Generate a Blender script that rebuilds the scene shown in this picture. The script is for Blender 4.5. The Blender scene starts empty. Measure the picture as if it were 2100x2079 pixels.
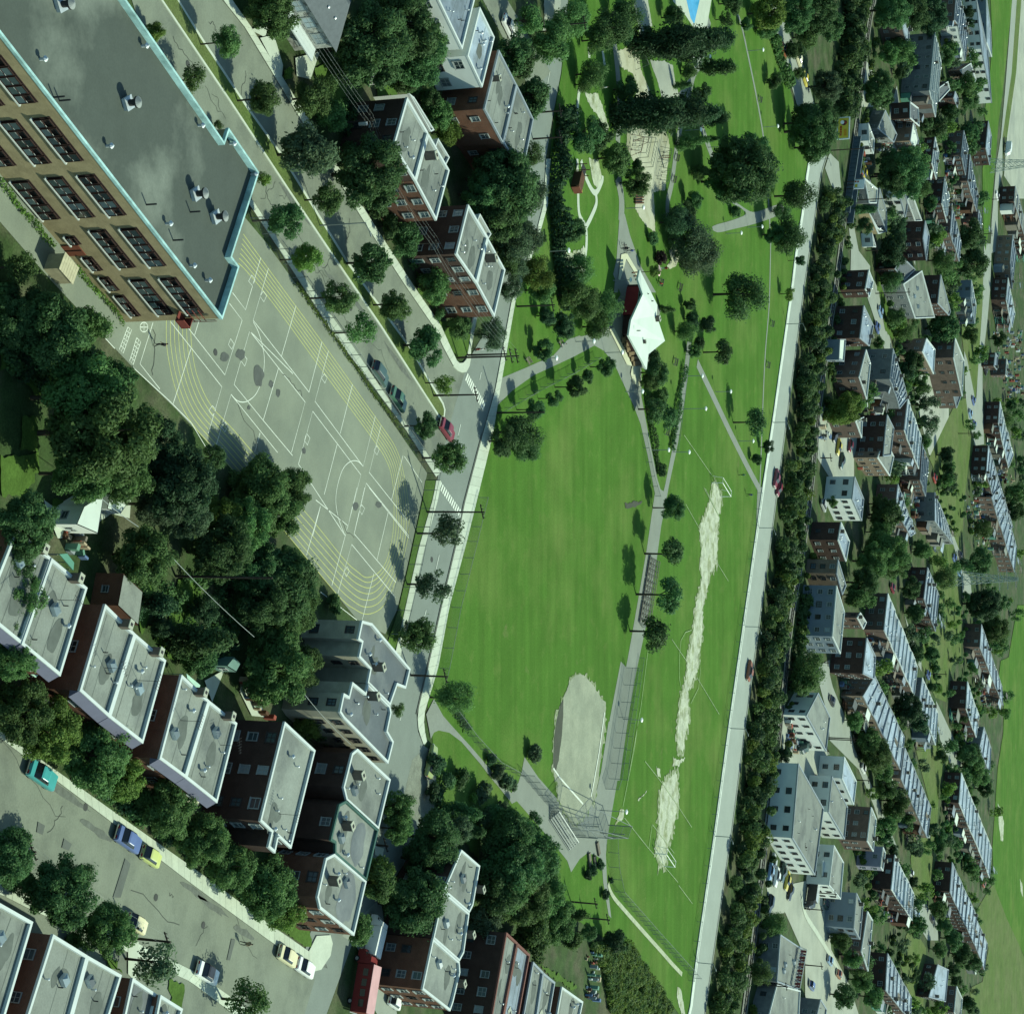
import bpy, bmesh, math, random
import numpy as np
from mathutils import Vector, Matrix
rnd = random.Random(7)
scene = bpy.context.scene
COL = scene.collection

# ------------------------------------------------------------------ camera
# An aircraft 120 m up with a 69 mm lens; the film frame is turned a quarter, so world up points to the right of the picture.
FOC, CX, CY, CAMH = 4000.0, 1050.0, 1000.0, 120.0
TH = math.atan(1650 / 4000); SN, CS = math.sin(TH), math.cos(TH)
camd = bpy.data.cameras.new('camera'); cam = bpy.data.objects.new('camera', camd); COL.objects.link(cam)
camd.sensor_width = 36; camd.lens = 36 * FOC / 2100; camd.sensor_fit = 'HORIZONTAL'
camd.shift_y = -(1039.5 - CY) / 2100
camd.clip_start = 1; camd.clip_end = 6000
cam.matrix_world = Matrix(((0, -1, 0, 0), (SN, 0, -CS, 0), (CS, 0, SN, CAMH), (0, 0, 0, 1)))
scene.camera = cam

# ------------------------------------------------------------------ sky, sun, exposure
SUN_AZ, SUN_EL = math.radians(52), math.radians(42)
sdir = Vector((math.sin(SUN_AZ) * math.cos(SUN_EL), math.cos(SUN_AZ) * math.cos(SUN_EL), math.sin(SUN_EL)))
world = bpy.data.worlds.new('World'); scene.world = world; world.use_nodes = True
wn = world.node_tree.nodes; wl = world.node_tree.links
sky = wn.new('ShaderNodeTexSky'); sky.sky_type = 'NISHITA'; sky.sun_disc = False
sky.sun_elevation = SUN_EL; sky.sun_rotation = SUN_AZ
tint = wn.new('ShaderNodeVectorMath'); tint.operation = 'MULTIPLY'; tint.inputs[1].default_value = (0.80, 1.06, 0.99)     # the film's cyan-green cast
wl.new(sky.outputs[0], tint.inputs[0]); wl.new(tint.outputs[0], wn['Background'].inputs[0]); wn['Background'].inputs[1].default_value = 0.115
sund = bpy.data.lights.new('sun', 'SUN'); sund.energy = 4.7; sund.angle = math.radians(0.53); sund.color = (0.92, 1.0, 0.80)
sun = bpy.data.objects.new('sun', sund); COL.objects.link(sun); sun.rotation_euler = (-sdir).to_track_quat('-Z', 'Y').to_euler(); sun.location = (0, 300, 300)
vs = scene.view_settings
vs.view_transform = 'Standard'; vs.look = 'None'; vs.exposure = 0.38; vs.gamma = 1; vs.use_curve_mapping = False
scene.cycles.max_bounces = 5; scene.cycles.diffuse_bounces = 3; scene.cycles.glossy_bounces = 2
scene.cycles.transparent_max_bounces = 12; scene.cycles.transmission_bounces = 2; scene.cycles.volume_bounces = 0
scene.cycles.caustics_reflective = False; scene.cycles.caustics_refractive = False

# ------------------------------------------------------------------ survey helpers: a sighting in the aerial photograph + a height -> a point on the site
def P(x, y, z=0.0):
    a, b = (x - CX) / FOC, (y - CY) / FOC
    d = (b, CS + a * SN, -SN + a * CS)
    t = (z - CAMH) / d[2]
    return Vector((d[0] * t, d[1] * t, z))
def scale_at(p):      # sightings per metre at a point
    return FOC / (p.y * CS - (p.z - CAMH) * SN)
def height_at(base, topx):
    v = (topx - CX) / FOC
    return CAMH + base.y * (v * CS - SN) / (CS + v * SN)
OX, OY = (0, 500, 1000, 1500), (0, 500, 1000, 1479)
def T(c, r, s, size=600):
    """survey sheet c, r: 'x,y x,y ...' -> list of sightings"""
    k = size / 1913.0
    ox, oy = (OX[c], OY[r]) if size == 600 else (c, r)
    return [(ox + float(a.split(',')[0]) * k, oy + float(a.split(',')[1]) * k) for a in s.split()]
def W(pts, z=0.0): return [P(x, y, z) for x, y in pts]
D1 = Vector((math.sin(math.radians(29)), math.cos(math.radians(29)), 0))   # along the streets
D2 = Vector((D1.y, -D1.x, 0))                                             # along the party walls
CAMP = Vector((0, 0, CAMH))

# ------------------------------------------------------------------ materials
MATS = {}
def nodes(name):
    m = bpy.data.materials.new(name); m.use_nodes = True
    return m, m.node_tree.nodes, m.node_tree.links, m.node_tree.nodes['Principled BSDF']
def M(name, col, rough=0.85, var=0.12, scale=0.6, col2=None, amt2=0.5, scale2=0.05, metal=0.0, spec=0.10, bump=0.0, fine=0.0, rand=0.0):
    """procedural surface: base colour, mottling at two sizes, an optional second colour in patches, fine grain, optional relief"""
    if name in MATS: return MATS[name]
    m, n, l, b = nodes(name)
    geo = n.new('ShaderNodeNewGeometry')
    n1 = n.new('ShaderNodeTexNoise'); n1.inputs['Scale'].default_value = scale; n1.inputs['Detail'].default_value = 5; n1.inputs['Roughness'].default_value = 0.65
    l.new(geo.outputs['Position'], n1.inputs['Vector'])
    mr = n.new('ShaderNodeMapRange'); mr.inputs[1].default_value = 0.25; mr.inputs[2].default_value = 0.75; mr.inputs[3].default_value = 1 - var; mr.inputs[4].default_value = 1 + var
    l.new(n1.outputs[0], mr.inputs[0])
    last = None
    rgb = n.new('ShaderNodeRGB'); rgb.outputs[0].default_value = (*col, 1); last = rgb.outputs[0]
    if col2:
        n2 = n.new('ShaderNodeTexNoise'); n2.inputs['Scale'].default_value = scale2; n2.inputs['Detail'].default_value = 6; n2.inputs['Roughness'].default_value = 0.6
        l.new(geo.outputs['Position'], n2.inputs['Vector'])
        mr2 = n.new('ShaderNodeMapRange'); mr2.inputs[1].default_value = 0.62 - amt2 * 0.3; mr2.inputs[2].default_value = 0.75 - amt2 * 0.2
        l.new(n2.outputs[0], mr2.inputs[0])
        mx = n.new('ShaderNodeMix'); mx.data_type = 'RGBA'; mx.inputs[7].default_value = (*col2, 1)
        l.new(mr2.outputs[0], mx.inputs[0]); l.new(last, mx.inputs[6]); last = mx.outputs[2]
    val = mr.outputs[0]
    if fine:
        n3 = n.new('ShaderNodeTexNoise'); n3.inputs['Scale'].default_value = 4.5; n3.inputs['Detail'].default_value = 3
        l.new(geo.outputs['Position'], n3.inputs['Vector'])
        mr3 = n.new('ShaderNodeMapRange'); mr3.inputs[1].default_value = 0.3; mr3.inputs[2].default_value = 0.7; mr3.inputs[3].default_value = 1 - fine; mr3.inputs[4].default_value = 1 + fine
        l.new(n3.outputs[0], mr3.inputs[0])
        mm = n.new('ShaderNodeMath'); mm.operation = 'MULTIPLY'; l.new(val, mm.inputs[0]); l.new(mr3.outputs[0], mm.inputs[1]); val = mm.outputs[0]
    if rand:
        oi = n.new('ShaderNodeObjectInfo'); mr4 = n.new('ShaderNodeMapRange'); mr4.inputs[3].default_value = 1 - rand; mr4.inputs[4].default_value = 1 + rand
        l.new(oi.outputs['Random'], mr4.inputs[0])
        mm = n.new('ShaderNodeMath'); mm.operation = 'MULTIPLY'; l.new(val, mm.inputs[0]); l.new(mr4.outputs[0], mm.inputs[1]); val = mm.outputs[0]
    sc = n.new('ShaderNodeVectorMath'); sc.operation = 'SCALE'; l.new(last, sc.inputs[0]); l.new(val, sc.inputs['Scale'])
    l.new(sc.outputs[0], b.inputs['Base Color'])
    b.inputs['Roughness'].default_value = rough; b.inputs['Metallic'].default_value = metal; b.inputs['Specular IOR Level'].default_value = spec
    if bump:
        bp = n.new('ShaderNodeBump'); bp.inputs['Strength'].default_value = bump; bp.inputs['Distance'].default_value = 0.115
        l.new(n1.outputs[0], bp.inputs['Height']); l.new(bp.outputs[0], b.inputs['Normal'])
    MATS[name] = m
    return m
def brickmat(name, c1, c2, mortar):
    if name in MATS: return MATS[name]
    m, n, l, b = nodes(name)
    tc = n.new('ShaderNodeTexCoord'); br = n.new('ShaderNodeTexBrick'); br.inputs['Scale'].default_value = 1.0
    br.inputs['Color1'].default_value = (*c1, 1); br.inputs['Color2'].default_value = (*c2, 1); br.inputs['Mortar'].default_value = (*mortar, 1)
    br.inputs['Brick Width'].default_value = 0.22; br.inputs['Row Height'].default_value = 0.1; br.inputs['Mortar Size'].default_value = 0.008
    l.new(tc.outputs['UV'], br.inputs['Vector'])
    geo = n.new('ShaderNodeNewGeometry'); n1 = n.new('ShaderNodeTexNoise'); n1.inputs['Scale'].default_value = 0.8; n1.inputs['Detail'].default_value = 6
    l.new(geo.outputs['Position'], n1.inputs['Vector'])
    mr = n.new('ShaderNodeMapRange'); mr.inputs[1].default_value = 0.25; mr.inputs[2].default_value = 0.75; mr.inputs[3].default_value = 0.8; mr.inputs[4].default_value = 1.2
    l.new(n1.outputs[0], mr.inputs[0])
    sc = n.new('ShaderNodeVectorMath'); sc.operation = 'SCALE'; l.new(br.outputs[0], sc.inputs[0]); l.new(mr.outputs[0], sc.inputs['Scale'])
    l.new(sc.outputs[0], b.inputs['Base Color']); b.inputs['Roughness'].default_value = 0.9; b.inputs['Specular IOR Level'].default_value = 0.08
    MATS[name] = m; return m
def leafmat(name, col, trans=0.42, var=0.35):
    if name in MATS: return MATS[name]
    m, n, l, b = nodes(name)
    geo = n.new('ShaderNodeNewGeometry'); oi = n.new('ShaderNodeObjectInfo')
    n1 = n.new('ShaderNodeTexNoise'); n1.inputs['Scale'].default_value = 0.55; n1.inputs['Detail'].default_value = 4
    l.new(geo.outputs['Position'], n1.inputs['Vector'])
    hs = n.new('ShaderNodeHueSaturation'); hs.inputs['Color'].default_value = (*col, 1)
    mr = n.new('ShaderNodeMapRange'); mr.inputs[1].default_value = 0.25; mr.inputs[2].default_value = 0.75; mr.inputs[3].default_value = 1 - var; mr.inputs[4].default_value = 1 + var
    l.new(n1.outputs[0], mr.inputs[0])
    mr2 = n.new('ShaderNodeMapRange'); mr2.inputs[3].default_value = 0.72; mr2.inputs[4].default_value = 1.3
    l.new(oi.outputs['Random'], mr2.inputs[0])
    mm = n.new('ShaderNodeMath'); mm.operation = 'MULTIPLY'; l.new(mr.outputs[0], mm.inputs[0]); l.new(mr2.outputs[0], mm.inputs[1]); l.new(mm.outputs[0], hs.inputs['Value'])
    mr3 = n.new('ShaderNodeMapRange'); mr3.inputs[3].default_value = 0.485; mr3.inputs[4].default_value = 0.52
    l.new(oi.outputs['Random'], mr3.inputs[0]); l.new(mr3.outputs[0], hs.inputs['Hue'])
    b.inputs['Roughness'].default_value = 0.6; b.inputs['Specular IOR Level'].default_value = 0.10
    l.new(hs.outputs[0], b.inputs['Base Color'])
    tr = n.new('ShaderNodeBsdfTranslucent'); l.new(hs.outputs[0], tr.inputs[0])
    mx = n.new('ShaderNodeMixShader'); mx.inputs[0].default_value = trans
    l.new(b.outputs[0], mx.inputs[1]); l.new(tr.outputs[0], mx.inputs[2]); l.new(mx.outputs[0], n['Material Output'].inputs[0])
    MATS[name] = m; return m
def netmat(name, col, alpha):
    """woven chain-link wire, too fine to see wire by wire"""
    if name in MATS: return MATS[name]
    m, n, l, b = nodes(name)
    b.inputs['Base Color'].default_value = (*col, 1); b.inputs['Roughness'].default_value = 0.5
    tp = n.new('ShaderNodeBsdfTransparent'); mx = n.new('ShaderNodeMixShader'); mx.inputs[0].default_value = alpha
    l.new(tp.outputs[0], mx.inputs[1]); l.new(b.outputs[0], mx.inputs[2]); l.new(mx.outputs[0], n['Material Output'].inputs[0])
    MATS[name] = m; return m
def glass(name, col=(0.03, 0.045, 0.05), rough=0.08):
    if name in MATS: return MATS[name]
    m, n, l, b = nodes(name)
    oi = n.new('ShaderNodeObjectInfo'); mr = n.new('ShaderNodeMapRange'); mr.inputs[3].default_value = 0.5; mr.inputs[4].default_value = 2.6
    l.new(oi.outputs['Random'], mr.inputs[0])
    sc = n.new('ShaderNodeVectorMath'); sc.operation = 'SCALE'; sc.inputs[0].default_value = col; l.new(mr.outputs[0], sc.inputs['Scale'])
    l.new(sc.outputs[0], b.inputs['Base Color']); b.inputs['Roughness'].default_value = rough; b.inputs['Specular IOR Level'].default_value = 0.6
    MATS[name] = m; return m

def turf(name, col, dry, bare, ang):
    """mown grass: mottling, dry patches, thin bare earth in spots, streaks left by the mower"""
    m, n, l, b = nodes(name); geo = n.new('ShaderNodeNewGeometry')
    def noise(scale, detail, lo, hi, vec=None):
        t = n.new('ShaderNodeTexNoise'); t.inputs['Scale'].default_value = scale; t.inputs['Detail'].default_value = detail; t.inputs['Roughness'].default_value = 0.6
        l.new(vec or geo.outputs['Position'], t.inputs['Vector']); r = n.new('ShaderNodeMapRange'); r.inputs[1].default_value = lo; r.inputs[2].default_value = hi; l.new(t.outputs[0], r.inputs[0]); return r
    mp = n.new('ShaderNodeMapping'); mp.inputs['Rotation'].default_value = (0, 0, -ang); mp.inputs['Scale'].default_value = (0.03, 0.42, 1); l.new(geo.outputs['Position'], mp.inputs['Vector'])
    c = n.new('ShaderNodeRGB'); c.outputs[0].default_value = (*col, 1); last = c.outputs[0]
    for colr, r in ((dry, noise(0.05, 7, 0.48, 0.72)), (dry, noise(0.3, 5, 0.55, 0.85)), (bare, noise(0.11, 9, 0.66, 0.80))):
        mx = n.new('ShaderNodeMix'); mx.data_type = 'RGBA'; mx.inputs[7].default_value = (*colr, 1); l.new(r.outputs[0], mx.inputs[0]); l.new(last, mx.inputs[6]); last = mx.outputs[2]
    vals = []
    for r, a in ((noise(1.0, 4, 0.3, 0.7, mp.outputs[0]), 0.13), (noise(0.14, 4, 0.3, 0.7), 0.09), (noise(3.5, 3, 0.3, 0.7), 0.17)):
        r.inputs[3].default_value = 1 - a; r.inputs[4].default_value = 1 + a; vals.append(r.outputs[0])
    v = vals[0]
    for w in vals[1:]:
        mm = n.new('ShaderNodeMath'); mm.operation = 'MULTIPLY'; l.new(v, mm.inputs[0]); l.new(w, mm.inputs[1]); v = mm.outputs[0]
    sc = n.new('ShaderNodeVectorMath'); sc.operation = 'SCALE'; l.new(last, sc.inputs[0]); l.new(v, sc.inputs['Scale']); l.new(sc.outputs[0], b.inputs['Base Color'])
    b.inputs['Roughness'].default_value = 0.95; b.inputs['Specular IOR Level'].default_value = 0.03; MATS[name] = m; return m

# ------------------------------------------------------------------ object helpers
def tag(o, label=None, cat=None, group=None, kind=None):
    if label: o['label'] = label
    if cat: o['category'] = cat
    if group: o['group'] = group
    if kind: o['kind'] = kind
    return o
def link(name, mesh, parent=None):
    o = bpy.data.objects.new(name, mesh); COL.objects.link(o)
    if parent: o.parent = parent
    return o
def empty(name, loc=(0, 0, 0), rz=0.0):
    o = bpy.data.objects.new(name, None); COL.objects.link(o); o.location = loc; o.rotation_euler = (0, 0, rz); o.empty_display_size = 0.5
    return o
class MB:
    """collects vertices and faces (with material slots) for one mesh"""
    def __init__(s): s.v, s.f, s.m, s.smooth = [], [], [], False
    def add(s, verts, faces, mi=0):
        k = len(s.v); s.v += [tuple(p) for p in verts]; s.f += [tuple(i + k for i in fc) for fc in faces]; s.m += [mi] * len(faces); return s
    def box(s, c, d, mi=0, ax=None):
        """c centre, d full sizes, ax optional (ux,uy) horizontal axes"""
        ux, uy = ax if ax else (Vector((1, 0, 0)), Vector((0, 1, 0))); uz = Vector((0, 0, 1)); c = Vector(c)
        vs_ = [c + ux * (d[0] / 2 * a) + uy * (d[1] / 2 * b) + uz * (d[2] / 2 * e) for e in (-1, 1) for b in (-1, 1) for a in (-1, 1)]
        return s.add(vs_, [(0, 2, 3, 1), (4, 5, 7, 6), (0, 1, 5, 4), (2, 6, 7, 3), (0, 4, 6, 2), (1, 3, 7, 5)], mi)
    def bar(s, a, b, w, h=None, mi=0):
        a, b = Vector(a), Vector(b); d = b - a
        if d.length < 1e-6: return s
        h = h or w; d.normalize()
        u = d.cross(Vector((0, 0, 1)));
        if u.length < 1e-3: u = Vector((1, 0, 0))
        u.normalize(); v = d.cross(u)
        vs_ = [p + u * (w / 2 * i) + v * (h / 2 * j) for p in (a, b) for i, j in ((-1, -1), (1, -1), (1, 1), (-1, 1))]
        return s.add(vs_, [(0, 1, 2, 3), (7, 6, 5, 4), (0, 4, 5, 1), (1, 5, 6, 2), (2, 6, 7, 3), (3, 7, 4, 0)], mi)
    def tube(s, a, b, r0, r1=None, n=6, mi=0, caps=True):
        a, b = Vector(a), Vector(b); d = b - a; r1 = r0 if r1 is None else r1
        if d.length < 1e-6: return s
        d.normalize(); u = d.orthogonal().normalized(); v = d.cross(u)
        ring = [(math.cos(2 * math.pi * i / n), math.sin(2 * math.pi * i / n)) for i in range(n)]
        vs_ = [a + (u * x + v * y) * r0 for x, y in ring] + [b + (u * x + v * y) * r1 for x, y in ring]
        fs = [(i, (i + 1) % n, n + (i + 1) % n, n + i) for i in range(n)]
        if caps: fs += [tuple(range(n - 1, -1, -1)), tuple(range(n, 2 * n))]
        return s.add(vs_, fs, mi)
    def quadstrip(s, pts, w, z, mi=0):
        """flat painted line along a polyline"""
        n = len(pts)
        if n < 2: return s
        L, Rr = [], []
        for i, p in enumerate(pts):
            a, b = pts[max(0, i - 1)], pts[min(n - 1, i + 1)]; d = Vector((b.x - a.x, b.y - a.y, 0))
            if d.length < 1e-6: d = Vector((1, 0, 0))
            d.normalize(); q = Vector((-d.y, d.x, 0)) * (w / 2)
            L.append((p.x + q.x, p.y + q.y, z)); Rr.append((p.x - q.x, p.y - q.y, z))
        return s.add(L + Rr, [(i, n + i, n + i + 1, i + 1) for i in range(n - 1)], mi)
    def build(s, name, mats, parent=None, offset=None):
        if offset is not None: s.v = [(x - offset[0], y - offset[1], z - offset[2]) for x, y, z in s.v]
        me = bpy.data.meshes.new(name); me.from_pydata(s.v, [], s.f)
        for m in (mats if isinstance(mats, (list, tuple)) else [mats]): me.materials.append(m)
        if len(me.materials) > 1: me.polygons.foreach_set('material_index', s.m)
        if s.smooth: me.polygons.foreach_set('use_smooth', [True] * len(me.polygons))
        me.update()
        return link(name, me, parent)
def area2(pts): return sum(pts[i].x * pts[(i + 1) % len(pts)].y - pts[(i + 1) % len(pts)].x * pts[i].y for i in range(len(pts)))
def sheet_mesh(name, pts, z, m, thick=0.0):
    """flat (or slab) polygon from world points"""
    pts = [Vector((p.x, p.y, z)) for p in pts]
    if area2(pts) < 0: pts.reverse()
    bm = bmesh.new(); vs_ = [bm.verts.new(p) for p in pts]; f = bm.faces.new(vs_)
    if thick:
        n = len(pts); lo = [bm.verts.new(p - Vector((0, 0, thick))) for p in pts]
        for i in range(n): bm.faces.new((vs_[i], lo[i], lo[(i + 1) % n], vs_[(i + 1) % n]))
    bm.normal_update(); bmesh.ops.triangulate(bm, faces=[f], ngon_method='EAR_CLIP'); bmesh.ops.recalc_face_normals(bm, faces=bm.faces)
    up = sum(fc.normal.z * fc.calc_area() for fc in bm.faces)
    if up < 0: bmesh.ops.reverse_faces(bm, faces=bm.faces)
    me = bpy.data.meshes.new(name); bm.to_mesh(me); bm.free(); me.materials.append(m)
    return me
def rough_edge(pts, step=0.55, amp=0.35, seed=1):
    r = random.Random(seed); out = []
    for i in range(len(pts)):
        a, b = pts[i], pts[(i + 1) % len(pts)]; L = (b - a).length; n = max(1, int(L / step)); d = (b - a).normalized() if L > 1e-6 else Vector((1, 0, 0)); q = Vector((-d.y, d.x, 0))
        for k in range(n):
            out.append(a.lerp(b, k / n) + q * r.gauss(0, amp * 0.5) * (0 if k == 0 and n < 2 else 1))
    return out
LAYER = [0]; PAVED = []
def ground(name, sights, z, m, thick=0.0, rough=0.0, parent=None, seed=1, kind='structure', smooth=0):
    LAYER[0] += 1; z += 0.0012 * LAYER[0]      # every sheet lies a little above the one before it
    pts = W(sights)
    if smooth: pts = smooth_loop(pts, smooth)
    if rough: pts = rough_edge(pts, amp=rough, seed=seed)
    o = link(name, sheet_mesh(name, pts, z, m, thick), parent)
    if name in ('far_street', 'far_lot', 'far_yard', 'railway_road', 'upper_road', 'far_field', 'underpass_street'): PAVED.append([(p.x, p.y) for p in pts])
    if not parent: tag(o, kind=kind)
    return o
def catmull(pts, n=6, closed=False):
    out = []; N = len(pts)
    rng = range(N) if closed else range(N - 1)
    for i in rng:
        p0 = pts[(i - 1) % N] if closed else pts[max(0, i - 1)]; p1 = pts[i]; p2 = pts[(i + 1) % N]; p3 = pts[(i + 2) % N] if closed else pts[min(N - 1, i + 2)]
        for k in range(n):
            t = k / n
            out.append(0.5 * ((2 * p1) + (p2 - p0) * t + (2 * p0 - 5 * p1 + 4 * p2 - p3) * t * t + (3 * p1 - p0 - 3 * p2 + p3) * t ** 3))
    if not closed: out.append(pts[-1].copy())
    return out
def smooth_loop(pts, n): return catmull(pts, n, True)
def band(name, sights, width, z, m, n=5, parent=None, kind='structure', smooth=True):
    LAYER[0] += 1; z += 0.0012 * LAYER[0]
    pts = W(sights)
    if smooth and len(pts) > 2: pts = catmull(pts, n)
    o = MB().quadstrip(pts, width, z).build(name, m, parent)
    if not parent: tag(o, kind=kind)
    return o
def slabs(name, left, right, z, m, step=1.5, lim=300, side=0.14):
    """a pavement laid slab by slab between two edge lines of sightings"""
    L, R_ = W(left), W(right)
    def resample(pl, n):
        ds = [0.0]
        for i in range(1, len(pl)): ds.append(ds[-1] + (pl[i] - pl[i - 1]).length)
        out = []
        for k in range(n + 1):
            d = ds[-1] * k / n; i = 1
            while i < len(pl) - 1 and ds[i] < d: i += 1
            t = (d - ds[i - 1]) / max(1e-6, ds[i] - ds[i - 1]); out.append(pl[i - 1].lerp(pl[i], t))
        return out
    tot = sum((L[i] - L[i - 1]).length for i in range(1, len(L))); n = max(2, min(lim, int(tot / step)))
    A, B = resample(L, n), resample(R_, n)
    root = link(name, sheet_mesh(name, A + B[::-1], z - 0.025, MATS['joint'], 0.1)); tag(root, kind='structure')
    for k in range(n):
        g = 0.012; q = [A[k].lerp(A[k + 1], g), A[k].lerp(A[k + 1], 1 - g), B[k].lerp(B[k + 1], 1 - g), B[k].lerp(B[k + 1], g)]
        q = [q[0].lerp(q[3], 0.01), q[1].lerp(q[2], 0.01), q[2].lerp(q[1], 0.01), q[3].lerp(q[0], 0.01)]
        link('slab', sheet_mesh('slab', q, z + rnd.uniform(-0.004, 0.004), m, 0.1), root)
    return root
_U = ('first', 'second', 'third', 'fourth', 'fifth', 'sixth', 'seventh', 'eighth', 'ninth')
ORD = list(_U) + ['tenth', 'eleventh', 'twelfth', 'thirteenth', 'fourteenth', 'fifteenth', 'sixteenth', 'seventeenth', 'eighteenth', 'nineteenth']
for _t, _w in (('twentieth', 'twenty-'), ('thirtieth', 'thirty-'), ('fortieth', 'forty-'), ('fiftieth', 'fifty-')): ORD += [_t] + [_w + u for u in _U]
# ================================================================== the ground
M('joint', (0.13, 0.14, 0.11))
m_earth = M('yard_earth', (0.036, 0.066, 0.02), var=0.4, scale=0.3, col2=(0.075, 0.08, 0.045), amt2=0.55, scale2=0.12, fine=0.25)  # dark green carries the shade of dense undergrowth in the colour
m_lawn = turf('lawn', (0.058, 0.132, 0.022), (0.098, 0.156, 0.038), (0.165, 0.165, 0.078), math.radians(-8))
m_rough = M('rough_grass', (0.075, 0.12, 0.03), var=0.22, scale=0.2, col2=(0.098, 0.128, 0.045), amt2=0.7, scale2=0.07, fine=0.25, rough=0.95, spec=0.08)
m_gard = M('garden_lawn', (0.06, 0.115, 0.022), var=0.25, scale=0.3, fine=0.2, rough=0.95, spec=0.08)
m_yard = M('schoolyard_asphalt', (0.192, 0.218, 0.164), var=0.10, scale=0.16, col2=(0.160, 0.184, 0.142), amt2=0.7, scale2=0.1, fine=0.06)
m_street = M('street_asphalt', (0.172, 0.196, 0.150), var=0.12, scale=0.3, col2=(0.122, 0.14, 0.112), amt2=0.5, scale2=0.12, fine=0.08)
m_main = M('main_street_asphalt', (0.17, 0.2, 0.172), var=0.10, scale=0.25, fine=0.06)
m_conc = M('concrete_road', (0.265, 0.305, 0.262), var=0.08, scale=0.2, fine=0.04)
m_walk = M('pavement_concrete', (0.42, 0.47, 0.375), var=0.10, scale=0.5, fine=0.05, rand=0.07)
m_path = M('path_asphalt', (0.19, 0.215, 0.18), var=0.10, scale=0.3, fine=0.06)
m_cement = M('pale_cement', (0.40, 0.45, 0.36), var=0.1, scale=0.4)
m_sand = M('infield_sand', (0.215, 0.24, 0.175), var=0.12, scale=0.25, col2=(0.265, 0.29, 0.21), amt2=0.65, scale2=0.16, fine=0.13)
m_dsand = M('damp_sand', (0.062, 0.07, 0.052), var=0.15, scale=0.4, fine=0.1)
m_play = M('play_sand', (0.36, 0.37, 0.265), var=0.16, scale=0.25, col2=(0.27, 0.27, 0.17), amt2=0.5, scale2=0.15, fine=0.08)
m_worn = M('worn_earth', (0.36, 0.395, 0.29), var=0.3, scale=0.5, col2=(0.2, 0.23, 0.12), amt2=0.45, scale2=0.4, fine=0.2)
m_lot = M('yard_lot', (0.30, 0.325, 0.26), var=0.14, scale=0.15, col2=(0.24, 0.265, 0.22), amt2=0.5, scale2=0.08, fine=0.06)
m_far = M('far_street', (0.24, 0.27, 0.225), var=0.1, scale=0.2)
m_gravel = M('ballast', (0.17, 0.18, 0.15), var=0.2, scale=0.5, fine=0.2)
m_yellow = M('yellow_paint', (0.40, 0.42, 0.14), var=0.2, scale=1.0)
m_white = M('white_line_paint', (0.56, 0.61, 0.52), var=0.2, scale=1.0)
m_kerb = M('kerb_concrete', (0.44, 0.49, 0.40), var=0.1, scale=0.5)
m_pool = M('pool_water', (0.05, 0.30, 0.52), rough=0.1, var=0.2, scale=0.6, spec=0.5)

g = link('ground', sheet_mesh('ground', [Vector((-900, 60, 0)), Vector((900, 60, 0)), Vector((1500, 3200, 0)), Vector((-1500, 3200, 0))], -0.06, m_earth)); tag(g, kind='structure')

# --- schoolyard, school street (two carriageways and a median), main street
ground('schoolyard', [(-70, 290), (430, 360), (545, 497), (676, 679), (876, 970), (870, 1000), (864, 1027), (836, 1157), (814, 1251), (790, 1300), (732, 1270), (585, 1091), (500, 990), (414, 895), (360, 838), (270, 751), (216, 694), (100, 570), (0, 455), (-70, 390)], 0.0, m_yard)
ground('school_street', [(250, -60), (420, -60), (455, 0), (500, 56), (622, 257), (745, 455), (889, 669), (930, 751), (962, 738), (985, 780), (900, 975), (701, 682), (572, 500), (500, 400), (330, 180)], 0.006, m_street)
ground('main_street', [(1130, -80), (1170, -80), (1165, 0), (1150, 150), (1135, 230), (1119, 326), (1113, 420), (1095, 490), (1048, 616), (1030, 713), (1014, 801), (989, 889), (951, 1033), (936, 1110), (904, 1245), (876, 1370), (854, 1464), (857, 1499), (868, 1528), (886, 1540), (880, 1600), (880, 1660), (860, 1720), (835, 1760), (720, 1940), (640, 2160), (560, 2160), (640, 1900), (745, 1640), (770, 1540), (790, 1440), (815, 1330), (840, 1230), (870, 1100), (888, 1020), (897, 985), (900, 960), (925, 860), (960, 740), (1012, 650), (1030, 540), (1045, 450), (1068, 330), (1085, 250), (1110, 130), (1130, 0)], 0.012, m_main)
ground('side_street', [(960, -60), (1010, -60), (1040, 0), (1130, 150), (1088, 185), (990, 0)], 0.018, m_street)
med = ground('median', [(303, -40), (332, 0), (470, 204), (590, 386), (671, 506), (782, 669), (901, 854), (908, 853), (909, 840), (905, 828), (864, 760), (839, 716), (710, 541), (647, 439), (572, 317), (502, 220), (408, 78), (361, 0), (335, -40)], 0.15, m_rough, 0.2)
ground('kerb', [(299, -40), (328, 0), (466, 204), (586, 386), (667, 506), (778, 669), (900, 858), (910, 857), (912, 840), (908, 826), (867, 758), (843, 714), (714, 539), (651, 437), (576, 315), (506, 218), (412, 76), (365, 0), (339, -40)], 0.13, m_kerb, 0.2)
slabs('school_street_pavement', [(427, -45), (455, 0), (500, 56), (622, 257), (745, 455), (829, 585), (889, 672), (908, 713), (928, 750)], [(446, -45), (474, 0), (512, 54), (635, 251), (760, 452), (846, 585), (903, 668), (920, 706), (936, 741)], 0.15, m_walk, 1.5, 140)
ground('corner_pavement', T(1, 1, '1365,800 1395,830 1425,842 1450,838 1470,800 1478,755 1480,690 1520,480 1495,480 1465,680 1450,755 1430,778 1405,780 1385,762'), 0.155, m_walk, 0.2)
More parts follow.
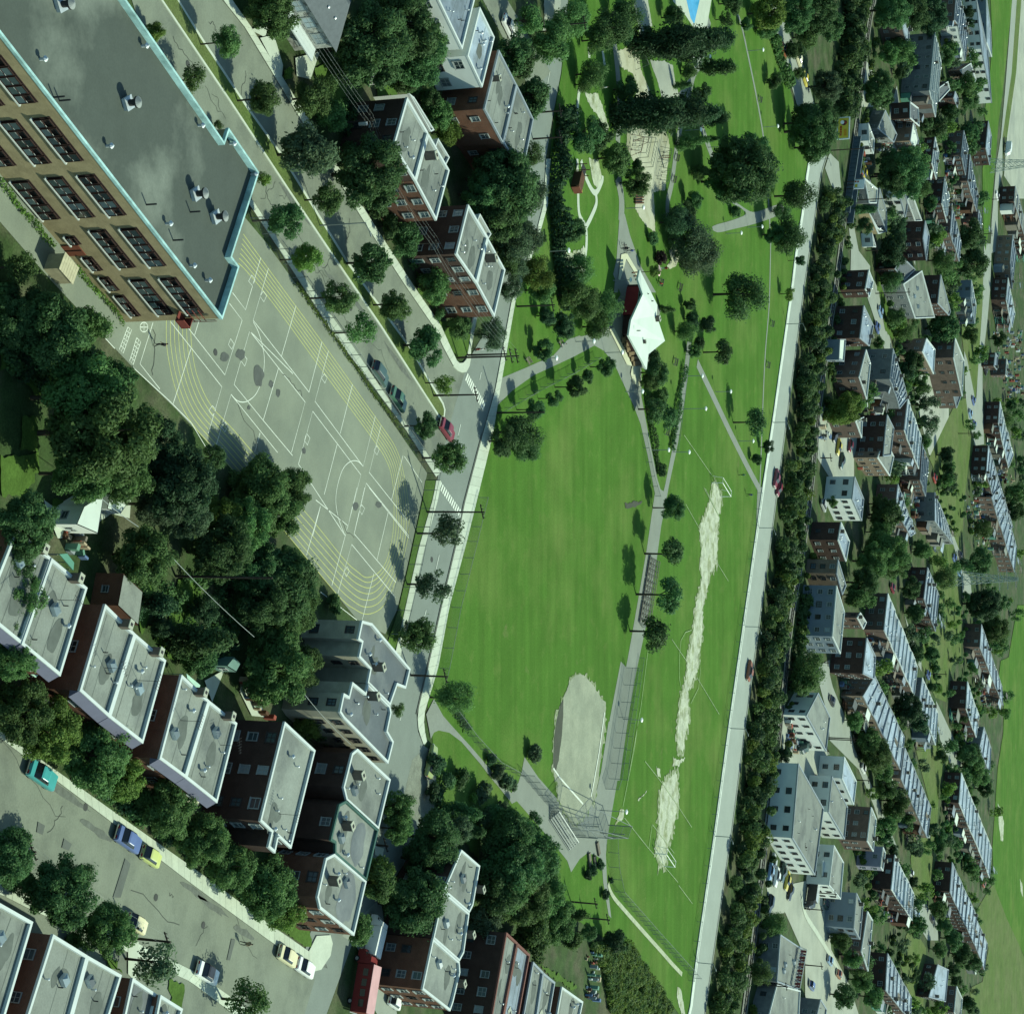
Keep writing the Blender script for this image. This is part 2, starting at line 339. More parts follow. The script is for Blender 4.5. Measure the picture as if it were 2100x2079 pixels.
slabs('yard_side_pavement', [(505, 412), (563, 500), (676, 676), (832, 883), (893, 978)], [(516, 410), (574, 500), (703, 682), (807, 836), (903, 968)], 0.14, m_walk, 1.5, 110)
ground('grass_strip', [(872, 985), (866, 1027), (838, 1157), (816, 1251), (800, 1300), (790, 1330), (808, 1335), (820, 1300), (857, 1125), (888, 1016), (893, 985)], 0.05, m_gard)
slabs('main_street_pavement_west', [(893, 985), (888, 1016), (857, 1125), (820, 1290), (800, 1380)], [(903, 985), (899, 1016), (869, 1125), (832, 1290), (812, 1380)], 0.13, m_walk, 1.5, 60)
slabs('main_street_pavement_east', [(1119, 326), (1113, 420), (1095, 490), (1048, 616), (1030, 713), (1014, 801), (989, 889), (951, 1033), (936, 1110), (904, 1245), (876, 1370), (854, 1464), (857, 1499), (868, 1528)], [(1128, 326), (1122, 420), (1103, 490), (1056, 616), (1039, 713), (1024, 801), (1010, 889), (975, 1033), (956, 1110), (920, 1245), (897, 1370), (868, 1464), (868, 1490), (874, 1520)], 0.14, m_walk, 1.6, 160)
ground('kerb_line', [(989, 889), (951, 1033), (936, 1110), (904, 1245), (876, 1370), (854, 1464), (852, 1464), (874, 1370), (902, 1245), (934, 1110), (949, 1033), (987, 889)], 0.1, M('dark_kerb_stone', (0.10, 0.11, 0.09)), 0.1)  # dark stone strip along the road edge of the kerb
ground('parking_bay', T(1, 3, '1180,180 1230,170 1260,300 1240,620 1180,640 1040,640 1030,560 1100,250'), 0.02, M('bay_gravel', (0.17, 0.19, 0.15), var=0.25, scale=0.6, fine=0.2))

# --- residential street in the foreground
ground('front_street', [(-80, 1440), (0, 1503), (200, 1650), (430, 1815), (600, 1925), (640, 1965), (645, 2010), (600, 2160), (300, 2160), (190, 2020), (0, 1860), (-80, 1800)], 0.004, m_street)
slabs('front_street_pavement', T(0, 3, '-160,-40 0,112 720,655 1260,1070 1740,1420 1913,1540') + T(1, 3, '420,1640'), T(0, 3, '-160,-110 0,20 180,190 740,590 1300,985 1780,1340 1913,1430') + T(1, 3, '420,1500'), 0.14, m_walk, 1.5, 120)
ground('front_corner_pavement', T(1, 3, '420,1500 470,1400 560,1395 575,1450 560,1530 500,1620 420,1640'), 0.15, m_walk, 0.2)
slabs('front_street_far_pavement', T(0, 3, '-160,1080 0,1130 200,1230 860,1520 1240,1700 1480,1880 1700,2050'), T(0, 3, '-160,1010 0,1050 240,1170 900,1450 1280,1640 1520,1810 1760,1990'), 0.13, m_walk, 1.5, 90)
ground('side_pavement', T(1, 3, '640,1400 860,1180 900,1200 1000,1913 870,1913 800,1780 870,1690 720,1450'), 0.02, m_far)

# --- park
m_path_side = m_path
ground('park_lawn', [(1168, -90), (1166, 0), (1152, 150), (1137, 230), (1128, 326), (1122, 420), (1103, 490), (1056, 616), (1039, 713), (1024, 801), (1010, 889), (975, 1033), (956, 1110), (920, 1245), (897, 1370), (876, 1440), (886, 1500), (890, 1560), (885, 1640), (990, 1700), (1100, 1780), (1130, 1850), (1190, 1890), (1250, 1930), (1330, 1990), (1400, 2090), (1430, 2160), (1440, 2100), (1505, 1640), (1560, 1005), (1640, 480), (1660, 330), (1625, 200), (1590, 70), (1560, -90)], -0.02, m_lawn)
ground('park_path', T(2, 1, '85,880 250,810 430,730 520,630 600,600 690,650 700,664 560,740 300,860 160,960 60,1060 20,1080 40,960'), 0.0, m_path)
ground('park_path', T(2, 1, '520,622 640,600 780,540 870,640 960,780 1005,800 1005,1000 1050,1240 1110,1540 1130,1605 1150,1618 1162,1570 1235,1200 1285,820 1305,640 1330,640 1305,900 1245,1300 1185,1580 1160,1720 1120,1913 1062,1913 1095,1640 1045,1380 1000,1180 955,1060 880,900 830,790 760,700 700,666 600,640'), 0.004, m_path)
ground('park_path', T(2, 2, '1092,40 1160,60 1110,430 1060,780 1012,1010 962,1250 910,1560 862,1913 740,1913 800,1500 870,1135 905,1172 940,980 980,750 1040,400'), 0.008, m_path)
ground('backstop_plaza', T(2, 3, '240,232 330,365 450,500 560,690 700,505 740,330 790,0 905,0 845,400 803,640 782,760 772,870 780,1050 808,1285 790,1265 755,1050 745,900 700,870 650,860 600,900 545,985 520,910 400,760 190,520 158,537 133,500 200,400 222,330'), 0.012, m_path)
ground('pavilion_terrace', T(2, 1, '855,45 890,45 940,60 1000,190 1110,400 1130,440 1110,500 1100,700 1040,830 960,780 790,545 780,480 870,330 820,200'), 0.008, m_path)
for s, w in (('1370,780 1480,1010 1580,1220 1700,1460 1780,1610', 2.0), ('1850,0 1840,400 1810,800 1780,1590', 0.8)):
    band('park_path', T(2, 1, s), w, 0.006, m_path)
ground('park_path', T(2, 1, '1765,1590 1795,1590 1805,1700 1770,1913 1755,1913 1760,1700'), 0.01, m_path)
for s, w in (('1630,90 1660,170 1710,400 1770,700 1810,960 1840,1380 1850,1600', 1.0), ('850,1160 875,1300 872,1450', 3.0), ('830,290 850,480 862,680 850,930', 2.4), ('1450,130 1400,380 1350,480 1320,600 1280,760 1240,930 1205,1190 1175,1330 1180,1480', 2.2), ('1390,800 1430,920 1475,1040', 2.2), ('1250,640 1330,520 1390,370', 1.6)):
    band('park_path', T(2, 0, s), w, 0.006, m_path)
ground('park_path', T(2, 0, '1470,1480 1600,1440 1690,1395 1600,1330 1625,1325 1700,1375 1760,1385 1913,1335 1925,1395 1760,1460 1600,1500 1500,1520'), 0.01, m_path, smooth=3)
ground('park_path', T(2, 0, '862,1400 895,1400 930,1540 1000,1740 1100,1913 985,1913 930,1700 895,1650 850,1913 825,1913 845,1650'), 0.01, m_path)
for s in ('603,560 590,660 585,780 578,960', '585,1040 590,1240 598,1400 640,1490 645,1600 632,1720 630,1830', '610,1050 640,1160 700,1262 745,1190 750,1150', '705,1260 710,1330 680,1410 645,1480', '660,310 665,380', '750,330 765,430'):
    band('cement_walk', T(2, 0, s), 1.1, 0.01, m_cement)
ground('play_area', T(2, 0, '930,310 985,310 1000,460 1070,620 1160,840 1190,950 1160,1240 1085,1260 1095,1520 1035,1480 965,1370 975,1100 905,960 912,850 965,640 980,560 945,480 865,440 838,340'), 0.004, m_play, rough=0.25)
ground('play_area', T(2, 0, '1060,395 1150,400 1210,430 1225,540 1255,640 1140,645 1105,520'), 0.004, m_lot, rough=0.2)
ground('play_area', T(2, 0, '945,-60 1030,-60 1045,0 1075,170 1000,250 965,80'), 0.004, m_lot, rough=0.2)
ground('play_area', T(2, 0, '1185,1640 1230,1620 1270,1640 1230,1740 1190,1760 1170,1740 1200,1700'), 0.015, m_play, rough=0.1)
ground('worn_grass', T(2, 0, '635,610 720,610 790,830 780,870 720,760 660,680'), 0.003, m_worn, rough=0.3)
ground('worn_grass', T(2, 0, '660,1040 720,1040 745,1150 720,1230 690,1200'), 0.003, m_worn, rough=0.3)
ground('worn_grass', T(2, 1, '500,60 640,30 620,280 520,220'), 0.003, m_worn, rough=0.5)
ground('pool_deck', T(2, 0, '1195,-120 1470,-120 1462,0 1430,185 1350,192 1290,100 1210,10'), 0.02, m_cement)
ground('pool', T(2, 0, '1300,-100 1400,-100 1385,0 1348,160 1325,120 1297,0'), 0.03, m_pool)
ground('gravel_yard', T(2, 0, '360,-60 480,-60 470,100 440,200 360,210 370,80'), 0.003, m_lot, rough=0.3)

# ball diamond
INF = T(2, 2, '575,1220 540,1260 500,1360 470,1430 445,1520 430,1650 424,1840 440,1910') + T(2, 3, '455,400 455,500 560,690 640,600 700,500 725,360') + T(2, 2, '728,1850 745,1700 765,1560 770,1400 740,1375 690,1290 625,1222')
m_fringe = M('thin_turf', (0.085, 0.14, 0.035), var=0.2, scale=0.6, col2=(0.27, 0.30, 0.2), amt2=0.75, scale2=0.9, fine=0.2)
def fringe(sights, w, seed):
    pts = W(sights)
    if area2(pts) < 0: pts.reverse()
    n = len(pts); c = []
    for i in range(n):
        d = (pts[(i + 1) % n] - pts[i - 1]).normalized(); c.append(pts[i] + Vector((d.y, -d.x, 0)) * w)
    LAYER[0] += 1; tag(link('thin_turf', sheet_mesh('thin_turf', rough_edge(c, 0.6, 1.0, seed), 0.002 + 0.0012 * LAYER[0], m_fringe)), kind='structure')
fringe(INF, 0.35, 7)
ground('infield', T(2, 2, '575,1220 540,1260 500,1360 470,1430 445,1520 430,1650 424,1840 440,1910') + T(2, 3, '455,400 455,500 560,690 640,600 700,500 725,360') + T(2, 2, '728,1850 745,1700 765,1560 770,1400 740,1375 690,1290 625,1222'), 0.016, m_sand, rough=0.15)
ground('damp_patch', T(2, 2, '490,1380 492,1480 480,1640 460,1780 440,1860 428,1830 432,1650 448,1520 472,1430'), 0.05, m_dsand, rough=0.12)
wl_ = MB()
for s in ('425,305 470,370 545,455 620,540', '760,-60 725,200 690,400 672,490'):
    wl_.quadstrip(W(T(2, 3, s)), 0.35, 0.14)
tag(wl_.build('infield_lines', m_white), kind='structure')
# touch pitch: worn earth strip and chalk lines
L_ = T(2, 1, '1478,1552 1462,1650 1440,1740 1400,1810 1385,1880') + T(2, 2, '1390,290 1400,400 1390,500 1400,560 1392,650 1362,750 1347,900 1322,1050 1302,1130 1300,1250 1272,1350 1252,1430 1242,1550 1236,1650 1250,1730 1262,1720')
R2 = T(2, 2, '1280,1720 1292,1620 1318,1520 1312,1430 1308,1330 1362,1230 1384,1080 1404,950 1400,800 1430,680 1450,560 1494,500 1498,400 1510,180 1530,70 1505,0')
fringe(L_ + R2, 0.9, 1)
fringe(T(2, 3, '1150,400 1125,480 1118,700 1096,850 1122,920 1155,950 1165,900 1178,800 1203,720 1238,570 1246,500 1238,330 1210,350 1180,370'), 0.9, 2)
ground('worn_strip', L_ + R2, 0.004, m_worn, rough=0.75, seed=4)
ground('worn_strip', T(2, 3, '1150,400 1125,480 1118,700 1096,850 1122,920 1155,950 1165,900 1178,800 1203,720 1238,570 1246,500 1238,330 1210,350 1180,370'), 0.004, m_worn, rough=0.4, seed=5)
for i, s in enumerate(('1210,230 1240,250 1290,240 1250,290 1210,290', '985,510 1040,450 1025,480 980,515', '1100,300 1125,310 1130,370 1110,360', '830,680 870,570 890,580 885,640')):
    ground('worn_patch', T(2, 3, s), 0.004, m_worn, rough=0.3, seed=i)
ground('worn_patch', T(2, 1, '895,1700 960,1680 1010,1690 960,1720 900,1730'), 0.003, m_dsand, rough=0.3)
ck = MB()
for c, r, s in ((2, 1, '1280,1250 1460,1510'), (2, 1, '1420,1600 1510,1780'), (2, 1, '1290,1700 1380,1860'), (2, 2, '1410,0 1510,190'), (2, 2, '1490,480 1570,610'), (2, 2, '1200,990 1305,1145'), (2, 2, '1365,1240 1510,1480'), (2, 2, '1330,930 1290,945 1260,1000 1250,1100 1250,1250 1262,1310'), (2, 2, '1375,1100 1388,1200 1375,1310 1325,1410'), (2, 3, '1025,260 1135,400 1245,560 1330,690'), (2, 3, '890,630 1040,820 1155,950 1240,1050'), (2, 3, '1072,670 1050,830'), (2, 3, '1075,675 1215,860'), (2, 3, '980,0 955,180 880,560'), (2, 3, '1245,1070 1335,1190'), (2, 2, '1050,1020 1000,1420 960,1650 925,1850')):
    ck.quadstrip(W(T(c, r, s)), 0.15, 0.15)
tag(ck.build('chalk_lines', M('chalk', (0.24, 0.32, 0.17), var=0.45, scale=0.8)), kind='structure')
tr_ = W(T(2, 3, '785,1060 800,1110 830,1160 890,1230 960,1310 1040,1400 1130,1500 1200,1580 1268,1652')); tr_ = catmull(tr_, 5)
tag(MB().quadstrip(tr_, 0.9, 0.12).build('trodden_path', M('trodden_earth', (0.33, 0.37, 0.25), var=0.3, scale=0.8)), kind='structure')
ground('worn_strip', T(2, 3, '1240,1730 1265,1760 1285,1880 1290,1913 1265,1913 1235,1800'), 0.003, m_worn, rough=0.2, seed=9)
# small path by the corner garden
ground('park_path', T(1, 2, '1190,1480 1240,1380 1300,1490 1370,1570 1480,1690 1600,1830 1680,1930 1640,1930 1540,1800 1420,1660 1340,1600 1270,1585 1240,1600 1220,1640'), 0.01, m_path)
ground('park_path', T(1, 3, '1640,400 1680,403 1760,480 1730,510'), 0.012, m_path)

# --- painted markings of the schoolyard
O_ = [(341, 655), (343, 720), (361, 801), (392, 866), (464, 948), (585, 1091), (690, 1217), (728, 1249), (755, 1259), (785, 1243), (810, 1195), (828, 1140), (838, 1090), (837, 1033), (828, 972), (813, 922), (782, 873), (660, 701), (585, 599), (513, 500), (499, 480)]
I_ = [(390, 655), (394, 720), (406, 776), (433, 832), (480, 883), (563, 980), (640, 1066), (705, 1146), (733, 1172), (752, 1184), (776, 1174), (793, 1148), (805, 1098), (808, 1045), (805, 988), (793, 946), (760, 894), (647, 741), (560, 622), (507, 558), (489, 540)]
mk = MB()
for k in range(7):
    t = k / 6
    pl = [Vector((a[0] * (1 - t) + b[0] * t, a[1] * (1 - t) + b[1] * t, 0)) for a, b in zip(O_, I_)]
    mk.quadstrip([P(p.x, p.y) for p in catmull(pl, 6)], 0.10, 0.006)
tag(mk.build('running_lanes', m_yellow), kind='structure')
mk = MB()
COURT = [(0, 1, '1500,390 1583,500 1470,857 1195,505'), (0, 1, '1115,510 1450,935 1360,1245'), (0, 1, '1300,505 1272,597'), (0, 1, '1250,680 1130,1050'), (0, 1, '1520,320 1605,432 1705,90'), (0, 1, '1755,160 1655,500 2020,970'), (0, 1, '2105,640 2020,970'), (0, 1, '1915,850 1632,570 1530,920 1725,1160 1913,1385'), (0, 1, '1632,570 1995,1035 1905,1365'), (0, 1, '1415,1310 1510,985 1815,1365'), (0, 1, '1820,815 1720,1155'), (0, 1, '1935,405 1840,735'), (0, 1, '1700,1240 1665,1365'),
         (0, 1, '1000,515 915,785 1045,950'), (0, 1, '690,620 750,685'), (0, 1, '860,800 1100,1020 1250,1170 1400,1420'),
         (1, 1, '553,700 465,1030 780,1455 860,1125'), (1, 1, '357,1440 450,1095 765,1510 680,1845 660,1905 357,1440'), (1, 1, '610,1310 525,1640'), (1, 1, '710,920 630,1240'), (1, 1, '898,1185 820,1495 1070,1810'), (1, 1, '720,1900 800,1565 1080,1910'), (1, 1, '1040,1385 965,1675'), (1, 1, '500,1720 450,1910'), (1, 1, '105,1235 70,1365'), (1, 1, '1050,1390 1165,1560'),
         (1, 2, '500,120 410,440'), (1, 2, '470,80 680,248 740,0'), (1, 2, '790,0 720,300 995,620'), (1, 2, '665,305 575,640'), (1, 2, '615,690 705,370 990,715'), (1, 2, '945,155 870,475'), (1, 2, '850,560 775,860'), (1, 2, '820,0 1080,330'), (1, 2, '500,680 740,865')]
for c, r, s in COURT: mk.quadstrip(W(T(c, r, s)), 0.1, 0.011)
for c, r, s in ((0, 1, '1655,510 1690,580 1715,670 1728,760 1715,880 1680,970 1640,1015 1595,1035 1550,1025 1510,985'), (1, 1, '780,1455 745,1422 700,1422 655,1460 625,1530 605,1620 602,1700 620,1800 660,1905')):
    mk.quadstrip(catmull(W(T(c, r, s)), 5), 0.1, 0.016)
for c, r, s in ((0, 1, '1507,620 1530,655 1515,690 1493,660'), (0, 1, '1590,720 1615,755 1600,800 1575,765'), (0, 1, '1645,205 1668,235 1650,275 1625,245'), (0, 1, '1720,310 1743,340 1725,380 1700,345'), (0, 1, '1388,1058 1410,1085 1390,1125 1365,1090'), (0, 1, '1470,1165 1490,1190 1470,1230 1450,1200'), (1, 1, '525,850 545,875 530,910 508,880'), (1, 1, '870,1320 885,1345 870,1380 850,1350'), (1, 1, '410,1240 432,1270 415,1315 395,1285'), (1, 1, '770,1705 790,1730 772,1770 755,1740'), (1, 2, '675,515 690,545 670,580 655,550')):
    q = W(T(c, r, s)); mk.quadstrip(q + [q[0]], 0.09, 0.011)
for s in ('835,545 860,562 805,715 780,690', '893,615 920,640 870,790 847,765'):
    q = W(T(0, 1, s)); mk.quadstrip(q + [q[0]], 0.1, 0.011)
    mk.quadstrip([q[0].lerp(q[1], .5), q[3].lerp(q[2], .5)], 0.08, 0.016)
    for k in range(1, 6): mk.quadstrip([q[0].lerp(q[3], k / 6), q[1].lerp(q[2], k / 6)], 0.09, 0.016)
q = [P(295 + 8 * math.cos(a), 671 + 10 * math.sin(a)) for a in [i * math.pi / 8 for i in range(17)]]; mk.quadstrip(q, 0.1, 0.011); mk.quadstrip([q[0], q[8]], 0.1, 0.016); mk.quadstrip([q[4], q[12]], 0.1, 0.016)
tag(mk.build('court_lines', m_white), kind='structure')
m_stain = M('dark_stain', (0.085, 0.095, 0.085), var=0.25, scale=0.8)
for i, (x, y, a, b) in enumerate(((460, 733, 9, 10), (493, 727, 10, 12), (530, 770, 11, 25), (556, 788, 5, 8), (570, 806, 5, 9), (623, 924, 4, 7), (729, 1038, 6, 9), (776, 1035, 7, 7), (510, 836, 4, 5))):
    r_ = random.Random(i); pts = [P(x + a * r_.uniform(.75, 1.1) * math.cos(k * .5236), y + b * r_.uniform(.75, 1.1) * math.sin(k * .5236)) for k in range(12)]
    tag(link('yard_stain', sheet_mesh('yard_stain', smooth_loop(pts, 3), 0.03, m_stain)), kind='structure')
for i, (c, r, s) in enumerate(((0, 3, '815,895 850,930 785,1150 735,1150'), (0, 3, '1510,1420 1535,1425 1500,1560 1480,1560'), (0, 3, '245,655 290,680 275,740 235,725'), (0, 3, '415,765 465,800 445,845 400,825'))):
    ground('street_patch', T(c, r, s), 0.011, M('asphalt_patch', (0.105, 0.12, 0.105), var=0.15, scale=0.8), seed=i)

# zebra crossings, each bar a piece
def zebra(a0, a1, n, bar_to, lw=0.45):
    A, B = P(*a0), P(*a1); root = empty('crosswalk', A); tag(root, kind='structure')
    v = P(*bar_to) - A
    for k in range(n):
        p = A.lerp(B, k / (n - 1))
        MB().quadstrip([p, p + v], lw, 0.06).build('stripe', m_white, root, A)
zebra(T(1, 1, '1290,1560')[0], T(1, 1, '1425,1750')[0], 13, T(1, 1, '1275,1600')[0])
zebra(T(1, 1, '1465,850')[0], T(1, 1, '1575,1040')[0], 13, T(1, 1, '1448,895')[0])
dl = MB()
for c, r, s in ((1, 2, '1275,440 1252,545'), (1, 2, '1190,800 1175,860'), (1, 2, '1030,1470 1020,1520'), (1, 1, '1415,1180 1400,1250'), (2, 0, '405,470 390,550'), (1, 1, '1340,1760 1335,1790'), (1, 1, '1550,840 1540,890')): dl.quadstrip(W(T(c, r, s)), 0.14, 0.065)
tag(dl.build('centre_line', m_white), kind='structure')

# --- the pale concrete road along the railway, with its kerb
LE = T(3, 0, '560,930 515,1060 500,1150 470,1400 430,1650 405,1860') + T(3, 1, '290,1080 210,1620') + T(2, 3, '1590,0 1490,740 1380,1500 1335,1860 1300,2010')
RE = T(3, 0, '640,970 600,1100 578,1190 550,1400 520,1600 480,1860') + T(3, 1, '350,1250 270,1860') + T(2, 3, '1690,0 1600,700 1470,1580 1420,1920 1400,2050')
ground('railway_road', LE + RE[::-1], 0.0, m_conc)
ground('railway_road_kerb', [(x - 5, y) for x, y in LE] + [(x - 0.5, y) for x, y in LE][::-1], 0.13, M('white_kerb', (0.50, 0.56, 0.48), var=0.25, scale=0.4), 0.15)
jb = MB()
for i in range(len(RE) - 1):
    jb.quadstrip([P(RE[i][0] - 2, RE[i][1]), P(RE[i + 1][0] - 2, RE[i + 1][1])], 0.25, 0.16)
tag(jb.build('gutter_line', M('gutter', (0.07, 0.075, 0.06))), kind='structure')
ground('upper_road', T(3, 0, '200,-60 300,-60 330,100 370,210 480,460 545,700 640,970 560,930 430,700 390,560 300,300 230,60'), 0.004, m_far)
# railway bed, two rails
RL = T(3, 0, '940,-60 900,150 860,480 820,800 740,1400 680,1880') + T(3, 1, '640,550 560,1150 520,1600') + T(3, 2, '460,430 390,850 340,1330 280,1880') + T(3, 3, '250,500 190,1050 120,1600 80,1913 60,2060')
rp = catmull(W(RL), 4)
tag(MB().quadstrip(rp, 4.6, 0.16).build('railway_bed', m_gravel), kind='structure')
def offset_line(pl, d):
    out = []
    for i, p in enumerate(pl):
        a, b = pl[max(0, i - 1)], pl[min(len(pl) - 1, i + 1)]; t = (b - a).normalized(); out.append(p + Vector((-t.y, t.x, 0)) * d)
    return out
rt = link('railway_track', None) if False else empty('railway_track', rp[0]); tag(rt, 'single railway track on dark ballast beside the thicket', 'railway')
m_rail = M('rail_steel', (0.035, 0.035, 0.03), rough=0.6); m_tie = M('sleeper_wood', (0.06, 0.055, 0.045), var=0.2)
for d in (-0.75, 0.75):
    pl = offset_line(rp, d); b_ = MB()
    for i in range(len(pl) - 1): b_.bar(pl[i] + Vector((0, 0, .28)), pl[i + 1] + Vector((0, 0, .28)), 0.14, 0.16)
    b_.build('rail', m_rail, rt, rp[0])
tie = MB().box((0, 0, 0), (2.5, 0.24, 0.16)); tie_o = None; acc = 0; cnt = 0
for i in range(len(rp) - 1):
    a, b = rp[i], rp[i + 1]; L0 = (b - a).length; t = (b - a).normalized(); s = -acc
    while s + 1.1 < L0 and cnt < 290:
        s += 1.1; p = a + t * s
        if tie_o is None: tie_o = tie.build('sleeper', m_tie, rt); o = tie_o
        else: o = tie_o.copy(); COL.objects.link(o)
        o.location = p - rp[0] + Vector((0, 0, 0.12)); o.rotation_euler = (0, 0, math.atan2(t.y, t.x) - math.pi / 2); cnt += 1
    acc = L0 - s if s > -acc else acc + L0

# --- across the railway: lots, streets, alleys and the far field
V = lambda s: T(3, 0, s)
ground('far_lot', T(3, 1, '580,1100 620,1040 700,1190 830,1260 800,1400 800,1530 640,1530 560,1400'), 0.0, m_lot)
ground('far_street', T(3, 2, '545,1170 640,1125 640,1220 660,1300 700,1400 770,1560 800,1700 900,1913 945,2010 1090,2370 1000,2300 930,2080 830,1840 640,1650 630,1500 590,1350'), 0.004, m_far)
ground('far_lot', T(3, 2, '440,960 480,960 490,1080 520,1140 440,1080'), 0.0, m_lot)
ground('far_lot', T(3, 2, '330,1500 480,1480 640,1740 560,1780 560,1913 330,1880'), 0.0, m_lot)
ground('far_lot', T(3, 3, '440,200 560,170 620,230 580,480 440,290'), 0.004, m_lot)
ground('far_street', T(3, 3, '212,1000 330,950 400,1060 540,1030 570,1090 630,1260 650,1490 770,1720 830,1913 830,2050 560,2050 480,1800 480,1540 350,1250 260,1260'), 0.0, m_lot)
band('far_pavement', T(3, 3, '455,1150 480,1260 560,1390 650,1540 720,1680'), 1.5, 0.1, m_walk)
ground('far_street', T(3, 1, '900,180 960,300 1050,680 1050,700 1000,690 930,480 880,330'), 0.0, m_far)
ground('far_street', T(3, 0, '760,1420 790,1430 830,1640 905,1740 900,1860 775,1840 780,1640'), 0.0, m_far)
ground('far_street', T(3, 0, '1040,700 1080,560 1130,900 1130,1000 1050,1040 1000,960'), 0.0, m_far)
ground('far_street', T(3, 0, '870,380 930,480 1000,720 930,700 850,700'), 0.0, m_lot)
ground('underpass_street', T(3, 0, '640,1000 700,1060 720,1290 650,1210 610,1100'), -0.01, m_far)
ground('far_street', T(3, 0, '1130,1480 1200,1640 1200,1740 1150,1600'), 0.0, m_far)
ground('far_lot', T(3, 1, '1190,860 1330,855 1420,1060 1420,1130 1395,1390 1290,1380 1200,1000'), 0.0, m_lot)
ground('alley_green', T(3, 1, '1580,130 1680,60 1640,400 1640,560 1590,1060 1540,900 1500,560'), 0.0, m_rough)
ground('alley_green', T(3, 1, '1480,1010 1540,1010 1560,1200 1590,1320 1550,1420 1520,1700 1510,1890') + T(3, 2, '1500,330 1510,440 1500,640 1500,1100 1440,1160 1400,1400 1330,1370 1210,1080 1340,900 1360,700 1290,420 1380,200 1330,20') + T(3, 1, '1380,1600 1290,1400 1420,1130'), 0.0, m_rough)
ground('alley_green', T(3, 3, '1340,130 1420,260 1360,380 1330,900 1290,1080 1270,1220 1190,1140 1170,900 1200,700 1280,760 1300,560 1200,170 1260,80'), 0.0, m_rough)
ground('alley_green', T(3, 3, '1180,1330 1270,1480 1260,1700 1250,1913 1200,1913 1100,1580 1140,1400'), 0.0, m_rough)
ground('far_street', T(3, 1, '1650,0 1700,0 1690,300 1670,520 1640,760 1640,1000 1650,1310 1590,1320 1560,1190 1592,1070 1600,1000 1615,760 1640,400'), 0.008, m_far)
ground('far_street', T(3, 1, '1520,700 1540,760 1565,880 1600,1060 1575,1200 1550,1160 1525,950'), 0.008, m_far)
ground('far_street', T(3, 2, '1430,300 1450,310 1500,440 1560,600 1570,700 1510,720 1500,560'), 0.008, m_far)
ground('far_street', T(3, 2, '1335,1390 1360,1440 1420,1570 1500,1740 1505,1820 1440,1830 1360,1640'), 0.008, m_far)
ground('far_street', T(3, 3, '1190,1130 1270,1190 1345,1320 1350,1430 1280,1430 1190,1280'), 0.008, m_far)
ground('far_street', T(3, 2, '1130,830 1190,1000 1240,1100 1240,1200 1190,1100'), 0.008, m_far)
ground('far_field', T(3, 3, '1913,-760 1870,-760 1790,-300 1775,80 1740,300 1725,520 1705,820 1712,1060 1800,1290 1880,1460 1990,1700 1990,-760'), 0.0, m_lawn)
ground('far_rough', T(3, 3, '1712,1060 1680,1100 1600,1240 1640,1400 1680,1480 1640,1700 1560,1740 1560,2050 2000,2050 2000,1760 1880,1460 1800,1290'), -0.004, m_rough)
ground('far_rough', T(3, 2, '1760,1130 1740,1280 1780,1420 1775,1700 1750,1913 1790,1913 1800,1600 1850,1200 1830,1100'), -0.004, m_lawn)
ground('far_field', T(3, 0, '1690,-80 1840,-80 1830,60 1770,620 1745,800 1720,1100 1690,1440 1660,1640 1650,1600 1640,1300 1640,1100 1690,900 1650,760 1680,560 1705,300'), 0.0, m_lawn)
ground('far_street', T(3, 0, '1840,-80 1870,-80 1830,480 1770,900 1770,1140 1740,1240 1740,1640 1690,1660 1700,1440 1730,1080 1760,900 1790,560'), 0.004, m_far)
ground('far_verge', T(3, 0, '1870,-80 1900,-80 1860,480 1800,900 1770,900 1830,480'), 0.002, m_rough)
ground('far_yard', T(3, 0, '1900,-80 2300,-80 2300,1300 1880,1300 1800,1180 1780,1150 1800,900 1860,480'), 0.0, m_lot)
for s in ('1740,540 1755,560 1780,660 1775,780 1760,780 1745,660', '1885,1030 1900,1060 1905,1150 1890,1110'): ground('worn_patch', T(3, 3, s), 0.004, m_worn, rough=0.4)
for i, (c, r, s) in enumerate(((0, 1, '0,620 80,640 90,780 0,830'), (0, 1, '140,680 290,690 330,880 250,1000 120,860'), (0, 1, '0,1400 250,1360 250,1500 150,1650 0,1650'), (0, 1, '140,1130 230,1130 240,1350 120,1350'), (0, 2, '900,600 990,620 1000,740 930,950 900,900'), (0, 2, '1160,590 1300,590 1310,700 1250,1000 1130,1130 1000,1000 1090,900'), (0, 2, '1480,780 1570,800 1560,960 1520,1010'), (0, 2, '340,70 410,80 410,160 330,130'), (1, 0, '455,470 560,390 680,510 640,720 520,640'), (1, 0, '860,560 1000,560 1000,630 870,630'), (1, 0, '910,1370 970,1400 970,1500 920,1480'), (1, 1, '1250,480 1490,600 1470,730 1390,740 1290,600'), (1, 1, '1120,110 1180,260 1240,420 1130,300'), (1, 3, '1290,330 1420,400 1560,500 1700,620 1660,700 1580,650 1545,780 1530,900 1450,800 1430,660 1260,540'), (1, 3, '240,1330 420,1310 440,1490 300,1400'), (0, 3, '620,1440 740,1560 800,1640 700,1600'), (0, 3, '1100,1680 1200,1720 1180,1880 1110,1840'), (2, 3, '330,1580 440,1640 580,1730 560,1760 400,1660'), (3, 1, '960,80 1000,120 1060,400 1060,640 1000,560 960,300'), (3, 0, '940,1640 1000,1640 990,1913 950,1900'))):
    ground('garden_lawn', T(c, r, s), 0.0, m_gard, rough=0.3, seed=i)
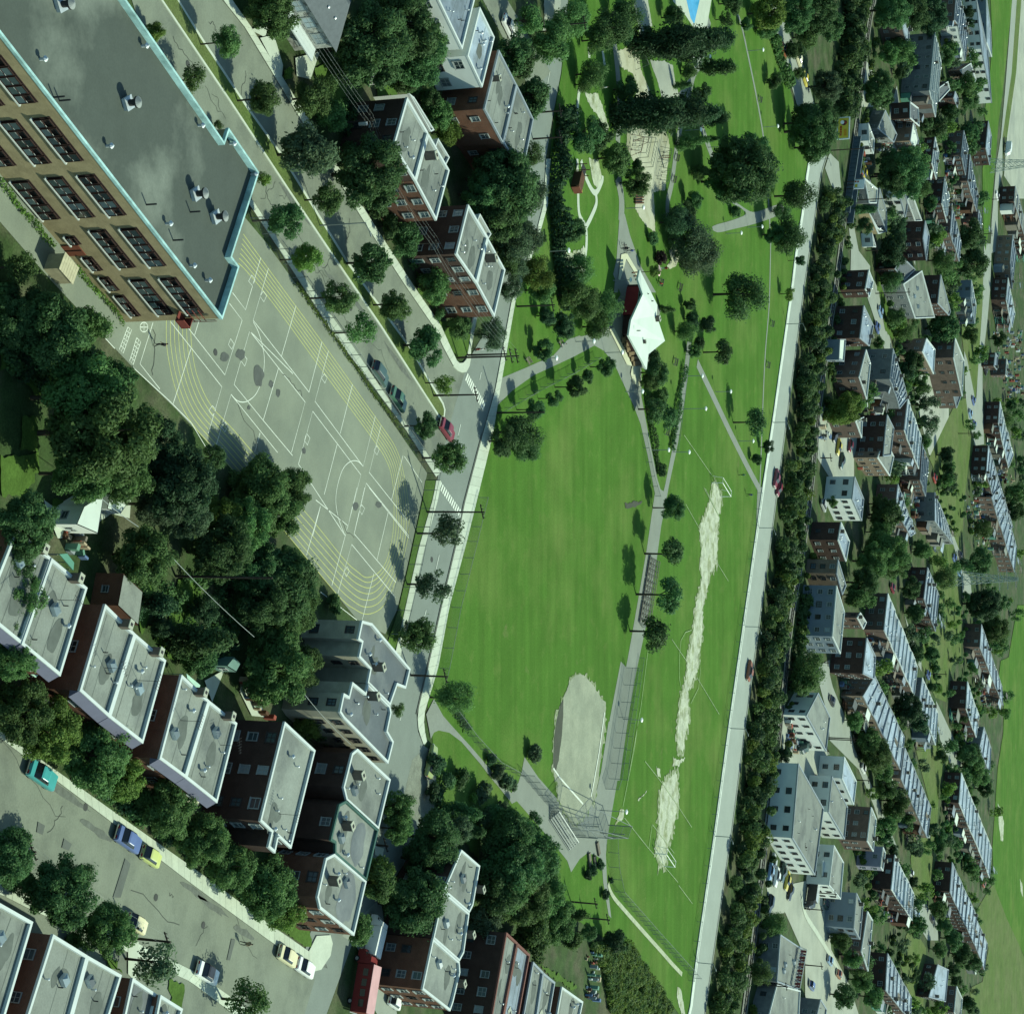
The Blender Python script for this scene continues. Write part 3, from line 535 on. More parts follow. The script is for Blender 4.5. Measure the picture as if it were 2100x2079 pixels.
for i, (c, r, s) in enumerate(((0, 2, '280,80 420,180 400,330 370,330 300,160'), (0, 2, '640,40 850,60 840,200 720,170 600,250'), (0, 2, '1580,1240 1740,1500 1640,1490 1560,1330'), (1, 0, '40,200 230,90 270,180 120,240'), (1, 0, '100,250 190,230 250,430 240,520'), (1, 0, '330,380 490,340 430,520 340,500'), (1, 3, '850,810 910,830 900,890 850,870'), (0, 3, '830,1440 900,1440 880,1700 830,1650'), (0, 2, '1330,1260 1460,1190 1380,1400'))):
    ground('paved_yard', T(c, r, s), 0.004, m_cement, seed=i)

# cracks in the old asphalt
ckm = MB(); rc = random.Random(11)
def crack(a, b, n=9, amp=0.5):
    A, B_ = P(*a), P(*b); d = (B_ - A); q = Vector((-d.y, d.x, 0)).normalized(); off = 0; pts = []
    for k in range(n + 1): off += rc.gauss(0, amp * .5); pts.append(A.lerp(B_, k / n) + q * off)
    ckm.quadstrip(pts, rc.uniform(.05, .1), 0.035)
for c, r, s in ((1, 0, '210,1200 120,1330'), (1, 0, '230,1280 330,1330'), (1, 0, '340,1500 560,1900'), (1, 0, '560,1780 480,1650'), (0, 0, '1130,240 1260,450'), (0, 0, '1340,560 1480,760'), (0, 0, '1440,720 1400,600'), (0, 0, '1365,140 1410,210'), (0, 0, '1590,440 1540,560'), (0, 0, '1740,1200 1800,1330'), (1, 1, '440,140 540,230'), (1, 1, '620,440 700,520'), (1, 1, '600,80 540,190'), (1, 1, '830,640 960,840'), (0, 3, '0,160 420,640'), (0, 3, '420,560 360,760'), (0, 3, '860,1080 1180,1300'), (0, 3, '1350,1330 1290,1480'), (0, 3, '1500,1180 1700,1500'), (0, 1, '990,560 1000,860'), (0, 1, '1550,1050 1700,1330'), (1, 1, '250,860 380,1000'), (1, 2, '600,170 720,330'), (1, 0, '680,1420 660,1560'), (0, 3, '1110,1113 1135,1140'), (0, 3, '300,900 620,1000')):
    q = T(c, r, s); crack(q[0], q[1])
tag(ckm.build('asphalt_cracks', M('crack_tar', (0.06, 0.068, 0.058))), kind='structure')

for i, (c, r, s) in enumerate(((0, 3, '560,560'), (0, 3, '1020,1150'), (0, 3, '1330,1330'), (0, 0, '1500,560'), (1, 1, '700,420'), (1, 1, '1440,1330'), (1, 2, '1230,470'), (1, 1, '930,900'), (0, 1, '1410,710'), (0, 0, '1230,420'))):
    p = P(*T(c, r, s)[0], .05); tag(link('manhole_cover', sheet_mesh('manhole_cover', [p + Vector((math.cos(k * .5236), math.sin(k * .5236), 0)) * .42 for k in range(12)], .05, M('cast_iron', (.06, .065, .06)))), kind='structure')
m_oil = M('oil_stain', (0.115, 0.13, 0.11), var=.3, scale=1.5)
for i, (c, r, s, L) in enumerate(((0, 3, '430,480', 5), (0, 3, '1270,1110', 4), (0, 3, '1390,1210', 4), (0, 3, '640,720', 4), (1, 1, '1010,780', 6), (1, 1, '760,420', 5), (1, 0, '330,1330', 5), (1, 3, '480,1560', 4), (0, 3, '1590,1380', 4), (1, 1, '620,300', 5))):
    p = P(*T(c, r, s)[0]); rr = random.Random(i); pts = [p + D1 * L * math.cos(k * .4488) * rr.uniform(.6, 1.1) + D2 * .5 * math.sin(k * .4488) * rr.uniform(.5, 1.2) for k in range(14)]; tag(link('oil_stain', sheet_mesh('oil_stain', pts, .045, m_oil)), kind='structure')
# ================================================================== buildings
B_RED = brickmat('brown_brick', (0.135, 0.06, 0.036), (0.11, 0.05, 0.03), (0.12, 0.1, 0.08))
B_DARK = brickmat('dark_brick', (0.058, 0.034, 0.026), (0.048, 0.03, 0.024), (0.07, 0.06, 0.05))
B_BUFF = brickmat('buff_brick', (0.27, 0.225, 0.13), (0.235, 0.195, 0.11), (0.22, 0.19, 0.12))
B_TAN = brickmat('tan_brick', (0.22, 0.15, 0.085), (0.19, 0.13, 0.075), (0.22, 0.19, 0.14))
B_GREY = brickmat('grey_brick', (0.14, 0.16, 0.155), (0.12, 0.135, 0.135), (0.18, 0.19, 0.18))
B_CREAM = brickmat('cream_brick', (0.33, 0.325, 0.24), (0.30, 0.295, 0.215), (0.35, 0.34, 0.28))
W_WHITE = M('white_wall', (0.56, 0.60, 0.55), var=0.08, scale=0.4)
W_BLUE = M('blue_grey_wall', (0.15, 0.19, 0.22), var=0.12, scale=0.3)
W_STONE = M('rubble_stone', (0.34, 0.35, 0.31), var=0.5, scale=2.2, col2=(0.12, 0.12, 0.11), amt2=0.5, scale2=1.6)
R_GRAVEL = M('gravel_roof', (0.19, 0.212, 0.182), var=0.12, scale=0.35, col2=(0.125, 0.14, 0.125), amt2=0.5, scale2=0.16, fine=0.09, rough=0.7, rand=0.12)
R_DARK = M('tar_roof', (0.075, 0.088, 0.088), var=0.22, scale=0.3, col2=(0.13, 0.145, 0.135), amt2=0.5, scale2=0.12, fine=0.08, rough=0.5, spec=0.4)
R_BLUE = M('sky_tinted_roof', (0.25, 0.305, 0.345), var=0.18, scale=0.3, col2=(0.14, 0.165, 0.17), amt2=0.5, scale2=0.2, fine=0.08, rough=0.42, spec=0.6, rand=0.3)  # bluish base colour holds the sky's grazing reflection on tar and gravel
R_SCHOOL = M('school_roof', (0.066, 0.08, 0.067), var=0.10, scale=0.25, col2=(0.165, 0.188, 0.155), amt2=0.42, scale2=0.06, fine=0.06, rough=0.7)
R_WHITE = M('white_roof', (0.50, 0.57, 0.50), var=0.1, scale=0.3, col2=(0.48, 0.56, 0.48), amt2=0.5, scale2=0.15)
R_SHINGLE = M('slate_shingle', (0.10, 0.115, 0.12), var=0.15, scale=1.5, rough=0.8)
C_WHITE = M('white_coping', (0.48, 0.53, 0.50), var=0.08, rough=0.5)
C_GREY = M('grey_coping', (0.225, 0.26, 0.27), var=0.12, rough=0.45, spec=0.5)
C_TEAL = M('pale_copper_coping', (0.33, 0.52, 0.50), var=0.3, scale=0.9, col2=(0.22, 0.36, 0.34), amt2=0.5, scale2=0.4)
C_GREEN = M('green_coping', (0.05, 0.11, 0.09), var=0.15)
FRAME_W = M('white_frame', (0.25, 0.28, 0.265)); FRAME_D = M('dark_frame', (0.05, 0.045, 0.04)); FRAME_R = M('red_frame', (0.16, 0.05, 0.035))
GLASS = glass('window_glass'); GLASS_B = glass('bright_glass', (0.10, 0.13, 0.14), 0.15)
METAL = M('galvanised_metal', (0.48, 0.52, 0.52), rough=0.4, metal=0.3, spec=0.5, var=0.2, scale=2)
SOOT = M('sooty_metal', (0.035, 0.035, 0.035), rough=0.6)
WOOD = M('grey_wood', (0.16, 0.15, 0.12), var=0.25, scale=1.2); WOODB = M('brown_wood', (0.09, 0.05, 0.03), var=0.25, scale=1.2)
PURPLE = M('slate_mansard', (0.115, 0.118, 0.16), var=0.08, scale=0.8)
GREENSH = M('green_canvas', (0.10, 0.26, 0.19), var=0.1)

# ---- shared small meshes
def window_mesh(name, frame, gl, mull=1, rail=1):
    b = MB()
    for x in (-0.46, 0.46): b.box((x, 0.03, 0.5), (0.08, 0.12, 1.0), 0)
    for z in (0.035, 0.965): b.box((0, 0.032, z), (0.84, 0.116, 0.07), 0)
    for k in range(mull): b.box((-0.42 + 0.84 * (k + 1) / (mull + 1), 0.02, 0.5), (0.045, 0.08, 0.86), 0)
    if rail: b.box((0, 0.018, 0.52), (0.84, 0.07, 0.05), 0)
    b.box((0, 0.06, -0.03), (1.08, 0.2, 0.06), 0)
    b.add([(-0.42, 0.004, 0.07), (0.42, 0.004, 0.07), (0.42, 0.004, 0.93), (-0.42, 0.004, 0.93)], [(0, 1, 2, 3)], 1)
    o = b.build(name, [frame, gl]); me = o.data; bpy.data.objects.remove(o); return me
WIN = {'w': window_mesh('window', FRAME_W, GLASS), 'd': window_mesh('window', FRAME_D, GLASS), 'b': window_mesh('window', FRAME_W, GLASS_B), 's': window_mesh('window', FRAME_W, GLASS, 0, 1)}
def door_mesh(m):
    b = MB()
    for x in (-0.46, 0.46): b.box((x, 0.03, 0.5), (0.08, 0.1, 1.0), 0)
    b.box((0, 0.032, 0.975), (0.84, 0.096, 0.05), 0); b.box((0, 0.012, 0.475), (0.84, 0.05, 0.95), 1)
    b.add([(-0.25, 0.045, 0.55), (0.25, 0.045, 0.55), (0.25, 0.045, 0.85), (-0.25, 0.045, 0.85)], [(0, 1, 2, 3)], 2)
    b.box((0.32, 0.05, 0.45), (0.06, 0.05, 0.02), 2)
    o = b.build('door', [FRAME_W, m, GLASS]); me = o.data; bpy.data.objects.remove(o); return me
DOORS = [door_mesh(M('door_paint_%d' % i, c)) for i, c in enumerate(((0.25, 0.05, 0.04), (0.06, 0.14, 0.12), (0.4, 0.4, 0.36), (0.12, 0.07, 0.04)))]
def lathe(name, prof, n=8, mats=None, smooth=False):
    b = MB()
    for i in range(len(prof) - 1): b.tube((0, 0, prof[i][1]), (0, 0, prof[i + 1][1] + 1e-5), prof[i][0], prof[i + 1][0], n, 0, False)
    b.add([(prof[-1][0] * math.cos(2 * math.pi * k / n), prof[-1][0] * math.sin(2 * math.pi * k / n), prof[-1][1]) for k in range(n)], [tuple(range(n))])
    b.smooth = smooth; o = b.build(name, mats); me = o.data; bpy.data.objects.remove(o); return me
VENT = lathe('roof_vent', [(0.16, 0), (0.16, 0.55), (0.30, 0.55), (0.32, 0.62), (0.1, 0.85), (0.02, 0.88)], 8, METAL)
VENT_S = lathe('roof_vent', [(0.09, 0), (0.09, 0.5), (0.17, 0.5), (0.17, 0.56), (0.02, 0.66)], 7, METAL)
PIPE = lathe('soil_pipe', [(0.07, 0), (0.07, 0.6), (0.05, 0.6), (0.05, 0.55)], 6, SOOT)
def chim():
    b = MB(); b.box((0, 0, 0.6), (0.8, 0.6, 1.2), 0); b.box((0, 0, 1.24), (0.92, 0.72, 0.1), 1); b.box((0, 0, 1.31), (0.3, 0.3, 0.06), 2)
    o = b.build('chimney', [B_RED, M('chimney_cap', (0.34, 0.36, 0.28)), SOOT]); me = o.data; bpy.data.objects.remove(o); return me
CHIM = chim()
def hatch():
    b = MB(); b.box((0, 0, 0.25), (1.1, 0.9, 0.5), 0); b.add([(-.55, -.45, .5), (.55, -.45, .5), (.55, .45, .5), (-.55, .45, .5), (-.3, 0, .72), (.3, 0, .72)], [(0, 1, 5, 4), (1, 2, 5), (2, 3, 4, 5), (3, 0, 4)], 1)
    o = b.build('skylight', [METAL, GLASS_B]); me = o.data; bpy.data.objects.remove(o); return me
HATCH = hatch()
def antenna():
    b = MB(); b.tube((0, 0, 0), (0, 0, 2.6), 0.03, 0.02, 5); b.bar((-0.9, 0, 2.5), (0.9, 0, 2.5), 0.03)
    for k in range(6): b.bar((-0.8 + k * 0.32, -0.55 + 0.05 * k, 2.5), (-0.8 + k * 0.32, 0.55 - 0.05 * k, 2.5), 0.025)
    o = b.build('antenna', SOOT); me = o.data; bpy.data.objects.remove(o); return me
ANT = antenna()

def inset(pts, w):
    n = len(pts); out = []
    for i in range(n):
        a, p, c = pts[i - 1], pts[i], pts[(i + 1) % n]
        d0 = (p - a); d0.z = 0; d1 = (c - p); d1.z = 0
        if d0.length < 1e-4 or d1.length < 1e-4: out.append(p.copy()); continue
        d0.normalize(); d1.normalize()
        n0, n1 = Vector((-d0.y, d0.x, 0)), Vector((-d1.y, d1.x, 0)); bi = n0 + n1
        if bi.length < 1e-3: bi = n0.copy()
        bi.normalize(); k = max(0.35, bi.dot(n0)); out.append(p + bi * (w / k))
    return out
def walls_mesh(pts, z0, z1, m):
    n = len(pts); me = bpy.data.meshes.new('wall'); v = [(p.x, p.y, z0) for p in pts] + [(p.x, p.y, z1) for p in pts]
    f = [(i, (i + 1) % n, n + (i + 1) % n, n + i) for i in range(n)]
    me.from_pydata(v, [], f); me.materials.append(m); uv = me.uv_layers.new(name='UVMap'); u = 0; k = 0
    for i in range(n):
        L = (pts[(i + 1) % n] - pts[i]).length
        for q in ((u, z0), (u + L, z0), (u + L, z1), (u, z1)): uv.data[k].uv = q; k += 1
        u += L
    me.update(); return me
def put(me, parent, loc, rz=0.0, sc=(1, 1, 1), name=None):
    o = bpy.data.objects.new(name or me.name.split('.')[0], me); COL.objects.link(o); o.parent = parent
    o.location = loc; o.rotation_euler = (0, 0, rz); o.scale = sc; return o
def poly_rand(pts, r):
    c = sum(pts, Vector()) / len(pts); i = r.randrange(len(pts)); a, b = pts[i], pts[(i + 1) % len(pts)]
    s, t = math.sqrt(r.random()) * 0.8, r.random(); p = c.lerp(a.lerp(b, t), s); return p
FOOT = []
R_STAIN = M('roof_stain', (0.10, 0.115, 0.10), var=0.25, scale=0.6)
def building(name, label, sights, h, wall, roof, rim=C_WHITE, rim_w=0.32, cat='house', group=None, floors=None, win='w', wspace=3.0, wsize=(1.1, 1.35), skip=(), doors=(), vents=3, chimneys=0, hatches=0, seed=0, world=None, ants=0, balc=(), flat=True, base=0.0, lip=0.35):
    r = random.Random(seed * 77 + int(h * 10))
    pts = world if world else W(sights, h)
    pts = [Vector((p.x, p.y, h)) for p in pts]
    n = len(pts); rev = False
    if area2(pts) < 0: pts.reverse(); rev = True
    c = sum(pts, Vector()) / n; org = Vector((c.x, c.y, 0)); loc = [p - org for p in pts]
    root = empty(name, org); tag(root, label, cat, group); FOOT.append([(p.x, p.y) for p in pts])
    link('wall', walls_mesh(loc, base - 0.1, h - (0.3 if rim else 0.02), wall), root)
    rf_ = link('roof', sheet_mesh('roof', inset(loc, 0.1), h - lip if rim else h, roof), root)
    if rim:
        ins = inset(loc, rim_w); out = inset(loc, -0.06); b = MB()
        vv = [(p.x, p.y, h - 0.3) for p in out] + [(p.x, p.y, h) for p in out] + [(p.x, p.y, h) for p in ins] + [(p.x, p.y, h - lip - 0.03) for p in ins] + [(p.x, p.y, h - 0.3) for p in loc]
        ff = []
        for i in range(n):
            j = (i + 1) % n
            ff += [(i, j, n + j, n + i), (n + i, n + j, 2 * n + j, 2 * n + i), (2 * n + i, 2 * n + j, 3 * n + j, 3 * n + i), (4 * n + i, 4 * n + j, j, i)]
        b.add(vv, ff).build('parapet', rim, root)
    fl = floors or max(1, round(h / 3.1)); fh = (h - 0.6) / fl
    for i in range(n):
        a, b2 = pts[i], pts[(i + 1) % n]; d = b2 - a; L = d.length; k0 = (n - 2 - i) % n if rev else i
        if L < 2.2 or k0 in skip: continue
        d.normalize(); nm = Vector((d.y, -d.x, 0)); mid = (a + b2) / 2
        if nm.dot(CAMP - mid) <= 0.02 * (CAMP - mid).length: continue
        nc = max(1, int(L / wspace)); rz = math.atan2(-d.y, -d.x)
        for f_ in range(fl):
            for k in range(nc):
                if r.random() < 0.06: continue
                p = a + d * (L * (k + 0.5) / nc) - org + nm * 0.03
                if f_ == 0 and k0 in doors and k % 2 == 0:
                    put(r.choice(DOORS), root, (p.x, p.y, 0.25), rz, (1.0, 1, 2.15)); continue
                put(WIN[r.choice((win, win, 'b', 's', 'd'))] if win in 'wb' else WIN[win], root, (p.x, p.y, base + 0.9 + f_ * fh + fh * 0.08), rz, (wsize[0] * r.choice((1, 1, 1.25)), 1, wsize[1]))
        if k0 in balc:
            for f_ in range(1, fl):
                nb = max(1, int(L / 7.5))
                for k in range(nb):
                    bw = min(4.5, L / nb * 0.6); bc = a + d * (L * (k + 0.5) / nb) - org; z = base + 0.35 + f_ * fh; bb = MB(); ax = (d, nm)
                    bb.box(bc + nm * 0.75 + Vector((0, 0, z)), (bw, 1.46, 0.14), 0, ax)
                    for s_ in (-1, 1):
                        bb.bar(bc + d * s_ * bw / 2 + nm * 1.42 + Vector((0, 0, -0)), bc + d * s_ * bw / 2 + nm * 1.42 + Vector((0, 0, z + 1.0)), 0.09, mi=0)
                        bb.bar(bc + d * s_ * bw / 2 + nm * 0.1 + Vector((0, 0, z + 0.95)), bc + d * s_ * bw / 2 + nm * 1.42 + Vector((0, 0, z + 0.95)), 0.06)
                    bb.bar(bc - d * bw / 2 + nm * 1.42 + Vector((0, 0, z + 0.95)), bc + d * bw / 2 + nm * 1.42 + Vector((0, 0, z + 0.95)), 0.06)
                    for q in range(9): bb.bar(bc + d * (q / 8 - 0.5) * bw + nm * 1.42 + Vector((0, 0, z + 0.05)), bc + d * (q / 8 - 0.5) * bw + nm * 1.42 + Vector((0, 0, z + 0.95)), 0.035)
                    bb.build('balcony', WOOD if r.random() < 0.5 else C_GREY, root)
    rz_ = h - lip if rim else h
    if org.y < 340 and rim and cat == 'house' or name == 'apartment_block' and org.y < 340:
        sm = MB()
        for k in range(3):
            t = (k + r.uniform(.3, .7)) / 3; a_, b_ = loc[0].lerp(loc[1], t), loc[-1].lerp(loc[-2], t); sm.quadstrip([a_.lerp(b_, .05), b_.lerp(a_, .05)], r.uniform(.05, .12), rz_ + .008)
        if n == 4: sm.build('tar_seam', R_STAIN, rf_)
        for k in range(2):      # ponding stains
            p = loc[r.randrange(n)] * r.uniform(.05, .4); rx, ry = r.uniform(.8, 2.2), r.uniform(.5, 1.2)
            link('ponding_stain', sheet_mesh('ponding_stain', smooth_loop([Vector((p.x, p.y, 0)) + D2 * rx * math.cos(q * .6981) * r.uniform(.7, 1.1) + D1 * ry * math.sin(q * .6981) * r.uniform(.7, 1.1) for q in range(9)], 3), rz_ + .015 + .006 * k, R_STAIN), rf_)
    for k in range(vents):
        p = poly_rand(loc, r); put(r.choice((VENT, VENT_S, VENT_S, PIPE)), rf_, (p.x, p.y, rz_), r.uniform(0, 6), (0.9,) * 3)
    for k in range(chimneys):
        i = r.randrange(n); p = loc[i].lerp(loc[(i + 1) % n], r.uniform(0.3, 0.7)) * 0.82; put(CHIM, rf_, (p.x, p.y, rz_), 0.5, (1, 1, 1))
    for k in range(hatches):
        p = poly_rand(loc, r) * 0.6; put(HATCH, rf_, (p.x, p.y, rz_), 0.5)
    for k in range(ants):
        p = poly_rand(loc, r) * 0.7; put(ANT, rf_, (p.x, p.y, rz_), r.uniform(0, 3))
    return root, org, loc
EXT_M = None
def rear_extension(root, org, a, b, r, hh):
    """timber gallery or shed built against the rear of a house, with its posts, deck and lean-to roof"""
    d = (b - a); d.z = 0; L = d.length; d.normalize(); nm = Vector((d.y, -d.x, 0)); nm = nm if nm.dot(CAMP - a) > 0 else -nm; dp = r.uniform(1.4, 3.2); h = r.choice((2.6, 3.0, hh * .55, hh * .85))
    o = Vector((a.x, a.y, 0)) - org; c = o + d * L / 2 + nm * dp / 2; m = r.choice((WOOD, WOOD, W_BLUE, B_TAN, B_GREY, W_WHITE, WOODB, GREENSH)); ax = (d, nm)
    bb = MB()
    if r.random() < .5: bb.box(c + Vector((0, 0, h / 2)), (L, dp - .03, h), 0, ax)
    else:
        for z in ([.3, hh * .5] if h > 4 else [.3]):
            bb.box(c + Vector((0, 0, z)), (L, dp - .03, .14), 0, ax); bb.bar(o + nm * dp + Vector((0, 0, z + .95)), o + d * L + nm * dp + Vector((0, 0, z + .95)), .08)
            for k in range(7): bb.bar(o + d * L * k / 6 + nm * dp + Vector((0, 0, z)), o + d * L * k / 6 + nm * dp + Vector((0, 0, z + .95)), .05)
        for k in range(3): bb.bar(o + d * L * k / 2 + nm * dp, o + d * L * k / 2 + nm * dp + Vector((0, 0, h)), .12)
    bb.build('rear_gallery', m, root)
    q = [o + Vector((0, 0, h + .45)), o + d * L + Vector((0, 0, h + .45)), o + d * L + nm * (dp + .25) + Vector((0, 0, h + .1)), o + nm * (dp + .25) + Vector((0, 0, h + .1))]
    MB().add(q + [p - Vector((0, 0, .12)) for p in q], [(0, 1, 2, 3), (7, 6, 5, 4), (0, 4, 5, 1), (1, 5, 6, 2), (2, 6, 7, 3), (3, 7, 4, 0)]).build('lean_to_roof', r.choice((R_GRAVEL, R_BLUE, R_SHINGLE, R_WHITE, WOOD)), root)
def house_row(c, rr, s, h, n, desc, wall, roof, rim=C_WHITE, size=600, jitter=0.14, alt=None, balc=True, name='row_house', noun='house', vents=3, **kw):
    """attached houses: corners a,b (upper-right roof edge, near to far) and c,d; each house a thing of its own"""
    q = T(c, rr, s, size); A, B_, C_, D_ = [P(x, y, h) for x, y in q]
    r = random.Random(int(q[0][0] * 7 + q[0][1])); out = []
    for i in range(n):
        hh = h + (r.uniform(-jitter, jitter) if i else 0)
        w = [A.lerp(B_, i / n), A.lerp(B_, (i + 1) / n), D_.lerp(C_, (i + 1) / n), D_.lerp(C_, i / n)]
        # edges: 0 rear side, 1 far party wall, 2 side toward the viewer, 3 near party wall
        sk = [1] if i == 0 else ([3] if i == n - 1 else [1, 3])
        if n == 1: sk = []
        wl2 = wall if not alt or i % 2 == 0 else alt
        lab = (ORD[i] + ' ' + noun + ' from the near end of ' + desc) if n > 1 else desc
        ext = r.random() < 0.8 and balc; bd_ = balc and not ext
        bl = building(name, lab, None, hh, wl2, roof, rim, 0.16, group=('houses of ' + desc) if n > 1 else None, skip=sk, doors=(2,), balc=(2,) if bd_ else (), vents=vents, chimneys=1 if r.random() < 0.4 else 0, seed=i + int(q[0][0]), world=w, **kw); out.append(bl)
        if ext: rear_extension(bl[0], bl[1], D_.lerp(C_, (i + r.uniform(.05, .3)) / n), D_.lerp(C_, (i + r.uniform(.65, .95)) / n), r, hh)
    return out

# ---- the school
SO = P(*T(0, 1, '1455,488')[0], 12.16); SO.z = 0
SU = Vector((-0.50624, -0.86239, 0)); SI = Vector((-0.86239, 0.50624, 0))       # along the front, into the building
def sp(u, w, z=0): return SU * u + SI * w + Vector((0, 0, z))
HS = 12.16
school = empty('school_building', SO); tag(school, 'long flat-roofed buff brick school with pale copper roof edge', 'school')
spoly = [sp(0, 0, HS), sp(62, 0, HS), sp(62, 16.4, HS), sp(9.2, 16.4, HS), sp(9.2, 18.3, HS), sp(1.8, 18.3, HS), sp(1.8, 6.8, HS), sp(0, 6.8, HS)]
if area2(spoly) < 0: spoly.reverse()
link('wall', walls_mesh(spoly, -0.1, HS - 0.35, B_BUFF), school)
link('roof', sheet_mesh('roof', inset(spoly, 0.2), HS - 0.75, R_SCHOOL), school)
b = MB(); n = len(spoly); ou, i1 = inset(spoly, -0.08), inset(spoly, 0.18)
vv = [(p.x, p.y, HS - 0.35) for p in ou] + [(p.x, p.y, HS) for p in ou] + [(p.x, p.y, HS) for p in i1] + [(p.x, p.y, HS - 0.78) for p in i1]
ff = []
for i in range(n):
    j = (i + 1) % n; ff += [(i, j, n + j, n + i), (n + i, n + j, 2 * n + j, 2 * n + i), (2 * n + i, 2 * n + j, 3 * n + j, 3 * n + i), (3 * n + i, 3 * n + j, j, i)]
tag(b.add(vv, ff).build('parapet', C_TEAL, school), 'pale copper-green roof edge')
m_sill = M('window_sill', (0.5, 0.53, 0.48)); m_case = M('brown_casement', (0.038, 0.022, 0.019))
def pane_mesh(op):
    b = MB()      # one opening: dark reveal, two sashes, a sill lip
    for x in (-0.47, 0.47): b.box((x, -0.06, 0.5), (0.06, 0.12, 1), 0)
    for z in (0.03, 0.5, 0.97): b.box((0, -0.065, z), (0.88, 0.11, 0.05), 0)
    b.add([(-0.44, -0.09, 0.05), (0.44, -0.09, 0.05), (0.44, -0.09, 0.475), (-0.44, -0.09, 0.475)], [(0, 1, 2, 3)], 1)
    y = 0.30 if op else -0.09
    b.add([(-0.44, -0.09, 0.95), (0.44, -0.09, 0.95), (0.44, y, 0.56 if op else 0.525), (-0.44, y, 0.56 if op else 0.525)], [(0, 3, 2, 1)], 1)
    b.bar((-0.44, -0.09, 0.45), (0.44, -0.09, 0.52), 0.05, mi=2)
    o = b.build('pane', [m_case, GLASS, m_sill]); me = o.data; bpy.data.objects.remove(o); return me
PANE, PANE_O = pane_mesh(False), pane_mesh(True)
def school_window(u0, u1, z0, z1, k):
    """a run of k panes; local x runs along the front"""
    w = (u0 - u1); c = sp((u0 + u1) / 2, 0, z0); rz = math.atan2(-SU.y, -SU.x)
    b = MB()
    ax = (SU, SI); b.box((0, 0, -0.08) if False else (SI * -0.1 + Vector((0, 0, -0.09))), (w + 0.4, 0.34, 0.16), 0, ax)
    for i in range(k + 1): b.box(SU * (w * (i / k - 0.5)) + SI * -0.012 + Vector((0, 0, (z1 - z0) / 2)), (0.16, 0.05, z1 - z0), 1, ax)
    b.box(SI * -0.014 + Vector((0, 0, z1 - z0 + 0.05)), (w + 0.2, 0.05, 0.1), 1, ax)
    b.box(SI * -0.006 + Vector((0, 0, (z1 - z0) / 2)), (w, 0.02, z1 - z0), 2, ax)
    o = b.build('window', [m_sill, m_case, M('window_reveal', (0.02, 0.016, 0.014))], school); o.location = c
    for i in range(k):
        q = SU * (w * ((i + 0.5) / k - 0.5)) + SI * -0.11
        put(PANE_O if rnd.random() < 0.55 else PANE, o, (q.x, q.y, 0.02), rz + math.pi * 0, (w / k - 0.14, 1, z1 - z0 - 0.04))
for j in range(6):
    u0 = 7.45 + j * 8.45
    for z0, z1 in ((8.5, 10.4), (4.85, 6.7)): school_window(u0, u0 - 6.25, z0, z1, 5)
    if j >= 2: school_window(u0 - 0.15, u0 - 6.2, 0.55, 2.6, 5)
for u0, u1, k in ((4.82, 1.14, 3), (8.1, 5.85, 2), (11.6, 9.4, 2), (15.15, 13.9, 1)): school_window(u0, u1, 1.38, 2.5, k)
b = MB(); b.box(sp(12.9, -0.05, 1.0), (1.7, 0.1, 2.2), 0, (SU, SI)); b.box(sp(12.9, -0.12, 1.0), (0.08, 0.06, 2.1), 1, (SU, SI)); b.build('door', [M('red_brown_door', (0.14, 0.05, 0.03)), m_case], school)
# red steel stair box and rail on the end corner
b = MB(); b.box(sp(1.0, -0.7, 7.7), (1.5, 1.3, 0.12), 0, (SU, SI)); b.box(sp(0.3, -0.7, 8.2), (0.1, 1.3, 1.0), 0, (SU, SI)); b.box(sp(1.0, -1.3, 8.2), (1.5, 0.1, 1.0), 0, (SU, SI))
for z in (8.8, 9.5, 10.2): b.bar(sp(2.0, -0.25, z), sp(-0.05, -0.25, z), 0.06)
b.bar(sp(0.2, -0.3, 8.5), sp(0.2, -0.3, 11.5), 0.06); b.bar(sp(-0.05, -0.3, 8.5), sp(-0.05, -0.3, 11.5), 0.06)
b.build('fire_escape', M('red_steel', (0.17, 0.045, 0.035)), school)
def school_vent(sx, sy, big):
    p = P(sx, sy, HS - 0.75) - SO; o = empty('roof_ventilator', (0, 0, 0)); bpy.data.objects.remove(o)
    if big:
        b = MB(); b.box((0, 0, 0.25), (1.5, 1.5, 0.5), 0); b.box((0, 0, 0.52), (1.7, 1.7, 0.06), 0); b.tube((0, 0, 0.55), (0, 0, 1.5), 0.42, 0.42, 12, 1); b.tube((0, 0, 1.5), (0, 0, 1.75), 0.75, 0.75, 14, 1); b.tube((0, 0, 1.75), (0, 0, 2.1), 0.75, 0.1, 14, 2); b.smooth = False
        o = b.build('roof_ventilator', [METAL, SOOT, M('dull_grey_metal', (0.2, 0.22, 0.21), rough=0.5)], school); o.location = p; o.rotation_euler = (0, 0, 0.5); o.scale = (.8, .8, .85)
    else: put(VENT, school, p, 0, (1.0, 1.0, 1.0))
for x, y in ((258, 212), (120, 10), (397, 398), (438, 445)): school_vent(x, y, True)
for x, y in ((82, 122), (291, 95), (218, 300), (406, 258), (340, 459), (421, 575), (515, 358), (471, 295), (389, 545)): school_vent(x, y, False)
for x, y in ((110, 200), (122, 207), (300, 420), (355, 493), (390, 435)):
    p = P(x, y, HS - 0.75) - SO; put(PIPE, school, p, 0, (1.4, 1.4, 2))
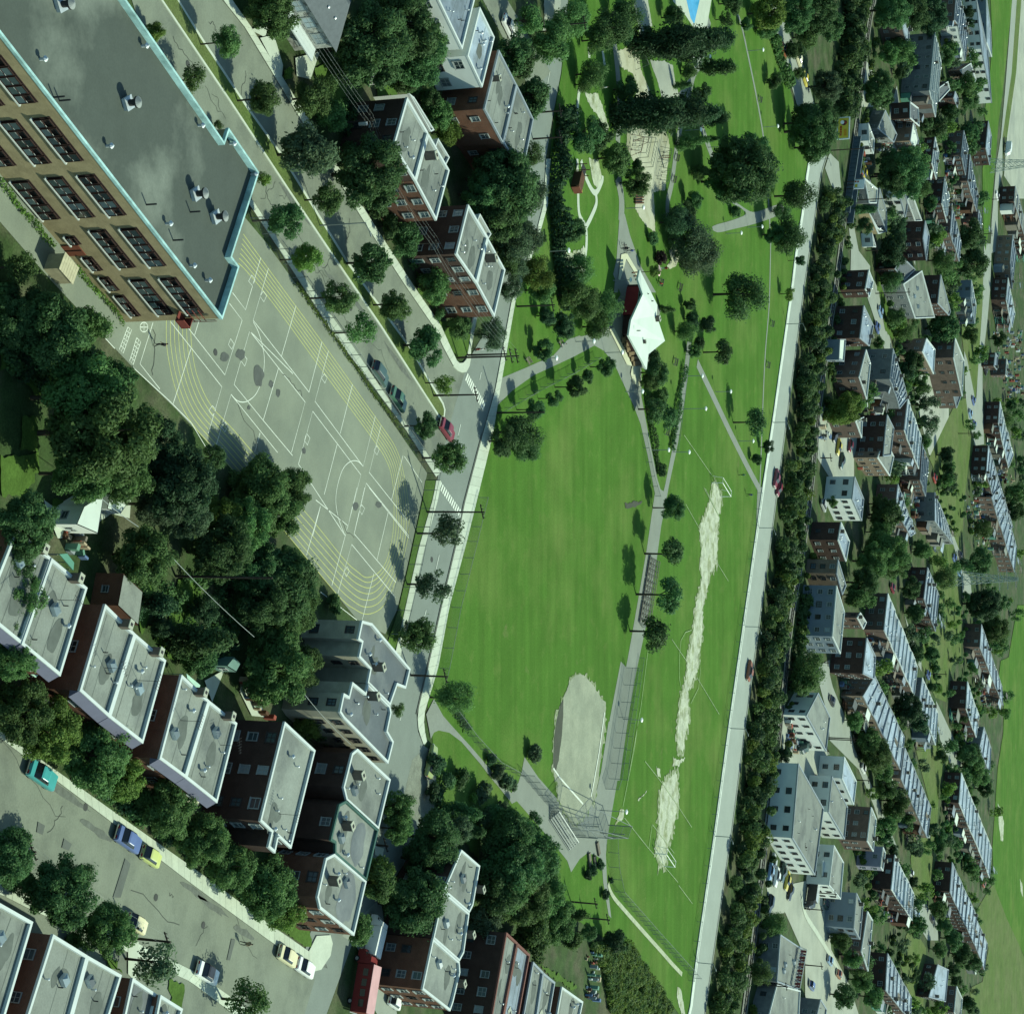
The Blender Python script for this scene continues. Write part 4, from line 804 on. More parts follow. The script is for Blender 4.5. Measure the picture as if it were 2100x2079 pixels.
# timber bin hut beside the school door
hb = P(*T(0, 0, '345,1760')[0]); hut = empty('bin_hut', hb, math.atan2(SU.y, SU.x)); tag(hut, 'pale timber box with slatted lid standing by the school door', 'shed')
b = MB(); b.box((0, 0, 0.95), (2.6, 1.9, 1.9)); b.build('body', M('pale_timber', (0.34, 0.32, 0.21), var=0.2, scale=1.5), hut)
for k in range(7):
    b = MB(); b.box((-1.2 + k * 0.4, 0, 1.98), (0.37, 2.1, 0.08)); b.build('plank', M('pale_lid', (0.42, 0.40, 0.27), var=0.2, scale=1.5), hut)

# ---- houses on the upper side of the front street
def mansard(root, org, a, b, drop=1.1, outw=0.75, m=PURPLE):
    """projecting slate skirt under the roof edge a->b (world points at roof height)"""
    d = (b - a).normalized(); nm = Vector((d.y, -d.x, 0))
    if nm.dot(CAMP - a) < 0: nm = -nm
    v = [a, b, b + nm * outw - Vector((0, 0, drop)), a + nm * outw - Vector((0, 0, drop)), a - Vector((0, 0, drop + .15)), b - Vector((0, 0, drop + .15))]
    MB().add([p - org + (nm * 0.07 - Vector((0, 0, 0.12)) if i < 2 else Vector()) for i, p in enumerate(v)], [(0, 1, 2, 3), (3, 2, 5, 4), (0, 3, 4), (1, 5, 2)]).build('mansard', m, root)
FH = [('row house at the left edge under overhanging street trees', (0, 2, '110,275 338,463 143,1020 -105,817'), 7.1, (2, 3)),
      ('row house half hidden by trees, green canvas rear porch, nearest the school hut', (0, 2, '340,465 570,655 395,1228 145,1022'), 7.2, (2, 3)),
      ('row house with pale window in its brown side wall and chimney by the garage', (0, 2, '690,765 884,956 714,1496 525,1325'), 7.2, (2, 3)),
      ('row house joined to the house with chimney by the garage', (0, 2, '886,958 1085,1130 935,1668 716,1498'), 7.1, (2,)),
      ('row house with one small window in brown gable end, white awnings below', (0, 2, '1190,1225 1367,1392 1214,1893 1046,1770'), 7.2, (2, 3)),
      ('row house with cream awning, facing the dark brick building', (0, 2, '1369,1394 1550,1540 1420,2057 1216,1895'), 7.1, (2,))]
for i, (lab, (c, r, s), h, wn_) in enumerate(FH):
    root, org, loc = building('row_house', lab, T(c, r, s), h, B_RED, R_GRAVEL, C_WHITE, 0.27, group='houses on the upper side of the front street', vents=4, hatches=1, chimneys=0, ants=1, seed=i + 3, doors=(2,), skip=(3,) if i in (2, 4) else (), wspace=3.2)
    q = W(T(c, r, s), h); mansard(root, org, q[3], q[2])
    p = q[0].lerp(q[1], 0.62) - org; put(CHIM, root, (p.x * 0.97, p.y * 0.97, h - 0.3), -0.5, (1.1, 1.1, 1))
    put(WIN['w'], root, ((q[0].lerp(q[3], 0.5) - org) - D1 * 0.03) + Vector((0, 0, -3.2)), math.atan2(D2.y, D2.x) + math.pi, (1.3, 1, 1.3)) if i in (2, 4) else None
for (c, r, s, m, lab) in ((0, 2, '390,435 440,430 485,490 480,540', GREENSH, 'dark green canvas awning on posts behind a row house'), (0, 2, '195,1150 270,1200 235,1240 190,1210', M('mint_canvas', (0.36, 0.56, 0.45)), 'mint green awning at a row house front'), (0, 2, '1010,1895 1040,1845 1165,1930 1130,1960', C_WHITE, 'white awning over a front porch, larger of two'), (0, 2, '970,1840 1000,1800 1040,1838 1010,1870', C_WHITE, 'white awning over a front porch, smaller of two'), (0, 3, '1195,505 1230,450 1310,520 1290,555', M('cream_canvas', (0.62, 0.6, 0.42)), 'cream awning over the porch facing the dark brick building'), (0, 2, '1220,1215 1310,1290 1300,1320 1225,1245', M('mint_canvas', (0.36, 0.56, 0.45)), 'pale mint awning on the rear of a row house')):
    q = W(T(c, r, s), 2.9); cc = sum(q, Vector()) / 4; base = Vector((cc.x, cc.y, 0)); o = empty('awning', base); tag(o, lab, 'awning', 'awnings of the front street')
    me = sheet_mesh('canopy', [p - base for p in q], 2.9, m, 0.12); link('canopy', me, o)
    b = MB()
    for p in q: b.bar((p - base).lerp(Vector(), 0.1) * 1 - Vector((0, 0, 0.1)), Vector(((p - base).x * .9, (p - base).y * .9, 0)), 0.07)
    b.build('post', FRAME_W, o)
building('brick_building', 'near-black brick building with white-edged roof between the row houses', T(1, 3, '270,5 468,190 310,828 228,752 205,858 162,820 186,722 110,650'), 8.0, B_DARK, R_GRAVEL, C_WHITE, 0.27, vents=9, ants=1, seed=9, win='b', wspace=3.4)
U3 = [('cream-dark flat block with green eaves, uppermost of the three beside the dark courtyard', '745,180 960,380 882,705 675,515 655,430 710,210'), ('flat block with a dark roof puddle, middle of the three beside the dark courtyard', '675,517 882,707 803,1040 600,865 600,795 570,775 625,545'), ('flat block with a large round roof puddle at the street corner', '595,867 803,1042 722,1397 500,1222 483,1148 540,895')]
for i, (lab, s) in enumerate(U3):
    root, org, loc = building('apartment_block', lab, T(1, 3, s), 8.0, B_DARK if i < 2 else B_RED, R_GRAVEL, C_WHITE if i == 0 else (C_GREEN if i == 1 else C_WHITE), 0.28, group='three joined blocks by the courtyard', vents=5, hatches=1, seed=20 + i, balc=(), wspace=2.8, win='w')
    q = W(T(1, 3, ('720,350', '650,680', '560,1040')[i]), 7.65)[0] - org; put(CHIM, root, q, 0.5, (1.35, 1.2, 1.1))
    if i: 
        pc = W(T(1, 3, ('', '745,800', '670,1160')[i]), 7.65)[0] - org; rr_ = random.Random(i)
        rx, ry = (3.0, 2.0) if i == 1 else (3.4, 2.6)
        pp = [pc + D2 * rx * math.cos(k * .4488) * rr_.uniform(.8, 1.1) + D1 * ry * math.sin(k * .4488) * rr_.uniform(.8, 1.1) for k in range(14)]
        link('roof_puddle', sheet_mesh('roof_puddle', smooth_loop(pp, 3), 7.67, R_DARK), root)
CR = [('cream-sided block with dark roof beside the main street, touching the schoolyard', '775,870 840,888 1090,1185 1060,1310 1005,1288 958,1422 812,1276 830,1185 755,1105 775,1010 750,990'), ('stepped cream block with dark roof and sunlit wall, beside the main street', '712,1272 798,1342 814,1280 956,1424 965,1470 940,1590 980,1660 945,1800 655,1505 630,1465 655,1345 690,1365')]
for i, (lab, s) in enumerate(CR):
    root, org, loc = building('apartment_block', lab, T(1, 2, s), 8.2, B_CREAM, R_DARK, C_WHITE, 0.27, group='cream blocks on the main street', vents=6, seed=30 + i, wspace=2.7, win='d', wsize=(0.95, 1.2))
    q = W(T(1, 2, ('850,1170', '812,1360')[i]), 7.85)[0] - org; put(CHIM, root, q, 0.5, (1.3, 1.1, 1.2))
B7 = [('white-edged block nearest the big trees in the lower row of three', '1425,840 1545,945 1500,1200 1475,1250 1310,1107'), ('middle block of the lower white-edged row of three', '1308,1110 1475,1254 1440,1510 1410,1566 1242,1417'), ('brown-fronted block at the street end of the lower row of three', '1240,1420 1410,1570 1415,1640 1370,1830 1350,1890 1170,1750')]
for i, (lab, s) in enumerate(B7):
    root, org, loc = building('apartment_block', lab, T(1, 3, s), 7.8, B_DARK if i < 2 else B_RED, R_GRAVEL, C_WHITE, 0.27, group='lower white-edged blocks', vents=5, hatches=1, seed=40 + i, win='w', wspace=2.8, balc=())
    q = W(T(1, 3, ('1520,1095', '1455,1390', '1395,1710')[i]), 7.4)[0] - org; put(CHIM, root, q, 0.5, (1.2, 1.1, 1.0))
m_rr = M('red_roof_edge', (0.16, 0.075, 0.06))
for i, (lab, s, rim) in enumerate((('grey flat-roofed block with red divider at the bottom edge of the photo', '125,1380 197,1447 100,1950 25,1950', m_rr), ('grey flat-roofed block with dark chimney hole, second from the dark trees', '197,1449 278,1525 200,1950 102,1950', m_rr), ('narrow grey flat-roofed block left of the garden, third of four', '300,1572 366,1640 320,1950 232,1950', C_GREY), ('narrow grey flat-roofed block beside the garden shed', '366,1642 442,1705 400,1950 322,1950', C_GREY), ('end block with brown side wall above the vegetable garden', '488,1735 625,1832 600,1950 450,1950', C_WHITE))):
    root, org, loc = building('apartment_block', lab, T(2, 3, s), 7.6, B_DARK if i < 4 else B_RED, R_GRAVEL if i != 1 else R_BLUE, rim, 0.3, group='blocks at the bottom edge by the garden', vents=3, seed=50 + i, win='w', wspace=2.6)
    if i in (1, 3): put(CHIM, root, (loc[0] + loc[1]) * 0.42 + Vector((0, 0, -0.2)), 0.4, (2.2, 1.6, 0.9))
for i, (lab, s, h, roof) in enumerate((('grey-roofed house at the lower-left corner beside a brown wall', '0,1190 215,1312 10,2000 -300,1870', 6.8, R_GRAVEL), ('flat-roofed house with brown side wall, second along the lower-left row', '350,1395 572,1532 445,2000 170,1960', 7.2, R_GRAVEL), ('flat-roofed house sharing a white divider, third along the lower-left row', '576,1535 795,1660 690,2000 450,2000', 7.2, R_GRAVEL), ('low house with dark round roof patch, fourth along the lower-left row', '870,1680 1032,1790 980,2000 800,2000', 6.2, R_DARK), ('small white-edged flat roof at the bottom edge by driveways', '1052,1790 1195,1880 1160,2000 1010,2000', 6.8, R_GRAVEL))):
    building('row_house', lab, T(0, 3, s), h, B_RED, roof, C_WHITE, 0.27, group='houses of the lower-left row', vents=2, hatches=1 if i < 3 else 0, seed=60 + i, win='w', wspace=3.4)

# ---- houses between the school street and the main street
root, org, loc = building('row_house', 'white-rimmed flat house with blue-dark roof at the top edge of the photo', T(1, 0, '1255,-40 1430,322 1525,-60 1380,-300'), 7.2, W_WHITE, R_BLUE, C_WHITE, 0.3, vents=6, seed=70, group='houses above the school street')
building('row_house', 'flat house with white lower walls and open white stair', T(1, 0, '1545,50 1640,245 1560,570 1465,365'), 7.2, W_WHITE, R_BLUE, C_WHITE, 0.3, vents=6, seed=71, group='houses above the school street', skip=(3,), wsize=(1.6, 1.5))
building('row_house', 'grey flat house with brown side wall beside the white-walled house', T(1, 0, '1670,330 1785,556 1697,938 1575,712'), 7.6, B_RED, R_GRAVEL, C_GREY, 0.25, vents=5, chimneys=1, seed=72, group='houses above the school street', skip=(1,))
building('row_house', 'grey flat house at the main street, far end of the brown pair', T(1, 0, '1787,558 1895,780 1825,1130 1700,932'), 7.6, B_RED, R_GRAVEL, C_GREY, 0.25, vents=6, seed=73, group='houses above the school street', skip=(3,))
for i, (lab, s, sk) in enumerate((('brown brick flat house with chimney shadow, nearer half of the pair behind the elm', '1070,640 1206,871 1122,1181 980,955', (1,)), ('brown brick flat house, farther half of the pair behind the elm', '1207,873 1345,1115 1260,1440 1124,1184', (3,)), ('brown brick flat house, nearer half of the pair at the zebra corner', '1470,1340 1595,1555 1522,1851 1390,1660', (1,)), ('brown brick flat house with white porches, farther half of the corner pair', '1597,1557 1710,1765 1640,2069 1525,1854', (3,)))):
    root, org, loc = building('row_house', lab, T(1, 0, s), 8.0, B_RED if i % 2 else B_DARK, R_GRAVEL, C_WHITE, 0.3, vents=4, seed=75 + i, group='brown brick pairs above the school street', skip=sk, wspace=2.6, doors=(2,))
    if i % 2 == 0:
        q = W(T(1, 0, ('1190,1020', '', '1585,1690')[i]), 7.7)[0] - org; put(CHIM, root, q, 0.5, (1.4, 1.1, 1.3))
    else:
        q = W(T(1, 0, ('', '1140,1340', '', '1530,1990')[i]), 5.2)[0]; bq = MB(); bq.box(q - org, (2.4, 1.8, 0.1), 0, (D1, D2)); tag(bq.build('porch_canopy', M('mint_sheet', (0.38, 0.62, 0.5)), root), 'mint green porch canopy')
for lab, s in (('narrow wooden gallery behind the nearer elm-side house', '1085,615 1115,640 1245,850 1225,860'), ('white rear extension of the farther elm-side house', '1272,908 1345,1030 1310,1100 1245,985'), ('white rear gallery of the corner pair', '1545,1400 1618,1530 1600,1560 1530,1440')):
    building('rear_gallery', lab, T(1, 0, s), 5.5, W_WHITE, R_GRAVEL, C_WHITE, 0.15, cat='shed', group='rear galleries', vents=0, seed=3)
# stone house with hipped roof
hp = W(T(1, 0, '605,345 370,-80 760,-260 800,-120'), 5.6); hroot = empty('stone_house', Vector((sum(p.x for p in hp) / 4, sum(p.y for p in hp) / 4, 0))); tag(hroot, 'two-storey house with stone front and grey hipped roof', 'house'); ho = hroot.location.copy()
ea = P(*T(1, 0, '605,345')[0], 5.8); e1 = ea - D1 * 13; e2 = ea - D2 * 8.5; e3 = e1 - D2 * 8.5
lowp = [p + Vector((0, 0, 0)) for p in (ea, e1, e3, e2)]
if area2(lowp) < 0: lowp.reverse()
link('wall', walls_mesh([p - ho for p in inset(lowp, 0.5)], -0.1, 5.75, W_STONE), hroot)
mid1 = (ea + e2) / 2 - D1 * 3.8 + Vector((0, 0, 2.4)); mid2 = (e1 + e3) / 2 + D1 * 3.8 + Vector((0, 0, 2.4))
MB().add([p - ho for p in (ea, e1, e3, e2, mid1, mid2)], [(0, 4, 5, 1), (1, 5, 2), (2, 5, 4, 3), (3, 4, 0)]).build('roof', R_SHINGLE, hroot)
rzh = math.atan2(D1.y, D1.x) + math.pi / 2 - math.pi / 2
for k in range(4):
    p = ea - D1 * (2.2 + k * 3) - D2 * 0.47 - ho
    for z in (0.9, 3.5): put(WIN['b'], hroot, (p.x, p.y, z), math.atan2(-D1.y, -D1.x) + math.pi, (2.0, 1, 1.5))
bb = MB(); bb.box(ea - D1 * 6.5 + D2 * 0.55 - ho + Vector((0, 0, -2.9)), (12, 2.0, 0.18), 0, (D1, D2)); bb.build('balcony', C_WHITE, hroot)
for k in range(3):
    p = ea - D1 * (4 + k * 2) - D2 * 2 - ho; put(VENT_S, hroot, (p.x, p.y, 6.3), 0, (1.3,) * 3)
# garden sheds and garages near the houses
for lab, s, c, r, h, wm, rm in (('grey-roofed brick garage behind the row houses', '808,560 935,680 905,900 770,770', 0, 2, 3.4, B_RED, R_GRAVEL), ('white-roofed shed under the big schoolyard tree', '550,120 680,40 640,300 500,240', 0, 2, 3.4, W_WHITE, R_WHITE), ('small white shed roof by a blue car', '720,60 830,110 790,170 700,140', 0, 2, 2.6, W_WHITE, R_WHITE), ('mint shed in the dark yard', '1480,1165 1530,1105 1575,1150 1545,1205', 0, 2, 2.4, M('dull_mint', (0.14, 0.24, 0.2)), M('dull_mint', (0.14, 0.24, 0.2))), ('small pale garden shed behind the stone house', '878,420 948,450 920,550 865,460', 1, 0, 2.4, W_WHITE, R_GRAVEL)):
    building('shed', lab, T(c, r, s), h, wm, rm, None, cat='shed', vents=0, seed=5, win='s', wsize=(0.8, 0.8))
# ---- the park pavilion with its folded white roof
PVH = 4.2
pv0 = P(*T(2, 1, '960,600')[0]); pav = empty('park_pavilion', pv0); tag(pav, 'park pavilion with folded white roof and dark timber front', 'pavilion')
pr = {k: P(*T(2, 1, v)[0], z) - pv0 for k, (v, z) in {'a': ('995,170', 5.2), 'b': ('1110,400', 4.6), 'c': ('1105,470', 4.6), 'd': ('1160,635', 4.4), 'e': ('1052,722', 4.0), 'f': ('1040,822', 3.8), 'g': ('922,600', 3.8), 'h': ('938,500', 4.4), 'i': ('1015,330', 5.4), 'j': ('982,232', 5.0)}.items()}
def slab_faces(tris, th=0.35):
    b = MB(); used = sorted({k for t in tris for k in t}); idx = {k: i for i, k in enumerate(used)}; n = len(used)
    b.v = [tuple(pr[k]) for k in used] + [tuple(pr[k] - Vector((0, 0, th))) for k in used]
    for t in tris: b.f.append(tuple(idx[k] for k in t)); b.f.append(tuple(n + idx[k] for k in reversed(t)))
    b.m = [0] * len(b.f); return b, idx, n
b, idx, n = slab_faces([('a', 'j', 'i', 'b'), ('b', 'i', 'c'), ('c', 'i', 'h'), ('c', 'h', 'd'), ('d', 'h', 'g', 'e'), ('e', 'g', 'f')])
ring = 'abcdefghij'
for i in range(10):
    p, q = idx[ring[i]], idx[ring[(i + 1) % 10]]; b.f.append((p, q, n + q, n + p)); b.m.append(0)
b.build('roof', R_WHITE, pav)
wq = [p - pv0 for p in W(T(2, 1, '915,268 885,470 878,590 925,705 985,665 962,470 950,395'))]
if area2(wq) < 0: wq.reverse()
link('wall', walls_mesh(wq, 0, 3.7, M('dark_timber', (0.05, 0.03, 0.025), var=0.3, scale=1)), pav)
fr0, fr1 = P(*T(2, 1, '884,468')[0]) - pv0, P(*T(2, 1, '912,285')[0]) - pv0
dd = (fr1 - fr0).normalized(); nn = Vector((dd.y, -dd.x, 0)); nn = nn if nn.y < 0 else -nn
b = MB(); b.box((fr0 + fr1) / 2 + Vector((0, 0, 1.25)) + nn * 0.15, ((fr1 - fr0).length, 0.12, 2.5), 0, (dd, nn)); tag(b.build('front_panel', M('dark_red_panel', (0.22, 0.035, 0.035), var=0.2), pav), 'dark red panelled front')
b = MB()
for k in range(9): b.bar(fr0.lerp(fr1, k / 8) + nn * .12 + Vector((0, 0, 2.55)), fr0.lerp(fr1, k / 8) + nn * .12 + Vector((0, 0, 3.7)), 0.1)
for z in (2.58, 3.1, 3.68): b.bar(fr0 + nn * .12 + Vector((0, 0, z)), fr1 + nn * .12 + Vector((0, 0, z)), 0.1)
b.build('window', [M('teal_frame', (0.12, 0.24, 0.2))], pav)
for k in range(6):       # timber steps at the lower end
    a_, c_ = P(*T(2, 1, '%d,%d' % (880 + k * 14, 630 + k * 30))[0], 0.35) - pv0, P(*T(2, 1, '%d,%d' % (930 + k * 14, 625 + k * 30))[0], 0.35) - pv0
    b = MB(); b.bar(a_, c_, 1.15, 0.22); b.build('step', M('weathered_plank', (0.17, 0.13, 0.075), var=0.3, scale=1), pav)
for k in range(3):
    a_, c_ = P(*T(2, 1, '%d,%d' % (945 + k * 12, 190 + k * 22))[0], 2.6) - pv0, P(*T(2, 1, '%d,%d' % (985, 185 + k * 22))[0], 2.6) - pv0
    MB().bar(a_, c_, 0.25).build('pergola_beam', WOODB, pav)
put(CHIM, pav, P(*T(2, 1, '1095,490')[0], 4.4) - pv0, 0.6, (1.2, 1.2, 0.8)); put(CHIM, pav, P(*T(2, 1, '1015,640')[0], 3.9) - pv0, 0.3, (0.9, 0.5, 0.5))
for s in ('1030,328', '1060,375', '975,568'): put(PIPE, pav, P(*T(2, 1, s)[0], 4.6) - pv0, 0, (1.5, 1.5, 1.2))
for s in ('790,560 820,548 930,770 940,800 905,790', '940,800 990,800 1000,890 985,945 945,900 930,850', '868,70 900,62 905,80 880,180 860,240 848,230', '905,62 990,205 975,225 950,180 895,90'):
    ground('cream_paving', T(2, 1, s), 0.03, M('cream_concrete', (0.47, 0.49, 0.34), var=0.1))
# ================================================================== across the railway: rows of flat-roofed houses, blocks and works
HR = house_row
N_RED = B_RED
B_RED = brickmat('weathered_brick', (0.125, 0.09, 0.07), (0.105, 0.076, 0.06), (0.12, 0.1, 0.085)); B_TAN = brickmat('weathered_tan_brick', (0.17, 0.13, 0.09), (0.145, 0.112, 0.08), (0.18, 0.16, 0.13))
# (sheet, corners, height, houses, description, wall, roof, coping)
FAR = [
 (3, 2, '1025,690 1222,1172 1200,1362 1000,930', 6.0, 9, 'the long brick row behind the big leafy tree', B_RED, R_BLUE),
 (3, 2, '1285,520 1357,702 1335,940 1260,722', 6.0, 5, 'the short row above the rough alley', B_DARK, R_BLUE),
 (3, 2, '940,1230 1132,1632 1106,1842 862,1362', 6.2, 8, 'the row beside the wide grey street', B_TAN, R_BLUE),
 (3, 2, '1250,1240 1352,1472 1336,1682 1230,1402', 6.0, 6, 'the narrow row beside the pale alley street', B_GREY, R_BLUE),
 (3, 2, '1762,-10 1867,392 1852,552 1702,62', 6.0, 8, 'the row by the pylon at the far field', B_RED, R_BLUE),
 (3, 2, '1636,890 1770,1302 1776,1422 1626,1042', 6.0, 7, 'the far row ending at the bright field', B_RED, R_BLUE),
 (3, 2, '1545,1265 1622,1492 1602,1632 1536,1442', 6.0, 4, 'the dark-ended row near the pale alley street', B_DARK, R_BLUE),
 (3, 2, '1652,1562 1702,1702 1692,1872 1622,1702', 6.0, 3, 'the short grey row touching the far field', B_GREY, R_BLUE),
 (3, 3, '1135,170 1306,562 1282,762 1110,372', 6.2, 8, 'the long row beside the rough alley grass', B_TAN, R_BLUE),
 (3, 3, '1505,335 1706,832 1692,1022 1490,532', 5.8, 10, 'the longest row next to the far field', B_DARK, R_BLUE),
 (3, 3, '1445,920 1606,1272 1586,1452 1430,1112', 5.8, 8, 'the dark-ended row below the vegetable yards', B_DARK, R_BLUE),
 (3, 3, '1607,1300 1677,1452 1657,1622 1590,1452', 5.8, 3, 'the three houses at the field corner', B_RED, R_BLUE),
 (1600, 1700, '1188,262 1384,664 1366,940 1150,620', 6.0, 7, 'the row behind the violet-walled house', B_DARK, R_BLUE),
 (1600, 1700, '1112,1280 1360,1740 1352,1980 1090,1660', 6.4, 7, 'the tall black-ended row near the bottom edge', B_DARK, R_BLUE),
 (1700, 700, '632,70 780,560 700,660 600,370', 7.5, 9, 'the striped terrace with brown walls', B_GREY, R_BLUE),
 (1700, 700, '778,555 905,940 880,1250 742,870', 7.0, 6, 'the terrace beyond the striped one', B_RED, R_BLUE),
 (1700, 700, '920,1020 980,1180 950,1520 900,1360', 6.5, 4, 'the brown-ended row by a red car', B_RED, R_BLUE),
 (1700, 700, '1565,1020 1810,1820 1720,1913 1545,1290', 5.8, 12, 'the long row along the alley with sheds', B_DARK, R_BLUE),
 (1700, 700, '1680,590 1810,1110 1760,1240 1665,800', 5.8, 7, 'the dark-ended row near the pale street corner', B_DARK, R_BLUE),
 (1700, 700, '680,1400 850,1880 800,1913 655,1620', 6.2, 6, 'the brown-ended row behind the white-walled block', B_RED, R_BLUE),
 (1700, 700, '1040,1480 1160,1780 1220,1990 1040,1760', 6.0, 6, 'the blue-roofed row beside rough grass', B_GREY, R_BLUE),
 (1700, 0, '1045,320 1108,610 1050,1150 990,890', 9.0, 6, 'the tall grey row with many windows', B_GREY, R_GRAVEL),
 (1700, 0, '1250,-40 1310,-10 1270,240 1232,200', 6.5, 3, 'the short blue row at the top edge', B_RED, R_BLUE),
 (1700, 0, '1300,20 1368,300 1340,600 1270,260', 6.5, 5, 'the white-balconied row beside the white works', W_WHITE, R_BLUE),
 (1700, 0, '1045,1345 1085,1490 1060,1760 1012,1600', 6.5, 3, 'the black brick houses with pale blue roofs', B_DARK, R_BLUE),
 (1700, 0, '1325,1280 1368,1450 1342,1720 1300,1520', 6.0, 4, 'the brown row between gardens near the field strip', B_RED, R_BLUE),
 (1700, 300, '1385,80 1465,480 1450,640 1365,340', 6.0, 6, 'the pale-roofed row beside the green strip', B_RED, R_BLUE),
 (1700, 300, '1140,300 1178,470 1160,750 1110,560', 6.0, 4, 'the dark row behind the big round elm', B_DARK, R_BLUE),
 (1700, 300, '1212,590 1300,950 1280,1130 1192,850', 6.2, 5, 'the brown row above the wooden galleries', B_RED, R_BLUE),
 (1700, 300, '1470,620 1500,700 1500,820 1465,720', 6.0, 2, 'the pair at the green strip tip', B_RED, R_BLUE),
 (1700, 300, '1400,1310 1448,1560 1432,1740 1395,1480', 5.5, 4, 'the blue-fronted row beside the alley grass', W_BLUE, R_BLUE),
 (1700, 300, '1830,390 1990,960 1990,1100 1820,540', 6.0, 7, 'the dark-ended row beyond the long fence', B_DARK, R_GRAVEL),
 (1700, 300, '1806,870 1840,1060 1800,1400 1780,1140', 6.5, 3, 'the black block with orange end wall', B_TAN, R_BLUE),
 (1700, 300, '1760,1290 1830,1640 1800,1780 1740,1500', 6.0, 4, 'the dark houses at the right edge', B_DARK, R_BLUE),
]
for i, (c, r, s, h, n, desc, wm, rm) in enumerate(FAR):
    HR(c, r, s, h, n, desc, wm, rm, C_GREY if i % 3 else C_WHITE, size=600 if c < 10 else (400 if c == 1700 else 380), alt=(B_RED if wm is not B_RED else B_DARK) if i % 4 == 1 else None, vents=3 if h > 6 else 2, wsize=(1.1, 1.3), wspace=3.4)
